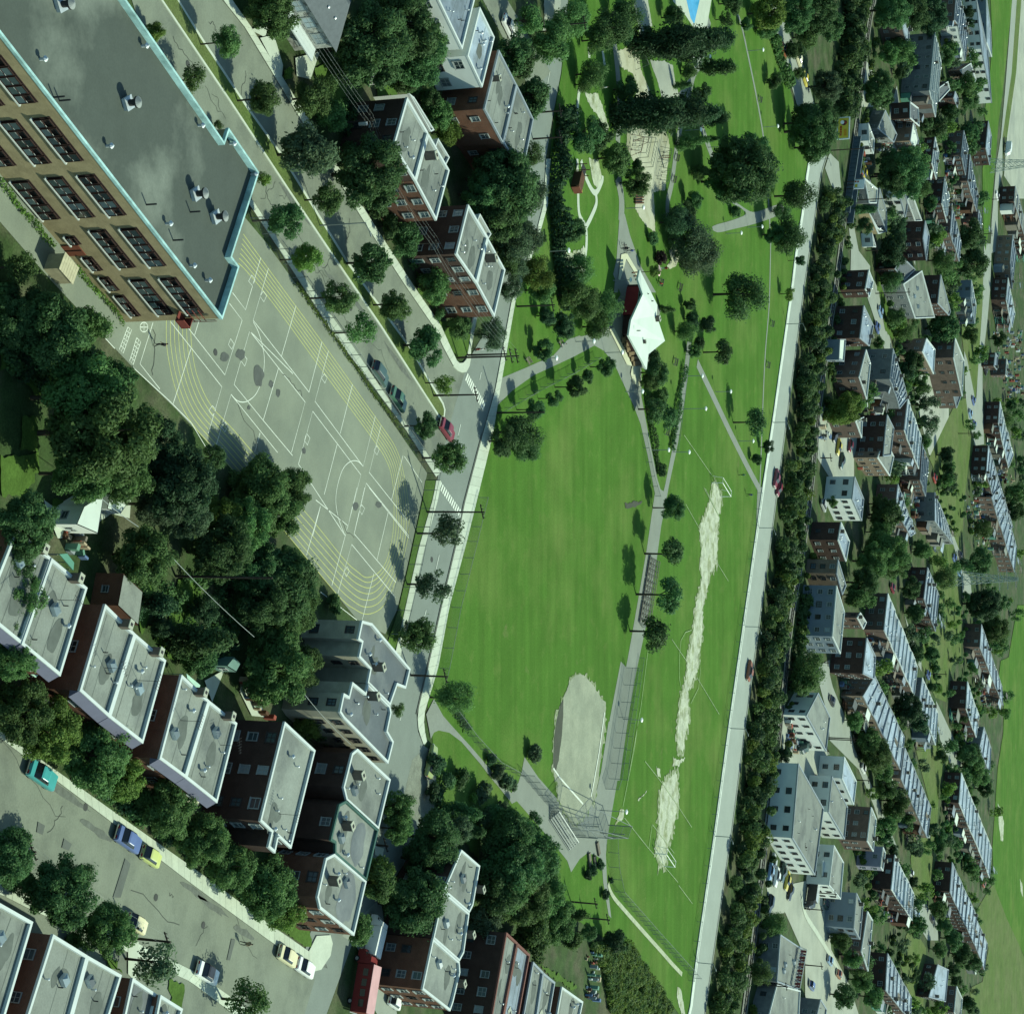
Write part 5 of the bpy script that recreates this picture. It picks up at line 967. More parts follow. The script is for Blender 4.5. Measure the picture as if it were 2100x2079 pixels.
ONE = [
 ('big flat-roofed grey hall with skylights behind the railway houses', 'hall', 1700, 300, '735,1350 915,1220 1040,1680 850,1690', 7.0, B_GREY, R_GRAVEL, 4),
 ('dark walled hall with pale flat roof beside the big grey hall', 'hall', 1700, 300, '1100,1260 1195,1620 1180,1660 1070,1540', 9.0, B_DARK, R_GRAVEL, 3),
 ('long brown brick school with two rows of windows and gravel yard', 'school', 1700, 700, '1240,-40 1330,190 1310,540 1225,160', 9.5, B_RED, R_GRAVEL, 3),
 ('long low brown wing with window band in front of the far brick school', 'school', 1700, 700, '1130,175 1215,190 1300,530 1255,655', 6.0, B_RED, R_DARK, 2),
 ('two-storey brick house with blue roof beside the railway crossing', 'house', 1700, 300, '395,1210 440,1330 400,1480 360,1400', 7.0, B_DARK, R_BLUE, 3),
 ('dark brick house with pale blue roof next to the street cars', 'house', 1700, 300, '345,1560 440,1760 400,1960 305,1880', 7.5, B_DARK, R_BLUE, 4),
 ('brown brick duplex with pale roof near the tracks', 'house', 1700, 700, '368,80 412,220 375,570 300,350', 7.5, B_RED, R_GRAVEL, 5),
 ('small pale-roofed timber store beside the tracks', 'shed', 1700, 700, '110,-20 168,-20 150,200 100,180', 4.0, W_BLUE, R_WHITE, 0),
 ('brown brick house with small white upper windows near parked cars', 'house', 1700, 700, '345,740 330,800 325,945 265,780', 7.5, B_RED, R_GRAVEL, 2),
 ('black brick block with white windows and pale roof', 'apartment', 1700, 700, '575,720 640,850 610,1120 535,1130 555,900', 8.0, B_DARK, R_GRAVEL, 8),
 ('narrow pale-roofed block ending in orange brick', 'apartment', 1700, 700, '555,950 640,1130 600,1320 480,1140', 7.0, B_TAN, R_GRAVEL, 3),
 ('dark block with blue roof and big white blank wall', 'apartment', 1700, 700, '255,1325 345,1545 325,1760 230,1545', 7.5, W_WHITE, R_BLUE, 5),
 ('brick house with blue roof at the edge of the big leafy tree', 'house', 3, 2, '720,225 775,350 752,482 700,342', 7.5, B_DARK, R_BLUE, 3),
 ('tan and grey block beside the tracks, near end of a pair', 'apartment', 3, 2, '700,470 752,640 728,700 690,560', 8.0, B_TAN, R_GRAVEL, 3),
 ('large blue-grey block with pale rimmed roof beside the tracks', 'apartment', 3, 2, '690,640 742,812 715,1085 662,972', 8.5, W_BLUE, R_GRAVEL, 4),
 ('tall black block with speckled blue roof above the grey street', 'apartment', 3, 2, '887,980 945,1102 936,1252 862,1216', 9.0, B_DARK, R_BLUE, 7),
 ('small brown house with white rear wall below the big leafy tree', 'house', 3, 2, '845,815 885,880 865,925 825,850', 6.0, B_RED, R_GRAVEL, 1),
 ('white corrugated works building with grey roof beside the railway thicket', 'works', 3, 2, '570,1340 648,1502 622,1722 492,1490', 6.0, W_WHITE, R_GRAVEL, 3),
 ('white walled workshop with pale blue roof above the yard', 'works', 3, 3, '740,230 820,392 802,545 725,372', 6.5, W_WHITE, R_BLUE, 2),
 ('grey roofed workshop with white side wall and dark doorway', 'works', 3, 3, '660,358 762,560 742,770 636,592', 6.0, W_WHITE, R_GRAVEL, 2),
 ('brown three-storey house with white windows beside the workshop', 'house', 3, 3, '917,560 950,640 930,850 890,782', 8.0, B_RED, R_GRAVEL, 3),
 ('huge flat grey roofed factory with white window wall by the railway', 'factory', 3, 3, '440,275 605,570 548,1005 400,762', 6.5, W_WHITE, R_GRAVEL, 6),
 ('service station with sloping grey roof and white canopy', 'store', 3, 3, '672,808 736,922 716,1162 640,1070', 6.0, W_WHITE, R_GRAVEL, 2),
 ('plain blue-grey walled house with pale roof beside the station', 'house', 3, 3, '820,1120 862,1212 842,1425 802,1352', 8.0, W_BLUE, R_GRAVEL, 2),
 ('brown house with long grey roof behind the blue-grey wall', 'house', 3, 3, '892,1240 926,1300 896,1632 852,1502', 6.5, B_RED, R_GRAVEL, 4),
 ('black roofed pair of low houses at the bottom right', 'house', 3, 3, '1350,1588 1422,1622 1402,1832 1292,1802', 4.5, B_DARK, R_BLUE, 2),
 ('brown house at the bottom edge right of the low pair', 'house', 3, 3, '1475,1730 1512,1812 1498,1990 1458,1900', 6.0, B_RED, R_GRAVEL, 2),
 ('long low grey store with blue skylights at the bottom by the railway', 'store', 3, 3, '322,1392 470,1490 436,1752 300,1702', 5.0, B_GREY, R_GRAVEL, 2),
 ('low grey garage at the bottom edge beside the railway', 'garage', 3, 3, '300,1720 452,1760 440,1990 230,1990', 4.5, B_GREY, R_GRAVEL, 1),
 ('small grey shop with yellow sign at the bottom edge', 'store', 3, 3, '585,1815 625,1880 610,1990 545,1990', 5.0, B_GREY, R_GRAVEL, 1),
 ('violet-grey walled house in front of the dark row', 'house', 1600, 1700, '1065,180 1090,240 1065,430 1040,390', 7.0, M('violet_wall', (0.24, 0.24, 0.29)), R_GRAVEL, 1),
 ('orange-brown brick house with speckled roof across the railway', 'house', 1700, 0, '730,190 808,170 780,470 722,260', 7.0, B_RED, R_BLUE, 4),
 ('dark grey gabled cottage with pale lean-to roof under trees', 'house', 1700, 0, '1395,620 1445,780 1400,900 1290,690', 4.5, B_RED, R_SHINGLE, 0),
 ('long white works with dots of windows beside the far green strip', 'works', 1700, 0, '1440,-60 1560,490 1600,1010 1500,480', 5.0, W_WHITE, R_BLUE, 0),
 ('blue grey long shed roof beside the long white works', 'works', 1700, 0, '1545,-60 1590,300 1600,560 1550,420', 3.5, W_BLUE, R_BLUE, 0),
 ('dark brick house at the green strip with sloping pale roof', 'house', 1700, 0, '1565,1185 1598,1340 1580,1620 1540,1450', 6.0, B_DARK, R_BLUE, 3),
 ('white fronted garage with grey side beside the railway billboard', 'works', 1700, 0, '390,1210 450,1370 440,1510 395,1380', 3.0, W_WHITE, R_GRAVEL, 3),
 ('grey sawtooth workshop with brown front behind the white garage', 'works', 1700, 0, '555,1080 670,1320 640,1400 480,1260', 3.8, B_GREY, R_GRAVEL, 3),
 ('flat grey-blue gabled house in the far gardens', 'house', 1700, 0, '800,1000 880,1060 890,1240 800,1160', 6.0, B_DARK, R_SHINGLE, 1),
 ('buff flat house with orange brick end among gardens', 'house', 1700, 0, '830,1180 885,1380 865,1500 800,1380', 5.5, B_TAN, R_WHITE, 2),
 ('dark roofed house next to the tall grey apartment row', 'house', 1700, 0, '1170,800 1190,880 1080,1000 1085,860', 5.0, B_DARK, R_SHINGLE, 1),
 ('black house with pale roof edge among garden trees', 'house', 1700, 0, '1240,895 1268,960 1265,1060 1225,960', 6.0, B_DARK, R_BLUE, 0),
 ('pale-roofed commercial block beyond the railway bridge', 'store', 1700, 300, '350,310 480,420 470,560 400,560', 4.0, B_GREY, R_GRAVEL, 4),
 ('long flat grey roof with parapet beyond the railway bridge', 'store', 1700, 300, '500,410 570,640 570,840 480,620', 4.0, B_GREY, R_GRAVEL, 3),
 ('buff-walled low store with curved grey roof beside the bridge', 'store', 1700, 300, '405,660 480,800 560,840 490,860', 3.4, B_BUFF, R_GRAVEL, 1),
 ('white walled garage among trees beyond the bridge', 'garage', 1700, 300, '745,430 775,570 755,700 700,500', 5.0, W_WHITE, R_GRAVEL, 0),
 ('grey long store roof beside the white walled garage', 'store', 1700, 300, '825,480 915,730 850,740 770,520', 5.0, B_GREY, R_GRAVEL, 1),
 ('tall brown church-like hall with pale edge and red trim', 'hall', 1700, 300, '948,730 988,880 960,1120 925,900', 9.5, B_DARK, R_BLUE, 2),
 ('white flat garage with one dark vent beside the underpass street', 'garage', 1700, 300, '425,850 460,970 462,990 436,985', 3.2, W_WHITE, R_GRAVEL, 1),
 ('black gable-fronted house crossed by wires beside the big hall', 'house', 1700, 300, '720,1080 850,1210 740,1320 650,1200', 6.0, B_DARK, R_SHINGLE, 0),
 ('tan and white terrace near the gravel schoolyard', 'apartment', 1700, 700, '960,-30 1045,80 1030,320 920,100', 7.5, B_TAN, R_BLUE, 3),
 ('dark bungalow with white dormer by the pale street', 'house', 1700, 700, '1635,110 1660,150 1650,280 1620,240', 5.0, B_DARK, R_BLUE, 1),
 ('brown villa left of the long fence at the right edge', 'house', 1700, 700, '1745,170 1760,230 1750,350 1735,330', 6.0, B_RED, R_GRAVEL, 1),
]
for i, (lab, cat, c, r, s, h, wm, rm, nv) in enumerate(ONE):
    nmap = {'hall': 'hall', 'school': 'brick_school', 'house': 'house', 'shed': 'shed', 'apartment': 'apartment_block', 'works': 'workshop', 'factory': 'factory', 'store': 'store', 'garage': 'garage'}
    building(nmap[cat], lab, T(c, r, s, 600 if c < 10 else (400 if c == 1700 else 380)), h, wm, rm, C_GREY if i % 2 else C_WHITE, 0.25, cat=cat, vents=nv, seed=100 + i, wspace=3.2 if cat in ('house', 'apartment') else 4.2, wsize=(1.2, 1.3), hatches=3 if 'skylights' in lab else 0, win='d' if wm is W_WHITE else 'w', chimneys=1 if cat == 'house' else 0)
# ================================================================== trees and planting
BARK = M('bark', (0.05, 0.042, 0.03), var=0.25, scale=2)
LEAF = {'m': leafmat('leaf_mid', (0.102, 0.188, 0.06)), 'd': leafmat('leaf_dark', (0.078, 0.154, 0.056)), 'l': leafmat('leaf_light', (0.14, 0.225, 0.05)), 'b': leafmat('leaf_bluish', (0.092, 0.145, 0.075)), 'k': leafmat('leaf_deep', (0.05, 0.102, 0.046)), 'p': leafmat('leaf_plum', (0.05, 0.035, 0.03))}
def leaf_cloud(n, size, seed, lobes=20, zr=1.0, shape='round', spread=0.62, lr=(0.26, 0.46)):
    """leaf quads in overlapping clumps; unit crown radius, centre at origin"""
    g = np.random.default_rng(seed)
    C = []
    while len(C) < lobes:
        p = g.normal(size=3); p /= np.linalg.norm(p); p *= spread * g.uniform(0.35, 1.12) ** 0.6
        if shape == 'cone': zz = g.uniform(-1, 1); w = 0.30 + 0.50 * (1 - (zz + 1) / 2); p = np.array([p[0] * w, p[1] * w, zz * 0.85])
        elif shape == 'poplar': zz = g.uniform(-1, 1); w = math.sqrt(max(0.05, 1 - (zz * 0.95) ** 2)); p = np.array([p[0] * w, p[1] * w, zz * 0.88])
        elif shape == 'vase': p[2] = abs(p[2]) * 0.9 - 0.25
        C.append(p)
    C = np.array(C); R_ = g.uniform(lr[0], lr[1], lobes)
    if shape in ('poplar', 'cone'): R_ *= 0.62
    which = g.choice(lobes, n, p=R_ ** 2 / (R_ ** 2).sum())
    d = g.normal(size=(n, 3)); d /= np.linalg.norm(d, axis=1)[:, None]; d[:, 2] += 0.15
    rad = R_[which] * (g.uniform(0.2, 1.0, n) ** 0.45) * (1 + 0.12 * g.exponential(1.0, n))
    pos = C[which] + d * rad[:, None]; pos[:, 2] *= zr
    nrm = d + g.normal(scale=0.55, size=(n, 3)) + np.array([0, 0, 0.25]); nrm /= np.linalg.norm(nrm, axis=1)[:, None]
    t = np.cross(nrm, g.normal(size=(n, 3))); t /= np.linalg.norm(t, axis=1)[:, None]; bt = np.cross(nrm, t)
    s = size * g.uniform(0.6, 1.35, n)[:, None]; a = s * g.uniform(0.8, 1.4, n)[:, None]
    V_ = np.stack([pos - t * a, pos - bt * s * 0.6 + nrm * s * 0.15, pos + t * a, pos + bt * s * 0.6 + nrm * s * 0.15], 1).reshape(-1, 3)
    return V_
def mesh_quads(name, V_, mats, mi=None):
    n = len(V_) // 4; me = bpy.data.meshes.new(name)
    me.vertices.add(len(V_)); me.vertices.foreach_set('co', V_.astype(np.float32).ravel())
    me.loops.add(4 * n); me.loops.foreach_set('vertex_index', np.arange(4 * n, dtype=np.int32))
    me.polygons.add(n); me.polygons.foreach_set('loop_start', np.arange(0, 4 * n, 4, dtype=np.int32)); me.polygons.foreach_set('loop_total', np.full(n, 4, dtype=np.int32))
    for m in (mats if isinstance(mats, (list, tuple)) else [mats]): me.materials.append(m)
    if mi is not None: me.polygons.foreach_set('material_index', mi.astype(np.int32))
    me.update(calc_edges=True); me.validate(); return me
PROTO = {}
def proto(kind, leaf, k):
    key = (kind, leaf, k)
    if key not in PROTO:
        spec = {'round': dict(n=6500, size=0.056, lobes=34, zr=0.98, spread=0.75, lr=(0.14, 0.34)), 'big': dict(n=20000, size=0.037, lobes=80, zr=0.95, spread=0.82, lr=(0.10, 0.25)), 'sparse': dict(n=1900, size=0.062, lobes=15, zr=0.95, spread=0.7, lr=(0.2, 0.38)), 'vase': dict(n=2600, size=0.06, lobes=24, zr=1.0, spread=0.75, lr=(0.16, 0.32), shape='vase'), 'poplar': dict(n=7000, size=0.075, lobes=50, zr=2.0, shape='poplar', spread=0.75, lr=(0.4, 0.62)), 'cone': dict(n=3800, size=0.075, lobes=30, zr=1.5, shape='cone', spread=0.9, lr=(0.4, 0.6)), 'bush': dict(n=1500, size=0.11, lobes=14, zr=0.75), 'wispy': dict(n=6500, size=0.042, lobes=36, zr=1.0, spread=0.72, lr=(0.16, 0.36))}[kind]
        PROTO[key] = mesh_quads('crown', leaf_cloud(seed=100 + k * 31 + len(PROTO) * 13, **spec), LEAF[leaf])
    return PROTO[key]
HCK = {'round': 1.25, 'big': 1.3, 'sparse': 1.45, 'vase': 1.35, 'poplar': 2.25, 'cone': 1.75, 'bush': 0.75, 'wispy': 1.2}
TREES = []
def tree(x, y, r, kind='round', leaf='m', label=None, base=None, name='tree', group=None, hk=None):
    if base:
        b0 = P(*base); hc = max(0.8, height_at(b0, x)); c = Vector((b0.x, b0.y, hc)); rm = r / scale_at(c)
    else:
        hc = 3.0
        for _ in range(4):
            c = P(x, y, hc); rm = r / scale_at(c); hc = rm * (hk or HCK[kind])
        c = P(x, y, hc); b0 = Vector((c.x, c.y, 0))
    k = len(TREES) % 3; TREES.append(1); rg = random.Random(len(TREES))
    root = empty(name, b0); tag(root, label, 'shrub' if kind == 'bush' else 'tree', group)
    cr = bpy.data.objects.new('crown', proto(kind, leaf, k)); COL.objects.link(cr); cr.parent = root
    cr.location = (0, 0, hc); cr.rotation_euler = (0, 0, rg.uniform(0, 6.28)); s = rm * 1.18
    cr.scale = (s * rg.uniform(.92, 1.08), s * rg.uniform(.92, 1.08), s * rg.uniform(.9, 1.08))
    tb = MB(); tr0 = max(0.06, rm * 0.055); top = hc * (0.75 if kind not in ('bush',) else 0.5)
    tb.tube((0, 0, -0.1), (0, 0, top), tr0 * 1.25, tr0 * 0.8, 7)
    for q in range(5 if kind != 'bush' else 3):
        a = q * 1.257 + rg.uniform(-.3, .3); ln = rm * rg.uniform(.5, .75)
        tb.tube((0, 0, top * rg.uniform(.8, 1)), (math.cos(a) * ln, math.sin(a) * ln, hc + rm * rg.uniform(.0, .45)), tr0 * 0.55, tr0 * 0.15, 5)
    tb.tube((0, 0, top), (rg.uniform(-.1, .1) * rm, rg.uniform(-.1, .1) * rm, hc + rm * 0.6 * (1.8 if kind in ('poplar', 'cone') else 1)), tr0 * 0.75, tr0 * 0.15, 6)
    tb.build('trunk', BARK, root)
    return root
def trees(c, r, items, kind, leaf, tmpl, group, name='tree', size=600, hk=None):
    rs = 1.08 if 'across' in group else 1.0
    """items: 'x,y,r' or 'x,y,r,bx,by'; tmpl takes the ordinal"""
    k = size / 1913; ox, oy = (OX[c], OY[r]) if size == 600 else (c, r); its = items.split()
    for i, it in enumerate(its):
        f = it.split(':'); v = [float(a) for a in f[0].split(',')]
        kd, lf = kind, leaf
        if len(f) > 1: kd = {'r': 'round', 'b': 'big', 's': 'sparse', 'v': 'vase', 'p': 'poplar', 'c': 'cone', 'u': 'bush', 'w': 'wispy'}[f[1][0]]; lf = f[1][1] if len(f[1]) > 1 else leaf
        tree(ox + v[0] * k, oy + v[1] * k, v[2] * k * rs, kd, lf, tmpl % (ORD[i] if len(its) > 1 else '') if '%s' in tmpl else tmpl, (ox + v[3] * k, oy + v[4] * k) if len(v) > 3 else None, name, group, hk)
# street trees
trees(0, 0, '1480,285,88,1305,292 1730,672,105,1545,660 2000,1000,175:rb 2140,1312,98,1985,1310 2424,1712,125,2260,1722:rd 2584,1990,98,2434,1995 2774,2246,128,2630,2258:rd 2910,2500,72,2775,2504:sl', 'round', 'm', '%s tree from the top in the grass median of the school street', 'median trees', 'street_tree')
trees(0, 0, '1010,212,60:rl 1270,520,100:sm 1430,825,35:sm 1725,1165,55:sl', 'round', 'm', '%s street tree from the top showing behind the school roof', 'trees behind the school roof', 'street_tree')
trees(1, 0, '272,1440,118,60,1445:rd 412,1695,85,240,1700:rl 620,1939,110,415,1952 770,2159,112,575,2177:sm 1190,2794,78,1045,2784:rd 1340,2960,108,1170,2994', 'round', 'm', '%s tree from the school along the pavement beside the schoolyard fence', 'fence pavement trees', 'street_tree')
trees(1, 2, '1310,300,118,1130,298:sb 1230,660,112,1065,630:sb 1130,975,110,1010,965 1375,1380,115,1212,1368:wm 1012,1440,52:sm', 'round', 'm', '%s tree from the top along the main street below the lower zebra crossing', 'main street trees', 'street_tree')
trees(1, 0, '180,90,150:bm 440,640,115:rm 540,560,90:sm 590,760,100:rm 300,480,45:ul', 'round', 'm', '%s garden tree from the left below the stone house', 'gardens near the stone house', 'tree')
trees(1, 0, '830,300,250:bd 1050,150,220:bd 1120,380,180:bd 720,420,130:rb 1060,510,90:rd 1180,300,140:bm', 'big', 'd', '%s big dark tree from the left behind the stone house', 'big dark trees behind the stone house', 'tree')
trees(1, 0, '820,1130,210:bd 980,1020,110:wd 740,1000,90:rd', 'big', 'd', '%s part of the elm cluster in front of the brown brick pair', 'elms before the brown pair', 'tree')
trees(1, 0, '1060,1560,110:rd 880,1370,70:ud 960,1480,70:rd 1230,1850,85:rm 1165,1700,55:ud', 'round', 'd', '%s tree from the left in the gardens before the corner pair', 'gardens before the corner pair', 'tree')
trees(1, 1, '1240,280,100:rm 1410,540,80:rm 1620,590,100:wb 1280,460,45:ud', 'round', 'm', '%s tree from the left around the zebra corner house', 'trees at the zebra corner', 'tree')
trees(1, 0, '1280,740,90:rm 1220,650,70:rd 1330,860,80:rl 1680,1160,190:bd 1560,1260,130:bd 1640,1400,150:bm 1800,380,120:rd 1880,620,110:rd', 'round', 'd', '%s backyard tree from the left between the house pairs and the main street', 'backyard trees between the house pairs', 'tree')
trees(1, 0, '1860,1250,110:wb 1750,1600,120:wb 1830,1500,60:rd', 'wispy', 'b', '%s feathery tree leaning over the main street near the corner pair', 'feathery main street trees', 'street_tree')
# lower left big trees by the schoolyard
trees(0, 1, '330,560,230:bd 100,520,150:bd 560,560,140:rm 240,420,120:rd 60,320,70:ud 130,150,110:sm', 'big', 'd', '%s dark garden tree counted from the school hut outward', 'garden trees below the school hut', 'tree')
trees(0, 1, '560,1000,250:bm 700,1230,320:bm 530,1500,190:bm 820,1500,170:bm 760,900,130:rd', 'big', 'm', '%s lobe of the giant leafy trees hiding the schoolyard edge', 'giant leafy trees at the schoolyard', 'tree', hk=1.7)
trees(0, 1, '1000,1310,180:bk 1180,1570,230:bk 1060,1700,160:bb 1400,1400,80:rd 1000,1600,120:rd', 'big', 'k', '%s deep dark tree between the giant trees and the bushy green one', 'deep dark trees by the schoolyard', 'tree', hk=1.8)
trees(0, 1, '1700,1590,205:bm 1880,1610,150:bm 1620,1800,180:bm 1800,1750,170:bm 1450,1820,150:bl', 'big', 'm', '%s crown of the bushy green trees spreading over the running lanes', 'bushy green trees over the lanes', 'tree', hk=0.85)
trees(0, 2, '950,440,190:bm 1230,180,150:bb 1130,60,110:rb 1440,420,190:bd 1600,260,170:bm 1760,560,190:bd 1700,760,180:bd 1000,760,100:ck 1060,900,75:rk 1280,1000,140:cd 1330,800,90:rk 1300,1120,120:rd', 'round', 'd', '%s tree from the garage in the shaded back gardens', 'shaded back garden trees', 'tree')
trees(1, 2, '60,560,150:bd 250,650,210:bd 340,800,150:bm 200,930,170:bm 230,1180,210:bm 360,1180,150:bm 120,1300,110:rm 420,1550,90:rl 530,1580,80:rm 590,760,65:ud 270,430,60:rd', 'big', 'm', '%s leafy tree from the top beside the cream blocks', 'leafy trees beside the cream blocks', 'tree')
# front street
trees(0, 2, '170,220,190:bd 90,430,150:bd 140,700,150:bm 60,880,130:bm 80,1130,140:bm', 'big', 'd', '%s tree from the top along the left edge of the photo', 'trees on the left edge', 'street_tree', hk=2.7)
trees(0, 3, '130,-70,190:bm 350,60,195:bl 630,220,215:bm 790,370,150:bl 1080,575,180:bm 1320,770,165:bm 1515,950,155:bm 1750,1090,190:bm 1870,1220,140:bl', 'big', 'm', '%s street tree from the left on the upper side of the front street', 'upper front street trees', 'street_tree')
trees(0, 3, '60,880,170:bd 150,1060,90:rm 400,1100,225:bd 700,1360,175:bm 1030,1530,150,820,1550:sb 1620,1830,140:sm 480,1440,60:um', 'big', 'd', '%s street tree from the left on the lower side of the front street', 'lower front street trees', 'street_tree')
trees(1, 3, '1000,560,110:rm 1000,700,90:rm 890,1060,120:rm 880,980,90:rl 750,1360,90:rm 1250,760,170:bd 1180,900,130:bd 1380,700,110:bb 1120,1180,190:bd 1220,1180,110:bm 1010,1200,120:rd 560,100,60:rl', 'round', 'm', '%s tree from the left between the courtyard blocks and the lower row', 'trees round the lower blocks', 'tree')
trees(1, 3, '1750,950,200:bd 1640,1100,150:bd 1830,1170,170:bm 1560,1300,110:rb 1780,760,110:rm 1620,640,80:rb 1420,360,70:ud 1260,270,75:uk 1230,460,60:uk 1420,590,75:cd 1480,720,60:cd 1560,470,70:ub 1350,390,45:ud 1590,640,45:uk 1500,500,40:ul 1690,560,50:ub 1850,690,90:rd', 'big', 'd', '%s tree from the left in the wooded garden below the parking bay', 'wooded garden below the parking bay', 'tree')
trees(2, 3, '130,760,170:bd 300,900,170:bd 120,1050,170:bm 330,1130,160:bm 450,1300,130:bm 60,1180,110:rm 300,1420,130:rm 560,1260,55:cm 660,1380,60:rd 830,1440,75:rk 460,1160,60:um 60,640,100:rd 560,1420,70:um', 'big', 'm', '%s tree from the top in the wood beside the ball diamond', 'wood beside the ball diamond', 'tree')
trees(1, 3, '1900,200,60:ub 1620,250,45:uk 1660,330,55:ub 1720,390,60:ub 1760,420,45:ub', 'bush', 'b', '%s dark bush of the clump beside the fenced diamond path', 'bush clump by the diamond path', 'shrub')
# park
trees(1, 1, '1810,1230,130:wd 1700,1290,90:rd 1850,1340,90:wd', 'wispy', 'd', '%s crown of the big park tree by the main street bend', 'big park tree at the bend', 'park_tree')
trees(2, 1, '315,1060,62,190,1085 435,985,55,330,1012 575,920,68,440,938 655,855,42,580,870 775,785,58,670,805', 'round', 'd', '%s small tree from the main street in the hedge row below the park entrance path', 'park entrance row trees', 'park_tree')
trees(2, 1, '365,690,62:rd 500,530,80:rk 390,470,60:rk 345,300,85:rm 590,160,100:wm 640,380,110:wm 760,420,110:wm 720,540,90:wm 560,330,90:rm 160,160,90:wb 150,300,70:wb', 'wispy', 'm', '%s tree from the entrance in the grove left of the pavilion', 'grove left of the pavilion', 'park_tree')
trees(2, 1, '1215,1718,75,1080,1725:rd 1205,2002,110,1025,2025:vd 1190,2260,120,970,2290:vd 1090,2522,118,930,2530:vd', 'vase', 'd', '%s tree from the top along the path beside the ball field', 'trees along the ball field path', 'park_tree')
trees(2, 1, '1670,300,140,1475,332:wd 1540,695,90,1410,710:vd 1750,1150,95,1605,1168:vd 1370,70,130:wb 1440,530,58:rk 1340,490,45:rk 1300,570,70:wm 1385,650,40:rd 1350,700,45:rm 1320,400,40:rd 1175,430,30:cm 1090,210,40,1005,185:rl 1840,1320,40,1780,1330:rk 1760,1410,35:rd', 'wispy', 'd', '%s tree from the top right of the pavilion', 'lawn trees right of the pavilion', 'park_tree')
trees(2, 1, '1100,840,85:rd 1060,900,60:rm 1100,1080,90:vd 1180,1120,80:vd 1140,1480,40:ud 1130,1000,60:rm 1090,740,45:ud', 'round', 'd', '%s tree from the top in the wedge between the two lower paths', 'wedge trees below the pavilion', 'park_tree')
trees(2, 0, '1130,270,110,930,295:pk 1290,280,110:pk 1420,255,75:pk', 'poplar', 'k', '%s tree of the dark poplar clump above the playground', 'upper dark poplars', 'poplar')
trees(2, 0, '1010,740,115,820,768:pk 1150,730,120:pk 1290,750,85:pk 1440,775,70:cd', 'poplar', 'k', '%s tree of the dark poplar clump across the playground', 'lower dark poplars', 'poplar')
trees(2, 0, '1650,1120,215:bd 1730,1010,130:bd 1560,1180,130:bd', 'big', 'd', '%s crown of the huge round tree on the open lawn', 'huge lawn tree', 'park_tree')
trees(2, 0, '1220,110,70:rd 1560,125,50:sd 1540,290,50:sd 1490,440,75:cd 1400,610,62:rd 1480,770,55:cd 1350,1310,55:rd 1320,460,45:rm 1270,560,35:cd 1330,930,60:cm 1390,1130,50:rm 1460,910,30:cd 1620,1380,45:ud 1230,1450,90:wk 1330,1560,130:wb 1400,1680,110:wb 1280,1400,80:rd 1080,1560,45:ud 1130,1690,45:up', 'round', 'd', '%s tree from the top between the playground and the open lawn', 'trees between playground and lawn', 'park_tree')
trees(2, 0, '160,350,120:rd 290,640,110:rd 420,280,120:rm 560,120,120:wm 800,180,140:wd 900,90,100:wd 880,230,70:rd 690,480,100:wm 910,580,75:rd 640,880,110:rd 730,880,85:rd 840,1030,100:rm 970,1190,90:rm 980,1090,45:rd 560,1500,85:rd 510,760,55:rk 440,200,90:rm 270,130,110:sm 720,260,90:rm 640,550,60:wm', 'round', 'm', '%s tree from the main street in the wooded upper part of the park', 'wooded upper park', 'park_tree')
trees(2, 0, '130,1250,200:bd 60,1420,160:bd 230,1560,120:wb 300,1010,70:wm 130,1700,90:wm 340,1560,50:rk 310,1790,110:wl', 'big', 'd', '%s tree from the top along the main street beside the long hedge', 'trees beside the long hedge', 'tree')
trees(2, 0, '1870,540,45:rd 1690,160,40:rd 1600,20,70:rd 1830,180,70:rd 1880,1530,70:rd', 'round', 'd', '%s small tree from the top at the lawn edge by the railway road', 'lawn edge trees', 'park_tree')
trees(3, 0, '240,80,110:rl 240,200,60:rm 290,520,45:rm 430,1260,110,280,1285:wd 380,1530,120,215,1545:wd 330,1380,60:wd 450,1690,33,370,1705:rk 380,1920,45:vl 535,850,150:bd 480,800,110:bd 600,760,110:bd 530,960,100:rd', 'wispy', 'd', '%s tree from the top along the park side of the railway road', 'trees along the railway road', 'park_tree')
# across the railway
trees(3, 0, '420,90,120:bd 560,90,130:bd 650,180,90:rd 500,240,80:rm 410,320,60:rd 620,560,95:bb 640,640,60:rb 440,480,40:rm', 'big', 'd', '%s tree from the top between the upper road and the railway', 'trees above the billboard', 'tree')
trees(3, 0, '1050,60,110:bd 1160,60,110:bd 1310,100,110:bk 960,580,95:bd 980,640,70:rd 1100,480,35:rd 1130,1130,140:bd 1040,1150,90:bd 1190,1060,80:rm 1340,830,70:rd 1270,800,50:rd 1100,340,80:rm 1020,350,60:rm 1550,80,35:rk 1560,150,30:rk 1400,380,50:rm 1530,560,75:rm 1560,640,55:rd 1430,730,50:rd 850,1370,45:cd 870,1480,50:rd 1090,1480,65:rk 1060,1640,90:rk 1050,1720,70:rk 1340,1540,55:rl 1560,1530,80:rd 1590,1720,85:rd 1300,1330,45:rd 1250,1250,55:wm 1560,870,55:rd 1570,960,45:rd 1630,1330,22:rd 1450,1170,30:rd 1380,1700,70:wm 1490,1240,28:rd', 'round', 'd', '%s tree from the railway in the upper gardens across the tracks', 'gardens across the tracks, upper part', 'tree')
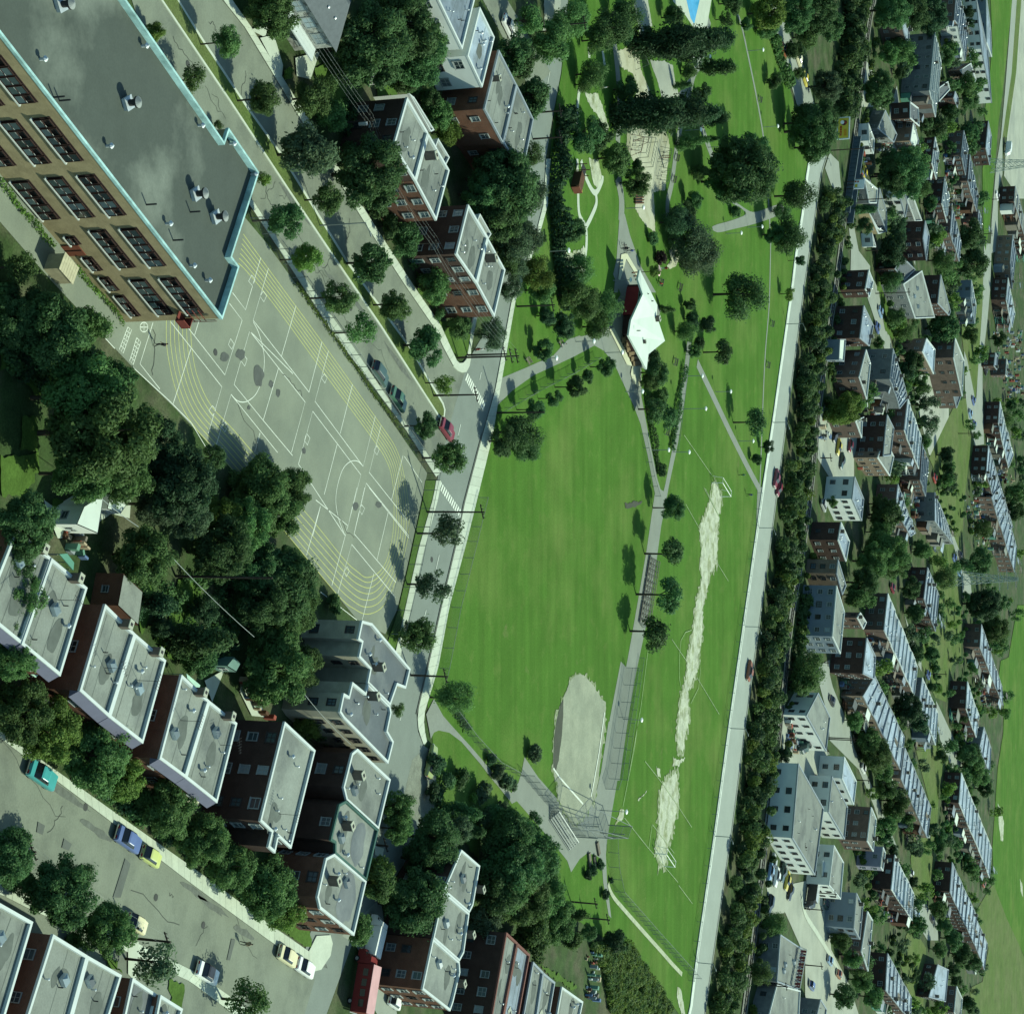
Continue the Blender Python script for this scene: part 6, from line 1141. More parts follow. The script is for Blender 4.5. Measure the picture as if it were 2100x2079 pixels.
trees(3, 1, '1050,240,70:wd 1070,480,55:rm 1130,560,60:wm 1190,760,65:rd 1160,820,50:rk 1390,550,90:rd 1390,450,60:rd 750,1080,95:bl 700,1110,70:rl 790,1040,70:rl 1250,960,55:sm 1290,1050,70:sb 1290,1190,70:sb 1260,1290,40:rm 1020,1770,90:rd 980,1700,60:rm 960,650,35:rm 1060,1470,50:rm 1410,1380,50:rk 1430,1560,55:rk 1420,1470,40:rd 1750,620,45:rd 1450,260,40:rm 1830,1060,35:rd 1860,1640,70:rm 660,1680,35:rm 1570,600,50:rm 1640,1860,60:wm 1780,1150,60:wm', 'round', 'd', '%s tree from the tracks in the middle gardens across the railway', 'gardens across the tracks, middle part', 'tree')
trees(3, 2, '1020,420,120:bm 930,480,100:bm 1080,500,80:bm 870,620,90:bd 820,700,70:rm 960,290,60:rm 1000,200,80:rm 580,510,45:rm 1180,660,60:rd 1200,820,55:rd 1250,400,50:rm 1190,1090,65:rd 1310,1090,45:rd 500,1190,110:wm 460,1270,70:rm 810,1520,55:rm 890,1640,65:rm 950,1740,90:bm 1150,1450,90:bk 1230,1520,70:rk 1620,490,75:rd 1640,760,90:bk 1700,760,60:rk 1720,920,80:bm 1760,980,60:rm 1850,150,60:rd 1390,600,70:wm 350,1740,45:rk 390,1870,55:rk 1560,1740,60:rd 1590,1830,70:rm 1310,1300,30:rd 880,1760,30:ck 1510,1480,45:rd 1370,1760,40:rd', 'round', 'd', '%s tree from the tracks in the gardens beside the grey street', 'gardens across the tracks, grey street part', 'tree')
trees(3, 3, '330,580,55:rk 380,400,55:rk 890,130,65:rm 960,240,80:bm 1000,320,65:rm 1010,430,65:rm 1080,520,75:bm 1060,600,60:rm 1150,620,45:rm 1540,210,60:rd 1590,280,65:rd 1620,350,55:rm 1660,440,50:rd 1590,520,30:rd 1360,750,45:rd 1350,820,40:rd 1210,840,45:rk 1010,690,60:rm 1000,760,50:rd 1060,840,35:rk 280,1330,75:wm 190,1650,75:wm 720,1420,65:rm 790,1530,65:rm 840,1600,65:rm 740,1790,75:rd 850,1690,65:rm 920,1800,60:rm 1360,1230,55:rm 1390,1340,45:rd 1450,1420,60:rd 1510,1520,60:rd 1580,1580,55:rd 1360,1490,45:rm 1450,1620,40:rd 1470,1690,40:rd 1010,1880,40:rd 1550,1850,45:rd 1320,700,35:rk 1560,970,35:rm 1190,1050,30:rk', 'round', 'd', '%s tree from the tracks in the lower gardens across the railway', 'gardens across the tracks, lower part', 'tree')

# ---- hedges and thickets
def hedge(name, label, sights, width, h, leaf, dens=55, size=0.16, kind=None, taper=0.0):
    pl = W(sights); pl = catmull(pl, 3) if len(pl) > 2 else pl; g = np.random.default_rng(int(abs(pl[0].x * 10)) + 5); V_ = []
    for i in range(len(pl) - 1):
        a, b = pl[i], pl[i + 1]; L0 = (b - a).length; n = int(L0 * dens * (width + h) / 2)
        if n < 1: continue
        t = g.random(n); d = np.array((b - a).normalized()); q = np.array([-d[1], d[0], 0]); u = g.uniform(-1, 1, n); hz = g.uniform(0, 1, n) ** 0.6
        lump = 0.75 + 0.35 * np.sin(t * L0 * 1.7 + i) * g.uniform(0.5, 1, n)
        pos = np.array(a)[None] + d[None] * (t * L0)[:, None] + q[None] * (u * width / 2 * np.sqrt(np.clip(1.15 - hz ** 2, 0, 1)))[:, None]; pos[:, 2] = hz * h * lump
        nr = g.normal(size=(n, 3)) + np.array([0, 0, 0.8]) + q[None] * u[:, None]; nr /= np.linalg.norm(nr, axis=1)[:, None]
        tt = np.cross(nr, g.normal(size=(n, 3))); tt /= np.linalg.norm(tt, axis=1)[:, None]; bt = np.cross(nr, tt); s = size * g.uniform(.6, 1.4, n)[:, None]
        V_.append(np.stack([pos - tt * s, pos - bt * s * .7, pos + tt * s, pos + bt * s * .7], 1).reshape(-1, 3))
    o = link(name, mesh_quads(name, np.concatenate(V_), LEAF[leaf]))
    tag(o, label, None if kind else 'hedge', None, kind); return o
hedge('hedge', 'long tall dark hedge between the main street and the upper park', T(2, 0, '470,700 455,900 430,1040 410,1200 415,1380 430,1560 445,1740 470,1913') + T(2, 1, '490,420'), 3.2, 3.6, 'k', 60, 0.26)
hedge('hedge', 'dark clipped hedge on the left of the wedge below the pavilion', T(2, 1, '1030,990 1040,1100 1065,1230 1085,1350 1110,1470'), 1.6, 1.4, 'd', 70)
hedge('hedge', 'dark clipped hedge on the right of the wedge below the pavilion', T(2, 1, '1275,800 1255,920 1235,1030 1215,1200 1190,1350'), 1.5, 1.4, 'd', 70)
hedge('hedge', 'clipped hedge at the back of the parking bay', T(1, 3, '1285,330 1270,420 1230,520'), 2.0, 2.2, 'k', 60, 0.2)
hedge('hedge', 'low hedge beside the railway road at the top', T(3, 0, '250,240 290,360 330,480 360,560'), 2.6, 2.6, 'm', 50, 0.3)
hedge('hedge', 'hedge strip beside the railway and the blue-grey block', T(3, 2, '460,700 440,880 410,1080 395,1250 370,1310'), 3.5, 3.0, 'm', 40, 0.32)
hedge('hedge', 'climbing vines along the schoolyard fence, upper part', T(1, 1, '320,260 420,390 560,590 640,700 700,780 780,900 880,1040 1000,1200 1090,1310'), 0.5, 0.9, 'l', 45, 0.12)
hedge('hedge', 'vines creeping along the foot of the school front', T(0, 0, '-20,1180 60,1280 150,1400 240,1500 340,1610'), 0.8, 0.9, 'l', 60, 0.13)
hedge('hedge', 'vines at the school wall near the hut', T(0, 1, '470,140 560,240 660,350 760,470 800,530'), 0.8, 0.7, 'l', 55, 0.13)
hedge('hedge', 'hedge under the fence below the ball field corner', T(1, 2, '1330,1390 1400,1500 1450,1580'), 1.8, 1.6, 'd', 50, 0.18)
def thicket(name, label, left, right, h, n, leaf_mix, size, seed):
    """an unbroken belt of scrub between two edge lines: one mass, nobody could count its stems"""
    L0, R0 = W(left), W(right); g = np.random.default_rng(seed)
    def arc(pl):
        d = np.cumsum([0] + [(pl[i] - pl[i - 1]).length for i in range(1, len(pl))]); return d / d[-1], np.array([tuple(p) for p in pl])
    dl, pl = arc(L0); dr, prr = arc(R0)
    clumps = int(n / (260 if h > 2 else 110)); ct = g.random(clumps); cu = g.uniform(0.06, 0.94, clumps)
    ca = np.stack([np.interp(ct, dl, pl[:, k]) for k in range(3)], 1); cb = np.stack([np.interp(ct, dr, prr[:, k]) for k in range(3)], 1)
    C = ca * (1 - cu)[:, None] + cb * cu[:, None]; wd = np.linalg.norm(cb - ca, axis=1)
    ch = h * g.uniform(0.45, 1.15, clumps); R_ = g.uniform(1.0, 2.1, clumps) * max(h / 5, 0.5); C[:, 2] = np.maximum(0.6, ch - R_)
    wh = g.integers(0, clumps, n); d = g.normal(size=(n, 3)); d /= np.linalg.norm(d, axis=1)[:, None]; rad = R_[wh] * g.uniform(.3, 1, n) ** .5
    pos = C[wh] + d * rad[:, None] * np.array([1, 1, 1.1]); pos[:, 2] = np.abs(pos[:, 2])
    nr = d + g.normal(scale=.5, size=(n, 3)) + np.array([0, 0, .3]); nr /= np.linalg.norm(nr, axis=1)[:, None]
    t = np.cross(nr, g.normal(size=(n, 3))); t /= np.linalg.norm(t, axis=1)[:, None]; bt = np.cross(nr, t); s = size * g.uniform(.6, 1.4, n)[:, None]
    V_ = np.stack([pos - t * s, pos - bt * s * .7, pos + t * s, pos + bt * s * .7], 1).reshape(-1, 3)
    mi = g.choice(len(leaf_mix), clumps)[wh]
    o = link(name, mesh_quads(name, V_, [LEAF[k] for k in leaf_mix], mi)); tag(o, label, None, None, 'stuff'); return o
TL = T(3, 0, '585,1230 560,1420 530,1620 495,1860') + T(3, 1, '365,1250 285,1860') + T(2, 3, '1700,0 1612,700 1485,1580 1430,1930 1400,2080')
TRR = T(3, 0, '660,1330 630,1480 600,1640 570,1880') + T(3, 1, '535,550 455,1150 410,1600') + T(3, 2, '355,430 285,850 235,1330 175,1880') + T(3, 3, '150,500 85,1050 15,1600 -25,1913 -45,2060')
thicket('railway_thicket', 'dense dark green belt of scrub between the pale road and the railway', TL, [(x + 9, y) for x, y in TRR], 4.4, 170000, 'dmdlmk', 0.27, 3)
thicket('railway_thicket', 'dense dark scrub beside the railway above the bridge', T(3, 0, '725,-60 700,200 680,400 660,620 640,760'), T(3, 0, '840,-60 800,150 765,480 730,740 680,760'), 5.5, 34000, 'kdmd', 0.36, 5)
thicket('railway_verge', 'low green verge scrub on the far side of the railway', T(3, 0, '930,150 890,480 850,800') + T(3, 1, '735,0 665,550 590,1150') , T(3, 0, '950,150 910,480 865,800') + T(3, 1, '760,0 690,550 610,1150'), 1.8, 12000, 'mdl', 0.3, 6)
thicket('railway_verge', 'green verge scrub beside the lower tracks', T(3, 2, '490,430 415,850 365,1330 305,1880') + T(3, 3, '205,1050 135,1600 100,1913'), T(3, 2, '540,430 450,850 390,1330 335,1880') + T(3, 3, '225,1050 155,1600 125,1913'), 2.2, 14000, 'mdl', 0.3, 7)
thicket('garden_undergrowth', 'vegetable plots and undergrowth beside the garden shed', T(2, 3, '640,1450 720,1620 760,1913'), T(2, 3, '930,1450 1060,1650 1240,1913'), 1.3, 80000, 'mllm', 0.17, 8)
thicket('garden_undergrowth', 'undergrowth in the shaded back gardens', T(0, 2, '1000,600 960,900 1150,1150'), T(0, 2, '1560,560 1560,900 1540,1150'), 0.8, 9000, 'dmk', 0.15, 9)
thicket('garden_undergrowth', 'undergrowth of the front gardens on the upper side of the front street', T(0, 3, '200,150 720,560 1300,960 1800,1350'), T(0, 3, '330,60 860,440 1400,800 1880,1200'), 1.2, 16000, 'dmk', 0.16, 10)
thicket('garden_undergrowth', 'undergrowth of the gardens beside the school hut', T(0, 1, '-40,120 100,380 480,640 700,760'), T(0, 1, '-40,700 100,900 300,1000 500,1000'), 0.9, 20000, 'dkmd', 0.17, 11)
thicket('garden_undergrowth', 'undergrowth along the gardens before the brown pairs', T(1, 0, '560,700 720,1100 900,1400 1100,1800'), T(1, 0, '700,640 860,1000 1040,1340 1200,1680'), 1.0, 16000, 'dkm', 0.16, 12)
thicket('garden_undergrowth', 'undergrowth below the big dark trees behind the stone house', T(1, 0, '680,60 690,300 800,480'), T(1, 0, '1280,60 1180,360 1300,700'), 1.0, 12000, 'dkm', 0.17, 13)
for i, (c, r, lft, rgt, n) in enumerate(((3, 0, '940,1300 960,1560 1000,1850', '1120,1300 1130,1560 1120,1850', 6000), (3, 0, '1090,200 1240,760 1400,1150', '1400,120 1480,700 1560,1180', 9000), (3, 0, '1230,1200 1290,1500 1380,1800', '1380,1200 1440,1500 1560,1800', 7000), (3, 1, '930,300 1010,640 1140,1000', '1120,420 1220,840 1270,1330', 7000), (3, 1, '1200,1560 1330,1850 1400,1913', '1320,1480 1500,1600 1640,1913', 5000), (3, 2, '780,380 900,860 1020,1180 1180,1560', '960,700 1180,1200 1240,1460 1300,1660', 9000), (3, 2, '1230,560 1180,760 1320,1240', '1300,960 1280,1080 1360,1360', 3000), (3, 2, '1440,700 1440,1200 1430,1700', '1640,700 1620,1180 1620,1700', 10000), (3, 3, '1360,380 1340,640 1360,900', '1500,560 1560,760 1680,1000', 12000), (3, 3, '1060,1300 980,1500 1100,1700', '1160,1360 1100,1480 1240,1700', 4000), (3, 3, '740,800 820,1000 860,1180', '900,860 980,1000 960,1180', 4000), (3, 3, '1300,1080 1330,1300 1480,1560', '1440,1150 1520,1400 1620,1660', 7000), (3, 1, '1620,1400 1640,1650 1660,1913', '1720,1560 1760,1720 1800,1913', 6000))):
    thicket('garden_undergrowth', 'mixed garden growth in the yards across the railway, patch %s from the top' % ORD[i], T(c, r, lft), T(c, r, rgt), 2.6, int(n * 2.2), 'dmld', 0.28, 20 + i)

trees(2, 3, '655,1005,32:uk 690,975,36:uk 735,930,40:uk 770,1130,32:uk 810,1040,20:uk', 'bush', 'k', '%s dark clipped bush from the left below the backstop plaza', 'bushes below the backstop', 'shrub')

# smaller trees filling the far yards, kept clear of walls and streets
def inside(x, y, poly):
    c = False; j = len(poly) - 1
    for i in range(len(poly)):
        (xi, yi), (xj, yj) = poly[i], poly[j]
        if (yi > y) != (yj > y) and x < (xj - xi) * (y - yi) / (yj - yi) + xi: c = not c
        j = i
    return c
BOX = [(min(p[0] for p in f), max(p[0] for p in f), min(p[1] for p in f), max(p[1] for p in f), f) for f in FOOT + PAVED]
def free(x, y, m=1.2):
    for x0, x1, y0, y1, f in BOX:
        if x0 - m < x < x1 + m and y0 - m < y < y1 + m:
            for dx, dy in ((0, 0), (m, 0), (-m, 0), (0, m), (0, -m)):
                if inside(x + dx, y + dy, f): return False
    return True
zr_ = random.Random(17); far_V, far_M, tk_ = [], [], MB()
SMALL = [leaf_cloud(520, 0.12, 900 + k, 16, 1.0, spread=0.72, lr=(0.18, 0.4)) for k in range(6)]
for r_, zone, n in ((0, '930,40 1450,0 1620,620 1100,640', 34), (0, '880,640 1600,640 1600,1160 860,1100', 38), (0, '820,1180 1600,1180 1600,1860 760,1700', 44), (1, '820,300 1560,200 1640,1000 860,860', 44), (1, '820,860 1900,860 1900,1700 860,1700', 60), (2, '520,260 1820,260 1820,900 560,900', 60), (2, '640,900 1780,900 1780,1500 700,1500', 60), (3, '800,0 1700,0 1700,600 760,640', 55), (3, '740,640 1660,640 1640,1250 760,1250', 50), (3, '640,1250 1600,1250 1560,1900 700,1900', 46)):
    zp = [(p.x, p.y) for p in W(T(3, r_, zone))]; k = 0; tries = 0
    x0, x1, y0, y1 = min(p[0] for p in zp), max(p[0] for p in zp), min(p[1] for p in zp), max(p[1] for p in zp)
    while k < n * 0.6 and tries < 6000:
        tries += 1; x, y = zr_.uniform(x0, x1), zr_.uniform(y0, y1)
        if not (inside(x, y, zp) and free(x, y)): continue
        k += 1; rm = zr_.uniform(1.2, 2.9); a = zr_.uniform(0, 6.28); Q = SMALL[zr_.randrange(6)] * (rm * 1.15); ca, sa = math.cos(a), math.sin(a)
        far_V.append(np.stack([Q[:, 0] * ca - Q[:, 1] * sa + x, Q[:, 0] * sa + Q[:, 1] * ca + y, Q[:, 2] * zr_.uniform(.9, 1.3) + rm * 1.25], 1)); far_M.append(np.full(len(Q) // 4, zr_.randrange(5)))
tag(link('yard_trees', mesh_quads('yard_trees', np.concatenate(far_V), [LEAF[k] for k in 'dmmlb'], np.concatenate(far_M))), 'mass of small yard trees filling the gaps between the far houses', None, None, 'stuff')
# ================================================================== vehicles
GLS = M('car_glass', (0.012, 0.016, 0.02), rough=0.08, var=0.0, spec=0.7); TYRE = M('tyre_rubber', (0.018, 0.018, 0.018)); CHROME = M('chrome', (0.62, 0.64, 0.62), rough=0.2, metal=0.8, var=0.05); LAMP_R = M('tail_lamp', (0.3, 0.02, 0.02), rough=0.3); LAMP_W = M('head_lamp', (0.7, 0.7, 0.62), rough=0.2); RIM = M('wheel_trim', (0.42, 0.44, 0.43), rough=0.3, metal=0.5)
def paint(name, c): return M('car_paint_' + name, c, rough=0.28, var=0.04, spec=0.55)
def smooth_box(name, secs, mats, parent, bevel=0.05):
    """loft of cross-sections along x: (x, half width, z low, z high, half width at top)"""
    b = MB(); n = len(secs)
    for x, w, z0, z1, wt in secs: b.v += [(x, -w, z0), (x, w, z0), (x, w * 1.0, z0 + (z1 - z0) * 0.6), (x, wt, z1), (x, -wt, z1), (x, -w * 1.0, z0 + (z1 - z0) * 0.6)]
    for i in range(n - 1):
        for k in range(6): b.f.append((i * 6 + k, i * 6 + (k + 1) % 6, (i + 1) * 6 + (k + 1) % 6, (i + 1) * 6 + k))
    b.f += [tuple(range(5, -1, -1)), tuple((n - 1) * 6 + k for k in range(6))]; b.m = [0] * len(b.f); return b.build(name, mats, parent)
def wheel_mesh():
    b = MB(); b.tube((0, -0.1, 0), (0, 0.1, 0), 0.32, 0.32, 14, 0); b.tube((0, -0.105, 0), (0, 0.105, 0), 0.19, 0.19, 10, 1)
    o = b.build('wheel', [TYRE, RIM]); me = o.data; bpy.data.objects.remove(o); return me
WHEEL = wheel_mesh(); CARP = {}
def car_proto(style):
    """meshes of one body style, x forward; the paint slot is set on each object"""
    if style in CARP: return CARP[style]
    L, Wd = {'sedan': (4.9, 0.92), 'hatch': (3.9, 0.80), 'wagon': (4.8, 0.9)}[style]; h = L / 2; t = empty('temp'); out = []
    body = smooth_box('body', [(-h, Wd * .86, .42, .72, Wd * .80), (-h + .12, Wd * .96, .26, .86, Wd * .86), (-h * .45, Wd, .24, .94, Wd * .9), (h * .3, Wd, .24, .92, Wd * .9), (h * .72, Wd * .99, .24, .84, Wd * .86), (h - .1, Wd * .95, .28, .76, Wd * .82), (h, Wd * .86, .40, .66, Wd * .78)], None, t)
    r0, r1, f1, f0 = {'sedan': (-h * .72, -h * .42, h * .12, h * .42), 'hatch': (-h * .98, -h * .62, h * .12, h * .5), 'wagon': (-h * .97, -h * .82, h * .12, h * .42)}[style]
    gl = smooth_box('window', [(r0, Wd * .88, .86, .88, Wd * .86), (r1, Wd * .9, .86, 1.36, Wd * .68), (f1, Wd * .9, .86, 1.38, Wd * .68), (f0, Wd * .88, .84, .87, Wd * .84)], GLS, t)
    rf = smooth_box('roof_panel', [(r1 - .05, Wd * .66, 1.345, 1.37, Wd * .62), (r1 + .2, Wd * .72, 1.35, 1.42, Wd * .66), (f1 - .2, Wd * .72, 1.36, 1.43, Wd * .66), (f1 + .05, Wd * .66, 1.355, 1.38, Wd * .62)], None, t)
    bp = [MB().box((s * (h + .03), 0, .48), (.14, Wd * 1.75, .16)).build('bumper', CHROME, t) for s in (-1, 1)]
    hl = [MB().box((h - .02, s * Wd * .62, .6), (.1, .32, .14)).build('headlight', LAMP_W, t) for s in (-1, 1)]; tl = [MB().box((-h + .02, s * Wd * .6, .64), (.1, .36, .14)).build('taillight', LAMP_R, t) for s in (-1, 1)]
    parts = [(o.name.split('.')[0], o.data) for o in [body, gl, rf] + bp + hl + tl]
    for o in [body, gl, rf] + bp + hl + tl + [t]: bpy.data.objects.remove(o)
    for nm in ('body', 'roof_panel'):
        for k, me in parts:
            if k == nm and not me.materials: me.materials.append(paint('grey', (.3, .3, .3)))
    CARP[style] = (parts, L, Wd); return CARP[style]
def car(x, y, dirv, colr, label, style='sedan', group=None, roof=None, z=0.03, name='car'):
    parts, L, Wd = car_proto(style); root = empty(name, P(x, y, z), math.atan2(dirv.y, dirv.x)); tag(root, label, 'car', group)
    for nm, me in parts:
        o = bpy.data.objects.new(nm, me); COL.objects.link(o); o.parent = root
        if nm in ('body', 'roof_panel'): o.material_slots[0].link = 'OBJECT'; o.material_slots[0].material = (roof if roof and nm == 'roof_panel' else colr)
    for sx in (-1, 1):
        for sy in (-1, 1): put(WHEEL, root, (sx * L * .3, sy * Wd * .86, .32))
def dirpx(a, b): v = P(*b) - P(*a); v.z = 0; return v.normalized()
DS2 = dirpx((951, 1033), (904, 1245)); DS3 = dirpx((1600, 900), (1560, 1150))
pt = {k: paint(k, v) for k, v in dict(teal=(.05, .30, .30), blue=(.10, .15, .32), lime=(.50, .56, .20), white=(.72, .74, .70), cream=(.62, .58, .36), green=(.06, .14, .09), dgreen=(.05, .09, .08), maroon=(.20, .035, .05), red=(.33, .05, .035), rust=(.25, .09, .04), black=(.02, .02, .025), yellow=(.55, .46, .07), sky=(.22, .34, .48), olive=(.28, .34, .12), silver=(.40, .43, .42)).items()}
CARS = [(0, 3, 248, 348, D1, 'teal', 'teal sedan parked alone on the front street', 'sedan'), (0, 3, 812, 768, D1, 'blue', 'blue sedan parked just behind the lime hatchback', 'sedan'), (0, 3, 960, 880, D1, 'lime', 'lime hatchback parked in front of the blue sedan', 'hatch'), (0, 3, 1330, 1640, D1, 'white', 'white car with dark roof at the lower kerb by driveways', 'sedan'), (0, 3, 868, 1318, D1, 'cream', 'pale car half hidden by a tree at the lower kerb', 'hatch'),
        (1, 3, 262, 1530, D1, 'cream', 'cream sedan parked behind the white one at the corner', 'sedan'), (1, 3, 378, 1605, D1, 'white', 'white sedan parked nearest the street corner', 'sedan'), (1, 1, 868, 850, D1, 'dgreen', 'dark grey-green sedan parked at the school fence, nearer the school', 'wagon'), (1, 1, 988, 1015, D1, 'green', 'green sedan parked at the school fence, nearer the crossing', 'sedan'), (1, 1, 1308, 1215, D1, 'maroon', 'maroon car turning at the end of the median', 'sedan'),
        (1, 3, 1205, 262, -DS2, 'olive', 'olive yellow car standing in the gravel bay', 'sedan'), (1, 0, 1712, 180, D1, 'white', 'white car on the side street at the top', 'sedan'), (1, 3, 965, 1830, D1, 'white', 'small white car in the shrubs beside the red truck', 'hatch'),
        (2, 1, 1872, 1535, DS3, 'maroon', 'dark red car leading on the pale railway road', 'sedan'), (2, 1, 1887, 1600, DS3, 'maroon', 'dark red car following close on the pale railway road', 'hatch'), (2, 2, 1697, 1195, -DS3, 'rust', 'single rust red car on the lower pale railway road', 'sedan'),
        (3, 1, 962, 445, D1, 'sky', 'pale blue car parked on the street beside the garden strip', 'sedan'), (3, 1, 942, 548, D1, 'blue', 'dark blue car parked near the dark brick house', 'sedan'), (3, 1, 1572, 1025, D1, 'blue', 'blue car by the junction near the far brick school', 'sedan'), (3, 1, 1552, 1110, D1, 'sky', 'light blue car below the junction, upper of two', 'sedan'), (3, 1, 1577, 1182, D1, 'blue', 'dark blue car below the junction, lower of two', 'sedan'), (3, 1, 665, 1245, DS3, 'black', 'black car at the head of the cars in the railway lot', 'sedan'), (3, 1, 688, 1330, DS3, 'yellow', 'yellow car second in the railway lot', 'sedan'), (3, 1, 710, 1420, DS3, 'dgreen', 'dark car at the tail of the railway lot', 'sedan'), (3, 1, 762, 1322, DS3, 'maroon', 'maroon car by the small fence in the railway lot', 'hatch'), (3, 1, 1318, 1532, D1, 'red', 'bright red car beside the brown-ended row', 'sedan'), (3, 1, 1652, 830, D1, 'black', 'black car on the far pale street', 'sedan'), (3, 1, 680, 905, D1, 'red', 'red car in the shade beside the brown duplex', 'sedan'), (3, 1, 590, 1560 + 150, D1, 'silver', 'pale covered car beside the white-walled block', 'wagon'),
        (3, 2, 1042, 655, D1, 'maroon', 'dark red car behind the big leafy tree', 'sedan'), (3, 2, 1447, 462, D1, 'blue', 'blue car on the pale alley street near the pylon', 'sedan'), (3, 2, 1486, 442, D1, 'black', 'black car on the pale alley street near the pylon', 'sedan'), (3, 2, 1478, 552, D1, 'sky', 'pale car on the alley street below the pylon', 'sedan'), (3, 2, 645, 1392, D1, 'black', 'black car at the kerb of the wide grey street', 'sedan'), (3, 2, 850, 1832, D1, 'white', 'white car at the lower kerb of the wide grey street', 'sedan'), (3, 2, 1482, 1752, D1, 'red', 'red car at the end of the pale alley street', 'sedan'), (3, 2, 1275, 1222, D1, 'blue', 'blue car behind the narrow row', 'sedan'), (3, 2, 545, 1190, D1, 'silver', 'silver car at the entrance of the grey street', 'sedan'), (3, 2, 360, 1690, DS3, 'blue', 'blue vehicle among the works yard materials', 'hatch'),
        (3, 3, 258, 925, DS3, 'silver', 'silver car in the factory car park, first from the tracks', 'sedan'), (3, 3, 240, 985, DS3, 'sky', 'pale blue car in the factory car park beside the silver one', 'sedan'), (3, 3, 280, 1015, DS3, 'white', 'white car in the factory car park, middle', 'sedan'), (3, 3, 325, 985, DS3, 'dgreen', 'dark car in the factory car park under the white wall', 'sedan'), (3, 3, 350, 1040, DS3, 'yellow', 'yellow car in the factory car park', 'sedan'), (3, 3, 370, 1105, DS3, 'black', 'black car at the end of the factory car park', 'sedan'), (3, 3, 238, 1195, DS3, 'black', 'black car alone by the tracks below the car park', 'wagon'), (3, 3, 608, 1195, D1, 'dgreen', 'dark green car beside the service station forecourt', 'sedan'), (3, 3, 632, 1562, D1, 'sky', 'blue car at the kerb near the red roof sign', 'sedan'), (3, 3, 690, 1650, D1, 'rust', 'brown car at the kerb below the blue car', 'sedan'), (3, 3, 512, 1725, D1, 'blue', 'long dark blue car beside the low store', 'wagon'), (3, 3, 850, 305, D1, 'white', 'white car near the workshop on the grey street', 'sedan'), (3, 3, 545, 385, D1, 'black', 'black car in the workshop yard', 'sedan'), (3, 3, 1202, 1262, D1, 'sky', 'pale blue car at the end of the dark row street', 'sedan'), (3, 3, 1302, 1292, D1, 'black', 'black car on the short far street', 'sedan'), (3, 3, 1480, 222, D1, 'red', 'red car parked by garden trees at the alley end', 'sedan'), (3, 3, 1640, 1060, D1, 'red', 'red car on the lane beside the far field', 'sedan'), (3, 3, 1165, 992, D1, 'white', 'white car behind the dark row beside rough grass', 'hatch'),
        (3, 0, 330, 335, D1, 'rust', 'rust brown car on the upper road', 'sedan'), (3, 0, 428, 392, D1, 'cream', 'cream car on the upper road beside a tree', 'sedan'), (3, 0, 468, 515, D1, 'yellow', 'yellow car on the upper road', 'sedan'), (3, 0, 1728, 1280, -D1, 'white', 'white car on the far road beside the long fence', 'sedan'), (3, 0, 1150, 1008, D1, 'white', 'white car in front of the buff house far up', 'sedan'), (3, 0, 855, 1135, DS3, 'yellow', 'yellow car beside the white billboard', 'sedan')]
for c, r, x, y, d, k, lab, st in CARS:
    q = T(c, r, '%d,%d' % (x, y))[0]; car(q[0], q[1], d, pt[k], lab, st, None, pt['black'] if 'dark roof' in lab else None)
def box_truck(x, y, dirv, colr, top, label, L=8.2, Wd=1.2, H_=3.1, name='truck', cabl=1.9):
    root = empty(name, P(x, y, 0.03), math.atan2(dirv.y, dirv.x)); tag(root, label, 'truck'); h = L / 2
    MB().box((-cabl / 2, 0, .75 + (H_ - .75) / 2), (L - cabl - .15, Wd * 2, H_ - .75)).build('cargo_box', colr, root)
    MB().box((-cabl / 2, 0, H_ + .03), (L - cabl - .1, Wd * 2.03, .06)).build('roof_panel', top, root)
    smooth_box('cab', [(h - cabl, Wd * .92, .55, 2.5, Wd * .85), (h - .9, Wd * .95, .5, 2.5, Wd * .85), (h - .35, Wd * .95, .5, 1.6, Wd * .85), (h, Wd * .9, .55, 1.4, Wd * .8)], colr, root)
    smooth_box('windscreen', [(h - 1.0, Wd * .9, 1.65, 2.42, Wd * .83), (h - .32, Wd * .9, 1.6, 1.64, Wd * .84)], GLS, root)
    MB().box((0, 0, .62), (L * .96, Wd * 1.5, .2)).build('chassis', SOOT, root); MB().box((h + .05, 0, .55), (.14, Wd * 1.9, .24)).build('bumper', CHROME, root); MB().box((-h - .02, 0, .6), (.1, Wd * 1.9, .2)).build('bumper', CHROME, root)
    for s in (-1, 1): MB().box((h, s * Wd * .7, .85), (.08, .25, .18)).build('headlight', LAMP_W, root)
    for sx in (-.33, .34):
        for sy in (-1, 1): put(WHEEL, root, (sx * L, sy * Wd * .86, .42), 0, (1.3, 1.3, 1.3))
    return root
tq = T(1, 3, '760,1680')[0]; tk = box_truck(tq[0] - 12, tq[1] + 4, -dirpx(T(1, 3, '745,1500')[0], T(1, 3, '690,1830')[0]), M('shaded_truck_red', (.16, .025, .025), rough=.4), M('pink_truck_roof', (.52, .30, .30), rough=.6), 'dark red box truck with pale pink roof at the corner', L=8.4)  # body red darkened for its shadow side; roof a paler pink
for k in range(4): MB().box((-2.9 + k * 1.35, 1.22, 2.1), (.95, .05, .75)).build('side_window', GLS, tk)
vq = T(1, 3, '825,1400')[0]; box_truck(vq[0] - 8, vq[1], -dirpx(T(1, 3, '860,1290')[0], T(1, 3, '815,1480')[0]), pt['white'], pt['white'], 'white delivery van beside the corner tree', L=5.6, Wd=1.0, H_=2.4, name='delivery_van', cabl=1.5)
vq = T(3, 0, '1785,975')[0]; box_truck(vq[0], vq[1], DS3, pt['white'], pt['white'], 'white van on the far road by the green strip', L=6.5, Wd=1.1, H_=2.8, name='delivery_van')
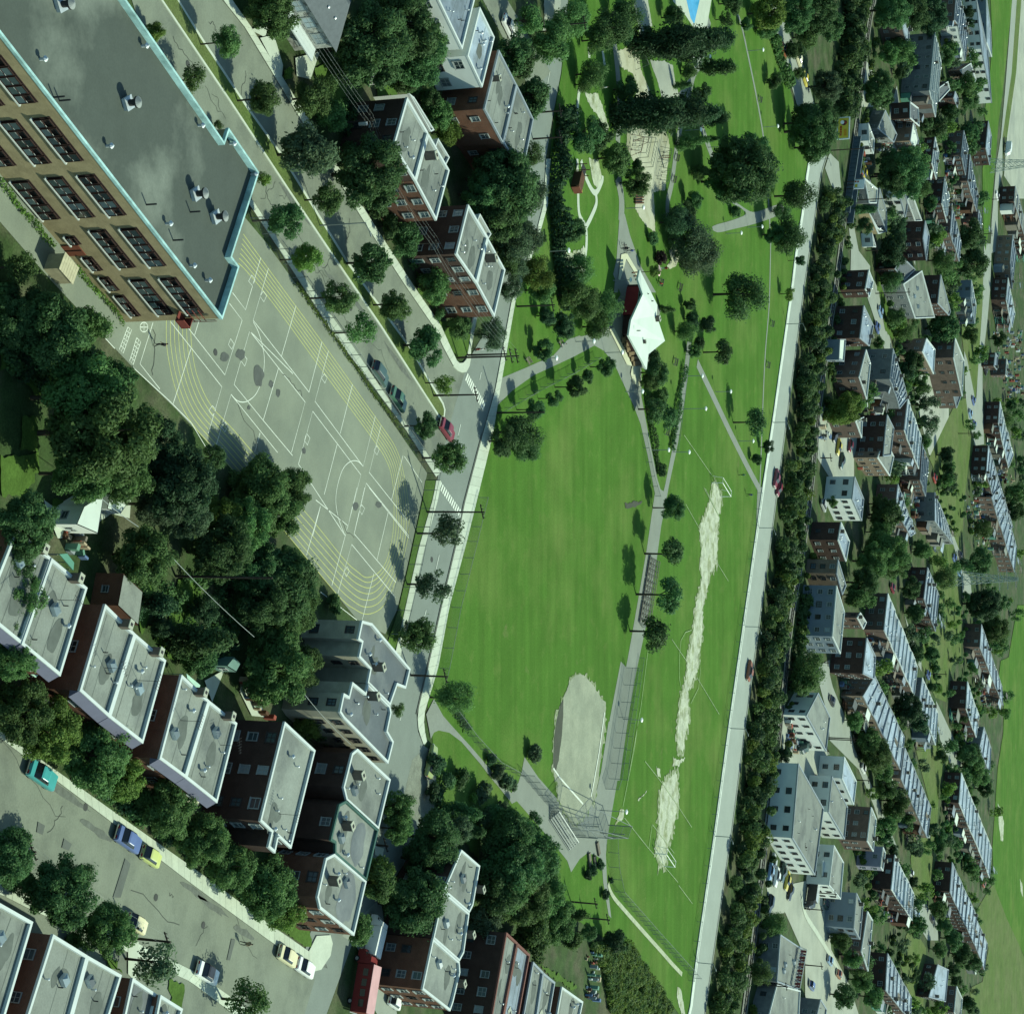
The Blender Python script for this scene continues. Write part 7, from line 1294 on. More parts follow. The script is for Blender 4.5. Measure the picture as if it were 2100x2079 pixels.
vq = T(3, 3, '488,1130')[0]; box_truck(vq[0], vq[1], DS3, pt['black'], pt['silver'], 'dark lorry parked at the service station', L=7.5, H_=3.0)
vq = T(3, 2, '445,1640')[0]; box_truck(vq[0], vq[1], DS3, pt['dgreen'], pt['black'], 'dark lorry loading in the works yard', L=7.5, H_=3.0)

# ================================================================== poles, lamps, wires
POLE = M('pole_timber', (0.045, 0.038, 0.03), var=0.2); POLE_G = M('grey_steel_post', (0.22, 0.25, 0.23), rough=0.5)
TOPS = {}
def util_pole(c, r, s, tx, label, key=None, arms=1, size=600, steel=False, box=False, group='utility poles'):
    bx = T(c, r, s, size)[0]; B0 = P(*bx); k = size / 1913; h = height_at(B0, (OX[c] if size == 600 else c) + tx * k)
    root = empty('utility_pole', B0, 0.5); tag(root, label, 'pole', group)
    MB().tube((0, 0, 0), (0, 0, h), 0.17 if not steel else 0.1, 0.11 if not steel else 0.07, 8).build('pole', POLE if not steel else POLE_G, root)
    for a in range(arms):
        MB().box((0, 0.16, h - 0.5 - a * 0.9), (2.4, 0.12, 0.14)).build('crossarm', POLE, root)
        for q in (-1, -.4, .4, 1): put(PIPE, root, (q, 0.16, h - 0.44 - a * 0.9), 0, (.8, .8, .4), 'insulator')
    if box: MB().tube((0.35, 0, h - 2.2), (0.35, 0, h - 1.1), 0.28, 0.28, 10).build('transformer', METAL, root)
    if steel:
        b = MB(); b.bar((0, 0, h - .1), (1.5, 0, h + .25), 0.07); b.box((1.6, 0, h + .26), (.6, .22, .12)); b.build('lamp_arm', POLE_G, root)
    if key: TOPS[key] = B0 + Vector((0, 0, h - 0.4))
util_pole(1, 1, '1195,1752', 1575, 'utility pole beside the lower zebra crossing', 'a'); util_pole(1, 1, '1235,992', 1535, 'utility pole on the tip of the grass median', 'b'); util_pole(1, 1, '1395,745', 1800, 'taller of the twin poles at the zebra corner', 'c', 2); util_pole(1, 1, '1458,728', 1722, 'shorter of the twin poles at the zebra corner', None, 1)
util_pole(1, 2, '1090,1225', 1335, 'utility pole beside the cream block roof', 'd'); util_pole(1, 0, '560,810', 850, 'pole with white transformer over the brown house', 'e', 2, box=True); util_pole(1, 0, '1010,1600', 1270, 'pole carrying wires before the corner pair', 'f', 2); util_pole(1, 0, '490,1475', 800, 'steel lamp post leaning over the median', None, 0, steel=True)
util_pole(0, 3, '860,1415', 1115, 'utility pole on the lower side of the front street', 'g'); util_pole(0, 3, '-20,832', 235, 'utility pole at the left edge of the front street', 'h'); util_pole(0, 2, '700,150', 745, 'short pole by the white shed', 'i', 0); util_pole(0, 2, '1150,578', 1780, 'tall thin pole in the shaded back gardens', 'j', 0)
util_pole(2, 0, '360,178', 650, 'utility pole at the top by the gravel yard', None); util_pole(2, 0, '295,910', 490, 'utility pole beside the grey pair on the main street'); util_pole(2, 0, '350,735', 490, 'shorter pole above the hedge on the main street'); util_pole(2, 0, '90,1558', 340, 'utility pole behind the brown corner pair', 'k')
util_pole(2, 1, '60,1105', 370, 'pole lying across the big park tree', None, 0); util_pole(2, 1, '190,410', 440, 'utility pole at the park lawn corner')
for i, (c, r, s, tx) in enumerate(((2, 1, '1860,1168', 1960), (2, 2, '1770,262', 1870), (2, 2, '1680,907', 1775), (2, 2, '1582,1572', 1690), (2, 3, '1480,748', 1590), (2, 3, '1368,1575', 1478), (3, 1, '355,525', 470), (3, 0, '505,1048', 640))): util_pole(c, r, s, tx, '%s steel lamp post standing along the pale railway road' % ORD[i], None, 0, steel=True, group='railway road lamp posts')
for i, (c, r, s, tx) in enumerate(((3, 0, '650,985', 920), (3, 0, '800,1310', 1020), (3, 1, '700,322', 900), (3, 1, '940,325', 1170), (3, 3, '320,810', 495), (3, 3, '470,1222', 600), (3, 3, '630,105', 810), (3, 3, '510,1115', 690), (3, 3, '480,1590', 600), (3, 3, '165,1715', 370), (3, 2, '1290,1215', 1410), (3, 2, '520,1140', 640), (3, 2, '580,1640', 790), (3, 0, '1040,415', 1090), (3, 3, '1190,1205', 1280), (3, 3, '820,382', 905), (2, 3, '545,1178', 720), (2, 3, '640,1283', 800), (1, 3, '870,808', 945), (3, 1, '580,1400', 660), (3, 1, '1480,1240', 1560), (3, 2, '560,1715', 640), (3, 0, '880,1640', 960), (3, 0, '1700,1305', 1760), (3, 0, '1650,1530', 1710))): util_pole(c, r, s, tx, '%s dark utility pole among the blocks and yards beyond the park' % ORD[i], None, 1, group='utility poles beyond the park')
WIRE = M('wire', (0.30, 0.33, 0.30), rough=0.5)
def wires(label, a, b, offs, sag=0.9, r=0.009, name='overhead_wire'):
    d = (b - a); d.z = 0; d.normalize(); q = Vector((-d.y, d.x, 0)); mb = MB()
    for o in offs:
        pts = [a.lerp(b, t / 10) + q * o + Vector((0, 0, -sag * 4 * (t / 10) * (1 - t / 10))) for t in range(11)]
        for i in range(10): mb.tube(pts[i], pts[i + 1], r, r, 4, 0, False)
    ob = mb.build(name, WIRE, None, tuple(a)); ob.location = a; tag(ob, label, 'wire', 'overhead wires')
wires('bundle of wires between the transformer pole and the corner pair pole', TOPS['e'], TOPS['f'], (-1, -.4, .4, 1)); wires('bundle of wires from the corner pair pole to the zebra corner', TOPS['f'], TOPS['c'], (-1, -.4, .4, 1))
wires('bundle of wires running off the top from the transformer pole', TOPS['e'] - D1 * 45, TOPS['e'], (-1, -.4, .4, 1)); wires('pair of wires between the two front street poles', TOPS['h'], TOPS['g'], (-.5, .5))
wires('pale cable crossing the shaded back gardens', P(*T(0, 2, '1130,460')[0], 7), P(*T(0, 2, '1662,975')[0], 6), (0,), 0.3, 0.03); wires('pale cable above the white shed', P(*T(0, 2, '640,50')[0], 7), P(*T(0, 2, '905,255')[0], 7), (0,), 0.2, 0.035); wires('pale cable over the courtyard blocks', P(*T(1, 2, '390,1340')[0], 7.5), P(*T(1, 2, '700,1680')[0], 7.5), (0,), 0.3, 0.03)
GLOBE = M('lamp_globe', (0.80, 0.84, 0.78), rough=0.4, var=0.02)
def park_lamp(c, r, s, tx, label):
    B0 = P(*T(c, r, s)[0]); h = max(3.2, height_at(B0, OX[c] + tx * 600 / 1913)); root = empty('park_lamp', B0); tag(root, label, 'lamp', 'park lamps')
    MB().tube((0, 0, 0), (0, 0, h), 0.08, 0.055, 7).build('post', POLE_G, root); b = MB()
    for z0, z1, a, e in ((h, h + .12, .15, .42), (h + .12, h + .3, .42, .46), (h + .3, h + .45, .46, .2)): b.tube((0, 0, z0), (0, 0, z1), a, e, 10)
    b.build('lamp_shade', GLOBE, root)
for i, (c, r, s, tx) in enumerate(((2, 0, '1700,335', 1795), (2, 0, '1240,375', 1315), (2, 0, '1350,378', 1428), (2, 0, '1805,832', 1882), (2, 0, '1290,855', 1358), (2, 0, '1440,965', 1530), (2, 0, '905,1363', 1012), (2, 0, '1190,1368', 1265), (2, 0, '1700,1487', 1770), (2, 0, '1560,1528', 1626), (2, 1, '405,50', 522), (2, 1, '820,240', 922), (2, 1, '575,640', 632), (2, 1, '325,750', 412), (2, 1, '765,712', 832), (2, 1, '1300,865', 1382), (2, 1, '900,967', 1005), (2, 1, '1490,967', 1577), (2, 1, '1240,1080', 1420), (2, 1, '1640,1290', 1720), (2, 1, '1075,1348', 1140), (2, 1, '1212,1362', 1300), (2, 2, '885,1512', 1000), (2, 3, '715,578', 900))): park_lamp(c, r, s, tx, '%s white-headed park lamp counted from the top of the park' % ORD[i])

# ================================================================== fences, ball ground, benches
NET = netmat('chain_link', (0.12, 0.14, 0.13), 0.15); NETD = netmat('dense_mesh', (0.10, 0.12, 0.11), 0.26); FPOST = M('fence_post', (0.17, 0.195, 0.18), rough=0.5)
def fence(label, sights, h, step=3.0, net=NET, mid=False, world=None, group=None):
    pl = world or W(sights); o0 = pl[0]; root = empty('chain_link_fence', o0); tag(root, label, 'fence', group); nb = MB(); pm = None; rails = MB()
    for i in range(len(pl) - 1):
        a, b = pl[i] - o0, pl[i + 1] - o0; L = (b - a).length; n = max(1, round(L / step))
        nb.add([a, b, b + Vector((0, 0, h)), a + Vector((0, 0, h))], [(0, 1, 2, 3)])
        rails.bar(a + Vector((0, 0, h)), b + Vector((0, 0, h)), 0.05)
        if mid: rails.bar(a + Vector((0, 0, h * .5)), b + Vector((0, 0, h * .5)), 0.06)
        for k in range(n + (1 if i == len(pl) - 2 else 0)):
            p = a.lerp(b, k / n)
            if pm is None: pm = MB().tube((0, 0, 0), (0, 0, h + .05), 0.045, 0.045, 6).build('post', FPOST, root); o = pm
            else: o = pm.copy(); COL.objects.link(o)
            o.location = p
    nb.build('netting', net, root); rails.build('rail', FPOST, root); return root
fence('long chain-link fence between the schoolyard and the school street', [(512, 447), (560, 512), (676, 679), (760, 800), (876, 970)], 2.2); fence('chain-link fence between the schoolyard and the main street trees', [(876, 970), (868, 1005), (838, 1157), (815, 1251), (802, 1300)], 2.2)
fence('chain-link fence along the main street side of the ball field', [(982, 1020), (960, 1110), (926, 1245), (902, 1370), (890, 1415)], 1.6); fence('chain-link fence along the lower corner of the ball field', [(890, 1415), (960, 1508), (1010, 1562), (1062, 1590)], 1.6)
fence('chain-link fence beside the park entrance path', T(2, 1, '60,1100 300,960 520,850 700,745'), 1.3); fence('chain-link fence from the junction down the ball field side of the path', T(2, 1, '1000,1240 1055,1520 1095,1650'), 1.2)
fence('low fence along the park side of the pale railway road', [(1553, 1010), (1530, 1180), (1505, 1350), (1470, 1600), (1440, 1810), (1412, 2010)], 1.3, 4); fence('long fence along the lower edge of the chalked pitch', T(2, 3, '785,760 795,950 830,1110 1080,1390 1340,1675'), 2.0)
fence('fence along the right side of the ball field path', T(2, 2, '990,1110 940,1450 890,1800') + T(2, 3, '880,380'), 1.1, 3); fence('fence in the wedge between the two lower paths', T(2, 1, '1300,640 1270,900 1240,1150 1215,1350'), 1.1, 3); fence('playground railing beside the sand', T(2, 0, '1085,1240 1110,1060 1140,930 1165,830'), 1.0, 2.5); fence('playground railing on the path side of the sand', T(2, 0, '898,850 900,960 905,1080'), 1.0, 2.5)
fence('tall mesh fence on the pitch side of the diamond', T(2, 2, '905,1175 872,1400 838,1600 792,1900') + T(2, 3, '770,440'), 2.6, 3.3, NETD, True); fence('tall mesh fence on the street side of the diamond', T(2, 3, '218,350 330,480 440,605 558,742'), 2.4, 3.0, NETD, True)
# backstop with overhanging hood
k_ = 250 / 1913; zb = lambda x, y: (1150 + x * k_, 1550 + y * k_)
bs0 = P(*zb(430, 1265)); bs = empty('backstop', bs0); tag(bs, 'tall wire backstop cage with overhanging hood behind home plate', 'backstop')
base_ = [P(*zb(190, 1262)), P(*zb(440, 1268)), P(*zb(680, 1262)), P(*zb(745, 1080))]; nb, fr = MB(), MB()
for i in range(3):
    a, b = base_[i] - bs0, base_[i + 1] - bs0
    nb.add([a, b, b + Vector((0, 0, 4.6)), a + Vector((0, 0, 4.6))], [(0, 1, 2, 3)])
    for z in (1.5, 3.0, 4.6): fr.bar(a + Vector((0, 0, z)), b + Vector((0, 0, z)), 0.05)
hood = [P(*zb(225, 925), 4.4) - bs0, P(*zb(465, 645), 4.6) - bs0, P(*zb(555, 830), 5.0) - bs0, P(*zb(505, 1140), 5.0) - bs0, P(*zb(360, 1140), 4.8) - bs0]
nb.add(hood, [(0, 1, 2, 3, 4)])
for i in range(5): fr.bar(hood[i], hood[(i + 1) % 5], 0.08)
for t in (.33, .66): fr.bar(hood[0].lerp(hood[4], t), hood[1].lerp(hood[3], t), 0.05); fr.bar(hood[0].lerp(hood[1], t), hood[4].lerp(hood[3], t), 0.05)
fr.build('frame', FPOST, bs); nb.build('netting', NETD, bs)
for p in base_ + [P(*zb(205, 1080)), P(*zb(620, 1200))]: MB().tube(p - bs0, p - bs0 + Vector((0, 0, 4.7)), 0.09, 0.09, 7).build('post', FPOST, bs)
for p, q in ((hood[3], base_[2] - bs0), (hood[4], base_[1] - bs0), (hood[2], base_[3] - bs0), (hood[0], base_[0] - bs0)): MB().bar(p, q + Vector((0, 0, 4.6)), 0.09).build('brace', FPOST, bs)
def bleacher(label, a, b, dep, rows, m, h=0.38):
    A, B_ = P(*a), P(*b); d = (B_ - A).normalized(); q = Vector((-d.y, d.x, 0)) * (1 if dep > 0 else -1); L = (B_ - A).length; dep = abs(dep); root = empty('bleachers', A); tag(root, label, 'bleachers', 'bleachers by the diamond')
    for k in range(rows):
        c = d * (L / 2) + q * (dep * (k + .5) / rows); MB().box(c + Vector((0, 0, .35 + k * h)), (L, .2, .07), 0, (d, q)).build('plank', m, root); MB().box(c + q * -.28 + Vector((0, 0, .12 + k * h)), (L, .2, .06), 0, (d, q)).build('foot_board', FPOST, root)
    b = MB()
    for k in range(5):
        s = d * (L * k / 4); b.bar(s, s + q * dep + Vector((0, 0, .3 + (rows - 1) * h)), .09)
        for r_ in range(rows): b.bar(s + q * (dep * (r_ + .5) / rows), s + q * (dep * (r_ + .5) / rows) + Vector((0, 0, .32 + r_ * h)), .07)
    b.build('frame', FPOST, root)
PL_W = M('white_plank', (.55, .58, .52), var=.15); PL_B = M('brown_plank', (.15, .135, .105), var=.3, scale=1.2)
bleacher('white-planked bleachers behind the backstop', T(2, 3, '400,640')[0], T(2, 3, '530,840')[0], 1.7, 5, PL_W, .3)
for i in range(3):
    a, b = T(2, 2, '1042,440')[0], T(2, 2, '972,880')[0]; f0, f1 = i / 3 + .01, (i + 1) / 3 - .01
    bleacher('brown-planked bleachers under the path trees, %s from the top' % ORD[i], (a[0] + (b[0] - a[0]) * f0 + 3, a[1] + (b[1] - a[1]) * f0), (a[0] + (b[0] - a[0]) * f1 + 3, a[1] + (b[1] - a[1]) * f1), 3.0, 6, PL_B, .25)
def bench(s, c, r, dirv, label):
    root = empty('park_bench', P(*T(c, r, s)[0]), math.atan2(dirv.y, dirv.x)); tag(root, label, 'bench', 'park benches')
    for k in range(3): MB().box((0, -.16 + k * .16, .45), (1.8, .13, .05)).build('seat_plank', PL_B, root)
    for k in range(2): MB().box((0, .30, .66 + k * .17), (1.8, .05, .13)).build('back_plank', PL_B, root)
    for s_ in (-.75, .75): b = MB(); b.bar((s_, -.18, 0), (s_, -.18, .45), .07); b.bar((s_, .2, 0), (s_, .32, .9), .07); b.bar((s_, -.18, .42), (s_, .26, .42), .06); b.build('leg', FPOST, root)
for i, (c, r, s) in enumerate(((2, 1, '465,655'), (2, 1, '250,768'), (2, 1, '1850,520'), (2, 1, '1822,790'), (2, 1, '1245,280'), (2, 0, '1255,905'), (2, 0, '1225,1030'), (2, 0, '1205,1170'), (2, 0, '1770,650'), (2, 1, '1120,250'), (2, 1, '1215,770'), (2, 1, '1160,1225'))): bench(s, c, r, D1 if i in (0, 1) else DS3, '%s wooden park bench along the paths' % ORD[i])
def goal(a, b, label):
    A, B_ = P(*a), P(*b); root = empty('goal', A); tag(root, label, 'goal', 'pitch goals'); v = B_ - A; d = v.normalized(); q = Vector((-d.y, d.x, 0)); gm = M('goal_paint', (.72, .75, .68))
    for p in (Vector(), v): MB().tube(p, p + Vector((0, 0, 2.4)), .08, .08, 8).build('post', gm, root)
    MB().tube(Vector((0, 0, 2.4)), v + Vector((0, 0, 2.4)), .08, .08, 8).build('crossbar', gm, root); b_ = MB()
    for p in (Vector(), v): b_.bar(p + Vector((0, 0, 2.38)), p + q * 1.2 + Vector((0, 0, 2.38)), .07); b_.bar(p + q * 1.2 + Vector((0, 0, 2.38)), p + q * 1.6, .07)
    b_.bar(q * 1.2 + Vector((0, 0, 2.38)), q * 1.2 + v + Vector((0, 0, 2.38)), .07); b_.build('rear_frame', gm, root)
goal(T(2, 1, '1466,1562')[0], T(2, 1, '1522,1652')[0], 'white goal frame at the upper end of the worn strip'); goal(T(2, 3, '1092,862')[0], T(2, 3, '1150,946')[0], 'white goal frame at the lower end of the worn strip')

# ================================================================== playground
RED_T = M('red_tube', (.20, .06, .045)); GRN_T = M('grey_tube', (.12, .14, .12)); YEL = M('yellow_plastic', (.55, .48, .1))
def swing(s, c, r, dirv, label, W_=4.0, H_=2.6, m=RED_T):
    root = empty('swing_set', P(*T(c, r, s)[0]), math.atan2(dirv.y, dirv.x)); tag(root, label, 'swing', 'playground swings')
    for sx in (-1, 1):
        for sy in (-1, 1): MB().tube((sx * W_ / 2, sy * 1.1, 0), (sx * W_ / 2, 0, H_), .045, .04, 6).build('leg', m, root)
    MB().tube((-W_ / 2, 0, H_), (W_ / 2, 0, H_), .05, .05, 7).build('top_bar', m, root)
    for k in (-1, 0, 1):
        x = k * W_ / 3.4; b = MB(); b.bar((x - .22, 0, H_), (x - .22, 0, .55), .035); b.bar((x + .22, 0, H_), (x + .22, 0, .55), .035); b.box((x, 0, .5), (.5, .22, .06)); b.build('swing_seat', SOOT, root)
swing('930,950', 2, 0, DS3, 'red swing frame on the path side of the playground sand', 3.6); swing('975,880', 2, 0, DS3, 'brown swing frame next to the lower poplars', 4.5, 2.6, WOODB); swing('1130,1020', 2, 0, D2, 'small swing on the railing side of the sand, upper', 3.0, 2.2, GRN_T); swing('1120,1150', 2, 0, D2, 'small swing on the railing side of the sand, lower', 3.0, 2.2, GRN_T); swing('955,390', 2, 0, D1, 'dark swing frame at the top of the playground', 3.5, 2.6, GRN_T)
def climber(s, c, r, dirv, label, L=5, H_=2.2):
    root = empty('climbing_frame', P(*T(c, r, s)[0]), math.atan2(dirv.y, dirv.x)); tag(root, label, 'climbing frame', 'climbing frames')
    for sx in (-1, 1):
        for sy in (-1, 1): MB().tube((sx * L / 2, sy * .7, 0), (sx * L / 2, sy * .7, H_), .05, .05, 6).build('post', GRN_T, root)
    for sy in (-1, 1): MB().bar((-L / 2, sy * .7, H_), (L / 2, sy * .7, H_), .07).build('side_rail', GRN_T, root)
    for k in range(8): MB().bar((-L / 2 + L * k / 7, -.7, H_), (-L / 2 + L * k / 7, .7, H_), .05).build('rung', GRN_T, root)
climber('985,950', 2, 0, D2, 'horizontal ladder frame in the playground sand, upper'); climber('1020,1000', 2, 0, D2, 'horizontal ladder frame in the playground sand, lower', 6)
b0 = P(*T(2, 0, '1140,1065')[0]); sl = empty('slide', b0, 0.9); tag(sl, 'pale metal slide on the sand near the railing', 'slide'); b = MB(); b.box((0, 0, 0), (3.4, .55, .06)); o = b.build('chute', METAL, sl); o.location = (0, 0, 1.0); o.rotation_euler = (0, .5, 0)
for y in (-.3, .3): MB().bar((-1.5, y, 0), (-1.5, y, 2.2), .07).build('ladder_post', RED_T, sl)
for k in range(5): MB().bar((-1.5, -.3, .3 + k * .38), (-1.5, .3, .3 + k * .38), .05).build('rung', RED_T, sl)
for i in range(4):
    a = T(2, 0, '955,%d' % (1275 + i * 18))[0]; e = T(2, 0, '1030,%d' % (1272 + i * 18))[0]; A, E_ = P(*a), P(*e); o = empty('balance_log', A); tag(o, 'timber balance log on the sand below a tree, %s of four' % ORD[i], 'log', 'balance logs'); MB().tube(Vector((0, 0, .25)), (E_ - A) * .75 + Vector((0, 0, .25)), .16, .16, 8).build('log', WOODB, o)
    for t in (.1, .65): MB().bar((E_ - A) * t, (E_ - A) * t + Vector((0, 0, .22)), .2).build('block', WOODB, o)
ph0 = P(*T(2, 0, '565,1190')[0]); ph = empty('play_fort', ph0, math.atan2(DS3.y, DS3.x)); tag(ph, 'dark timber play fort with red side and yellow slide by the cement walk', 'play fort')
MB().box((0, 0, .75), (3.2, 1.8, 1.5)).build('cabin', WOODB, ph); MB().box((1.9, 0, .9), (.12, 1.8, 1.5)).build('side_panel', M('faded_red', (.2, .075, .05)), ph); MB().box((-2.6, 0, 1.3), (1.6, 1.8, .12)).build('deck', SOOT, ph); b = MB(); b.box((0, 0, 0), (2.4, .5, .06)); o = b.build('slide_chute', YEL, ph); o.location = (-.6, 1.9, .7); o.rotation_euler = (.5, 0, .4)
for sx in (-3.3, -1.9):
    for sy in (-.8, .8): MB().bar((sx, sy, 0), (sx, sy, 2.1), .12).build('post', WOODB, ph)

# ================================================================== railway bridge, billboards, pylons, roof sign
bA, bB = P(*T(3, 0, '812,930')[0]), P(*T(3, 0, '738,1425')[0]); bd = (bB - bA).normalized(); bq = Vector((-bd.y, bd.x, 0)); br = empty('railway_bridge', bA); tag(br, 'steel plate girder railway bridge over the underpass street', 'bridge'); BL = (bB - bA).length; GIRD = M('blue_grey_steel', (.10, .135, .15), var=.15, scale=.5)
MB().box(bd * BL / 2 + Vector((0, 0, .25)), (BL, 4.2, .3), 0, (bd, bq)).build('deck', M('bridge_deck', (.05, .05, .045)), br)
for s_ in (-1, 1):
    MB().box(bd * BL / 2 + bq * s_ * 2.3 + Vector((0, 0, 1.0)), (BL, .16, 1.9), 0, (bd, bq)).build('girder', GIRD, br); MB().box(bd * BL / 2 + bq * s_ * 2.3 + Vector((0, 0, 1.98)), (BL + .4, .5, .08), 0, (bd, bq)).build('flange', GIRD, br)
    for k in range(18): MB().box(bd * (BL * (k + .5) / 18) + bq * s_ * 2.42 + Vector((0, 0, 1.0)), (.12, .16, 1.8), 0, (bd, bq)).build('stiffener', GIRD, br)
def billboard(pa, pb, z0, z1, label, face, deco):
    A, B_ = P(*pa, z0), P(*pb, z0); v = B_ - A; d = v.normalized(); q = Vector((d.y, -d.x, 0)); q = q if q.dot(CAMP - A) > 0 else -q; A0 = Vector((A.x, A.y, 0)); root = empty('billboard', A0); tag(root, label, 'billboard', 'billboards'); L = v.length; Hh = z1 - z0; ax = (d, q); up = Vector((0, 0, 1))
    MB().box(d * L / 2 + up * (z0 + Hh / 2), (L, .25, Hh), 0, ax).build('panel', M('billboard_border', (.45, .55, .58)), root); MB().box(d * L / 2 + up * (z0 + Hh / 2) + q * .14, (L * .9, .04, Hh * .84), 0, ax).build('poster', face, root)
    for t in (.1, .5, .9): MB().bar(d * L * t - q * .25, d * L * t - q * .25 + up * z1, .22).build('post', POLE, root)
    for (u0, u1, w0, w1, m) in deco: MB().box(d * L * (u0 + u1) / 2 + up * (z0 + Hh * (w0 + w1) / 2) + q * .18, (L * (u1 - u0), .03, Hh * (w1 - w0)), 0, ax).build('print', m, root)
    return root, d, q, L, Hh, up
BY = M('poster_yellow', (.55, .46, .06)); BRD = M('poster_red', (.35, .06, .03)); BOR = M('poster_orange', (.5, .27, .03)); BWH = M('poster_white', (.75, .8, .78)); BPL = M('poster_plum', (.10, .03, .04))
yb = billboard((1717.3, 241.5), (1716, 287), 5.0, 8.3, 'yellow billboard with white disc and red lettering beside the railway', BY, [(.13, .16, .2, .8, BY), (.52, .6, .24, .4, BRD), (.62, .68, .24, .4, BRD), (.7, .75, .24, .4, BRD), (.77, .84, .24, .4, BRD), (.40, .5, .24, .4, BRD), (.55, .85, .55, .78, BOR)])
root, d, q, L, Hh, up = yb
def disc(u, w, r, m, off):
    b = MB(); c = d * L * u + up * (5.0 + Hh * w) + q * off; b.add([c + d * r * math.cos(k * .4488) + up * r * math.sin(k * .4488) for k in range(14)], [tuple(range(14))]); b.build('print', m, root)
disc(.25, .55, .8, BPL, .175); disc(.24, .42, .5, BWH, .19)
b = MB(); b.add([d * L * .2 + up * (5 + Hh * .6) + q * .178, d * L * .32 + up * (5 + Hh * .6) + q * .178, d * L * .27 + up * (5 + Hh * .85) + q * .178], [(0, 1, 2)]); b.build('print', BRD, root)
billboard((1752.5, 369.5), (1751, 388), 2.6, 5.4, 'white billboard with red and yellow marks beyond the railway bridge', BWH, [(.12, .3, .05, .22, BRD), (.14, .32, .3, .46, BRD), (.5, .85, .1, .35, BY)])
def pylon(base, h, label, w0=4.5):
    A = P(*base); root = empty('lattice_pylon', A, 0.5); tag(root, label, 'pylon', 'lattice pylons'); PM = M('pylon_steel', (.30, .36, .33), rough=.5); n = 9
    lv = [(h * (k / n), w0 * (1 - .82 * (k / n) ** .8) / 2) for k in range(n + 1)]; cs = ((-1, -1), (1, -1), (1, 1), (-1, 1))
    for i, (sx, sy) in enumerate(cs):
        b = MB()
        for k in range(n): b.bar((sx * lv[k][1], sy * lv[k][1], lv[k][0]), (sx * lv[k + 1][1], sy * lv[k + 1][1], lv[k + 1][0]), .16)
        b.build('leg', PM, root)
        b = MB(); tx, ty = cs[(i + 1) % 4]
        for k in range(n): b.bar((sx * lv[k][1], sy * lv[k][1], lv[k][0]), (tx * lv[k + 1][1], ty * lv[k + 1][1], lv[k + 1][0]), .09); b.bar((tx * lv[k][1], ty * lv[k][1], lv[k][0]), (sx * lv[k + 1][1], sy * lv[k + 1][1], lv[k + 1][0]), .09); b.bar((sx * lv[k][1], sy * lv[k][1], lv[k][0]), (tx * lv[k][1], ty * lv[k][1], lv[k][0]), .08)
        b.build('bracing', PM, root)
    for z, a in ((h * .72, 5.0), (h * .84, 4.2), (h * .96, 3.4)):
        b = MB(); b.bar((-a, 0, z), (a, 0, z), .14); b.bar((-a, 0, z), (0, 0, z + 1.2), .1); b.bar((a, 0, z), (0, 0, z + 1.2), .1); b.build('crossarm', PM, root)
pylon(T(3, 2, '1420,590')[0], 24, 'pale lattice pylon rising over the far rows'); pylon(T(3, 0, '1690,1085')[0], 24, 'pale lattice pylon at the far road beside the green strip')
sA, sB = P(*T(3, 3, '408,1745')[0], 5.2), P(*T(3, 3, '455,1490')[0], 5.2); sv = sB - sA; sd_ = sv.normalized(); sg = empty('roof_sign', Vector((sA.x, sA.y, 5.0))); tag(sg, 'long rooftop sign of dark red panels on a steel frame', 'sign'); SGR = M('sign_red', (.17, .05, .045)); sq = Vector((sd_.y, -sd_.x, 0))
for k in range(12): MB().box(sd_ * (sv.length * (k + .5) / 12) + Vector((0, 0, .9)), (sv.length / 12 * .72, .15, 1.3), 0, (sd_, sq)).build('panel', SGR, sg)
b = MB(); b.bar(Vector((0, 0, .15)), sv + Vector((0, 0, .15)), .12); b.bar(Vector((0, 0, 1.65)), sv + Vector((0, 0, 1.65)), .12)
for k in range(7): p = sv * (k / 6); b.bar(p - sq * .3, p - sq * .3 + Vector((0, 0, 1.7)), .1); b.bar(p - sq * .3 + Vector((0, 0, 1.6)), p - sq * 1.6, .08)
b.build('frame', C_WHITE, sg)
for lab, c, r, s, h, m in (('white forecourt canopy of the service station', 3, 3, '600,905 640,960 640,1070 598,1010', 4.2, C_WHITE),):
    q = W(T(c, r, s), h); cc = sum(q, Vector()) / 4; o = empty('canopy', Vector((cc.x, cc.y, 0))); tag(o, lab, 'canopy'); link('roof_panel', sheet_mesh('roof_panel', [p - o.location for p in q], h, m, .4), o)
    for p in q: MB().bar(Vector(((p.x - cc.x) * .7, (p.y - cc.y) * .7, 0)), Vector(((p.x - cc.x) * .7, (p.y - cc.y) * .7, h - .2)), .2).build('post', C_WHITE, o)

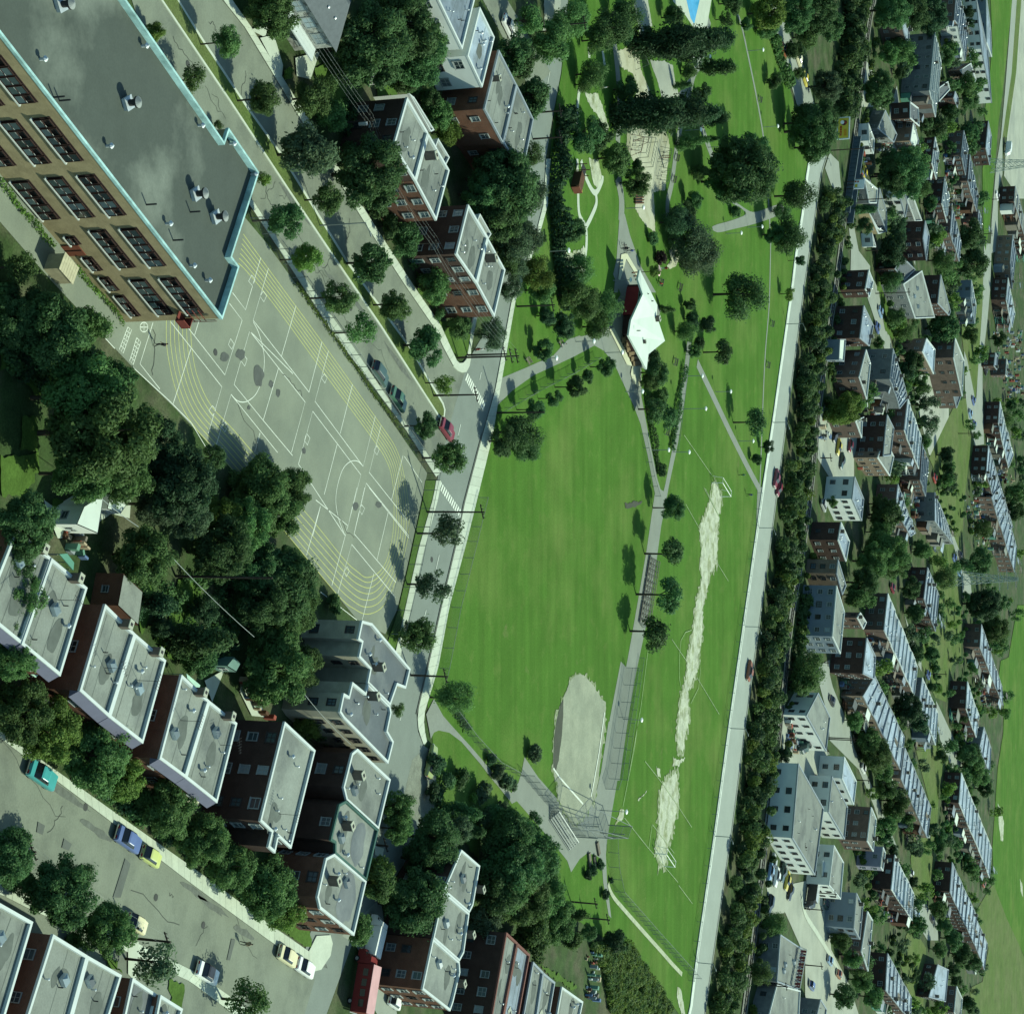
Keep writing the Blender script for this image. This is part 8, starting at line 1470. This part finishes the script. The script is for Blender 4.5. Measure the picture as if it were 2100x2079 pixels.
# ================================================================== people
SKIN = M('skin', (.42, .27, .19), var=.05); HAIR = M('dark_hair', (.03, .022, .018))
def person_mesh(pose):
    """one continuous skinned body with separate fingers too small to see from the air kept as tapered hands"""
    if pose == 'walk': J = [(0, 0, .95), (0, 0, 1.2), (0, .02, 1.42), (0, .03, 1.55), (0, .05, 1.68), (0, .05, 1.78), (.10, 0, .9), (.12, .18, .5), (.12, .10, .08), (.12, .26, .04), (-.10, 0, .9), (-.12, -.06, .5), (-.12, -.30, .10), (-.12, -.18, .04), (.20, 0, 1.40), (.27, -.08, 1.14), (.26, .05, .90), (.26, .10, .80), (-.20, 0, 1.40), (-.27, .06, 1.14), (-.26, .20, .92), (-.26, .25, .83)]
    else: J = [(0, 0, .52), (0, .02, .8), (0, .05, 1.02), (0, .06, 1.12), (0, .08, 1.26), (0, .08, 1.36), (.1, .06, .5), (.13, .48, .5), (.13, .5, .08), (.13, .66, .04), (-.1, .06, .5), (-.13, .48, .5), (-.13, .5, .08), (-.13, .66, .04), (.2, .05, 1.0), (.27, .08, .76), (.2, .3, .6), (.17, .4, .57), (-.2, .05, 1.0), (-.27, .08, .76), (-.2, .3, .6), (-.17, .4, .57)]
    E_ = [(0, 1), (1, 2), (2, 3), (3, 4), (4, 5), (0, 6), (6, 7), (7, 8), (8, 9), (0, 10), (10, 11), (11, 12), (12, 13), (2, 14), (14, 15), (15, 16), (16, 17), (2, 18), (18, 19), (19, 20), (20, 21)]
    Rr = [.15, .14, .15, .06, .105, .08, .095, .065, .045, .04, .095, .065, .045, .04, .065, .05, .035, .03, .065, .05, .035, .03]
    me = bpy.data.meshes.new('body'); me.from_pydata(J, E_, []); o = bpy.data.objects.new('temp_body', me); COL.objects.link(o); md = o.modifiers.new('skin', 'SKIN')
    for i, sv_ in enumerate(me.skin_vertices[0].data): sv_.radius = (Rr[i], Rr[i]); sv_.use_root = (i == 0)
    o.modifiers.new('sub', 'SUBSURF').levels = 1; dg = bpy.context.evaluated_depsgraph_get(); me2 = bpy.data.meshes.new_from_object(o.evaluated_get(dg)); bpy.data.objects.remove(o)
    hip, neck, head = J[0][2], J[3][2], J[4]
    me2.materials.clear()
    for m in (SKIN, SKIN, SKIN, HAIR): me2.materials.append(m)
    for p in me2.polygons:
        c = p.center; z = c.z; p.use_smooth = True
        arm = abs(c.x) > .22 and z < neck - .35
        p.material_index = 3 if (z > head[2] + .02 and c.y < head[1] + .06) else (0 if z > neck - .02 or arm or z < .0 else (1 if z > hip - .02 else 2))
    me2.name = 'body'; return me2
PM_ = {'walk': person_mesh('walk'), 'sit': person_mesh('sit')}
CL = {k: M('cloth_' + k, v) for k, v in dict(white=(.6, .62, .58), blue=(.06, .1, .25), red=(.35, .05, .04), dark=(.025, .025, .03), tan=(.3, .24, .15), green=(.06, .18, .09)).items()}
for i, (c, r, s, pose, top, bot, lab, rz) in enumerate(((0, 1, '1010,660', 'walk', 'dark', 'dark', 'person in dark clothes walking across the schoolyard near the school', 1.2), (0, 3, '1570,1448', 'walk', 'tan', 'dark', 'person in brown crossing the front street', -.6), (1, 3, '40,1285', 'walk', 'dark', 'blue', 'person in dark top on the front street pavement', .5), (1, 1, '1485,692', 'walk', 'red', 'dark', 'person in red standing at the zebra corner, nearer', 2.0), (1, 1, '1510,690', 'walk', 'white', 'dark', 'person in white top standing at the zebra corner, farther', 1.7), (2, 1, '1640,1510', 'walk', 'green', 'dark', 'person standing on the grass by the upper goal', .8), (2, 1, '1690,1640', 'walk', 'blue', 'dark', 'person standing on the grass near the railway road', 2.4), (2, 0, '870,1625', 'walk', 'dark', 'dark', 'dark figure in the group on the pavilion path', .3), (2, 0, '905,1640', 'walk', 'blue', 'dark', 'figure in blue in the group on the pavilion path', 1.1), (2, 1, '470,652', 'sit', 'white', 'blue', 'person in white sitting on the entrance path bench', -1), (2, 1, '1110,262', 'sit', 'red', 'dark', 'person in red sitting beside the pavilion', 1.4), (2, 0, '730,575', 'walk', 'white', 'tan', 'person in white on the upper park grass', 1.9), (2, 1, '1128,160', 'walk', 'red', 'white', 'person with pink umbrella spot near the pavilion tree', .2))):
    o = bpy.data.objects.new('person', PM_[pose]); COL.objects.link(o); o.location = P(*T(c, r, s)[0], 0.04); o.rotation_euler = (0, 0, rz); tag(o, lab, 'person')
    for k, m in ((1, CL[top]), (2, CL[bot])): o.material_slots[k].link = 'OBJECT'; o.material_slots[k].material = m
# parasol beside the pavilion
ub = P(*T(2, 1, '1060,178')[0]); um = empty('parasol', ub); tag(um, 'small pink and white parasol beside the pavilion', 'parasol'); MB().tube((0, 0, 0), (0, 0, 2.2), .04, .04, 6).build('pole', FPOST, um); MB().tube((0, 0, 1.9), (0, 0, 2.35), 1.1, .05, 10).build('canopy', M('pink_canvas', (.75, .5, .52)), um)
# bicycles on the pavilion path
for i, s in enumerate(('880,1610', '900,1655')):
    bk = empty('bicycle', P(*T(2, 0, s)[0], .04), .7 + i); tag(bk, 'bicycle on the pavilion path, %s of two' % ORD[i], 'bicycle', 'bicycles on the pavilion path')
    for x in (-.52, .52):
        b = MB(); rg = [(x + .33 * math.cos(k * .5236), 0, .34 + .33 * math.sin(k * .5236)) for k in range(13)]
        for k in range(12): b.bar(rg[k], rg[k + 1], .04)
        b.build('wheel', TYRE, bk)
    b = MB()
    for p, q in (((-.52, 0, .34), (-.1, 0, .32)), ((-.1, 0, .32), (-.25, 0, .85)), ((-.25, 0, .78), (.38, 0, .82)), ((-.1, 0, .32), (.38, 0, .78)), ((.52, 0, .34), (.36, 0, 1.0)), ((-.52, 0, .34), (-.22, 0, .75))): b.bar(p, q, .04)
    b.build('frame', RED_T, bk); MB().box((-.26, 0, .92), (.26, .12, .06)).build('saddle', SOOT, bk); MB().bar((.36, -.28, 1.02), (.36, .28, 1.02), .035).build('handlebar', CHROME, bk)

# ================================================================== yard litter behind the far rows and in the works yards: small things nobody could count
g_ = np.random.default_rng(5); cl = MB(); cols = [C_WHITE, WOOD, M('clutter_red', (.25, .07, .05)), M('clutter_blue', (.10, .16, .28)), C_GREY, WOODB, M('clutter_green', (.12, .25, .18)), M('clutter_tan', (.36, .30, .2))]
def litter(c, r, s, n, smax=1.6, size=600):
    q = W(T(c, r, s, size))
    for _ in range(n):
        u, v = g_.random(), g_.random(); p = q[0].lerp(q[1], u).lerp(q[3].lerp(q[2], u), v); a = g_.uniform(0, 3.1); dx, dy, dz = g_.uniform(.25, smax), g_.uniform(.2, smax * .7), g_.uniform(.2, 1.7)
        ax = (D1, D2) if g_.random() < .7 else (Vector((math.cos(a), math.sin(a), 0)), Vector((-math.sin(a), math.cos(a), 0)))
        cl.box((p.x, p.y, dz / 2), (dx, dy, dz), int(g_.integers(0, 8)), ax)
for c, r, s, n in ((3, 2, '880,960 1080,1400 1200,1560 960,1140', 200), (3, 2, '1500,60 1640,0 1760,330 1640,480', 150), (3, 2, '1560,1180 1640,1120 1740,1420 1640,1420', 130), (3, 2, '1440,1480 1520,1440 1590,1650 1480,1650', 80), (3, 2, '340,1500 440,1480 470,1740 350,1720', 70), (3, 3, '1410,520 1480,560 1680,1010 1560,960', 260), (3, 3, '930,1130 1040,1110 1160,1330 1010,1310', 130), (3, 3, '1310,1100 1420,1130 1560,1440 1480,1480', 60), (3, 2, '1210,1560 1260,1560 1310,1700 1220,1700', 60), (3, 2, '700,1260 850,1260 900,1420 740,1420', 70), (3, 0, '1380,1000 1490,980 1540,1440 1420,1420', 150), (3, 0, '1420,220 1530,220 1540,400 1440,400', 70), (3, 0, '1270,1380 1420,1340 1480,1760 1340,1740', 120), (3, 1, '1700,560 1900,560 1900,1000 1780,1000', 150), (3, 1, '1660,1300 1740,1240 1840,1560 1760,1560', 120), (3, 1, '1140,1560 1240,1540 1310,1800 1180,1800', 120), (3, 1, '1580,1560 1660,1480 1780,1900 1640,1900', 200), (3, 1, '830,1000 960,1000 960,1520 820,1520', 80), (3, 1, '560,1120 640,1120 640,1280 560,1280', 15), (3, 3, '1040,360 1100,380 1280,760 1180,700', 60), (1, 0, '1430,740 1620,700 1700,1000 1530,1050', 60), (0, 2, '370,200 480,200 560,480 440,420', 25), (1, 3, '520,200 640,200 560,780 430,760', 50), (2, 3, '640,1500 720,1500 690,1830 640,1830', 35), (0, 2, '1560,1250 1660,1300 1740,1500 1620,1480', 25), (3, 0, '840,980 900,980 880,1250 810,1240', 30), (3, 0, '950,860 1040,880 1000,1000 940,1000', 25)): litter(c, r, s, n, 1.6 if c == 3 else .9)
ob = cl.build('yard_clutter', cols); tag(ob, 'scattered sheds, fences, planks and boxes in the back yards', None, None, 'stuff')

for i, (a, b_) in enumerate((('655,860', '665,955'), ('708,790', '722,870'), ('690,880', '700,960'))):
    A, B_ = P(*T(2, 3, a)[0]), P(*T(2, 3, b_)[0]); o = empty('timber_ramp', A); tag(o, 'low brown timber ramp below the backstop, %s of three' % ORD[i], 'ramp', 'timber ramps'); MB().bar(Vector((0, 0, .25)), B_ - A + Vector((0, 0, .25)), .9, .3).build('board', PL_B, o)
    for t in (.2, .8): MB().bar((B_ - A) * t, (B_ - A) * t + Vector((0, 0, .2)), .5).build('block', WOODB, o)
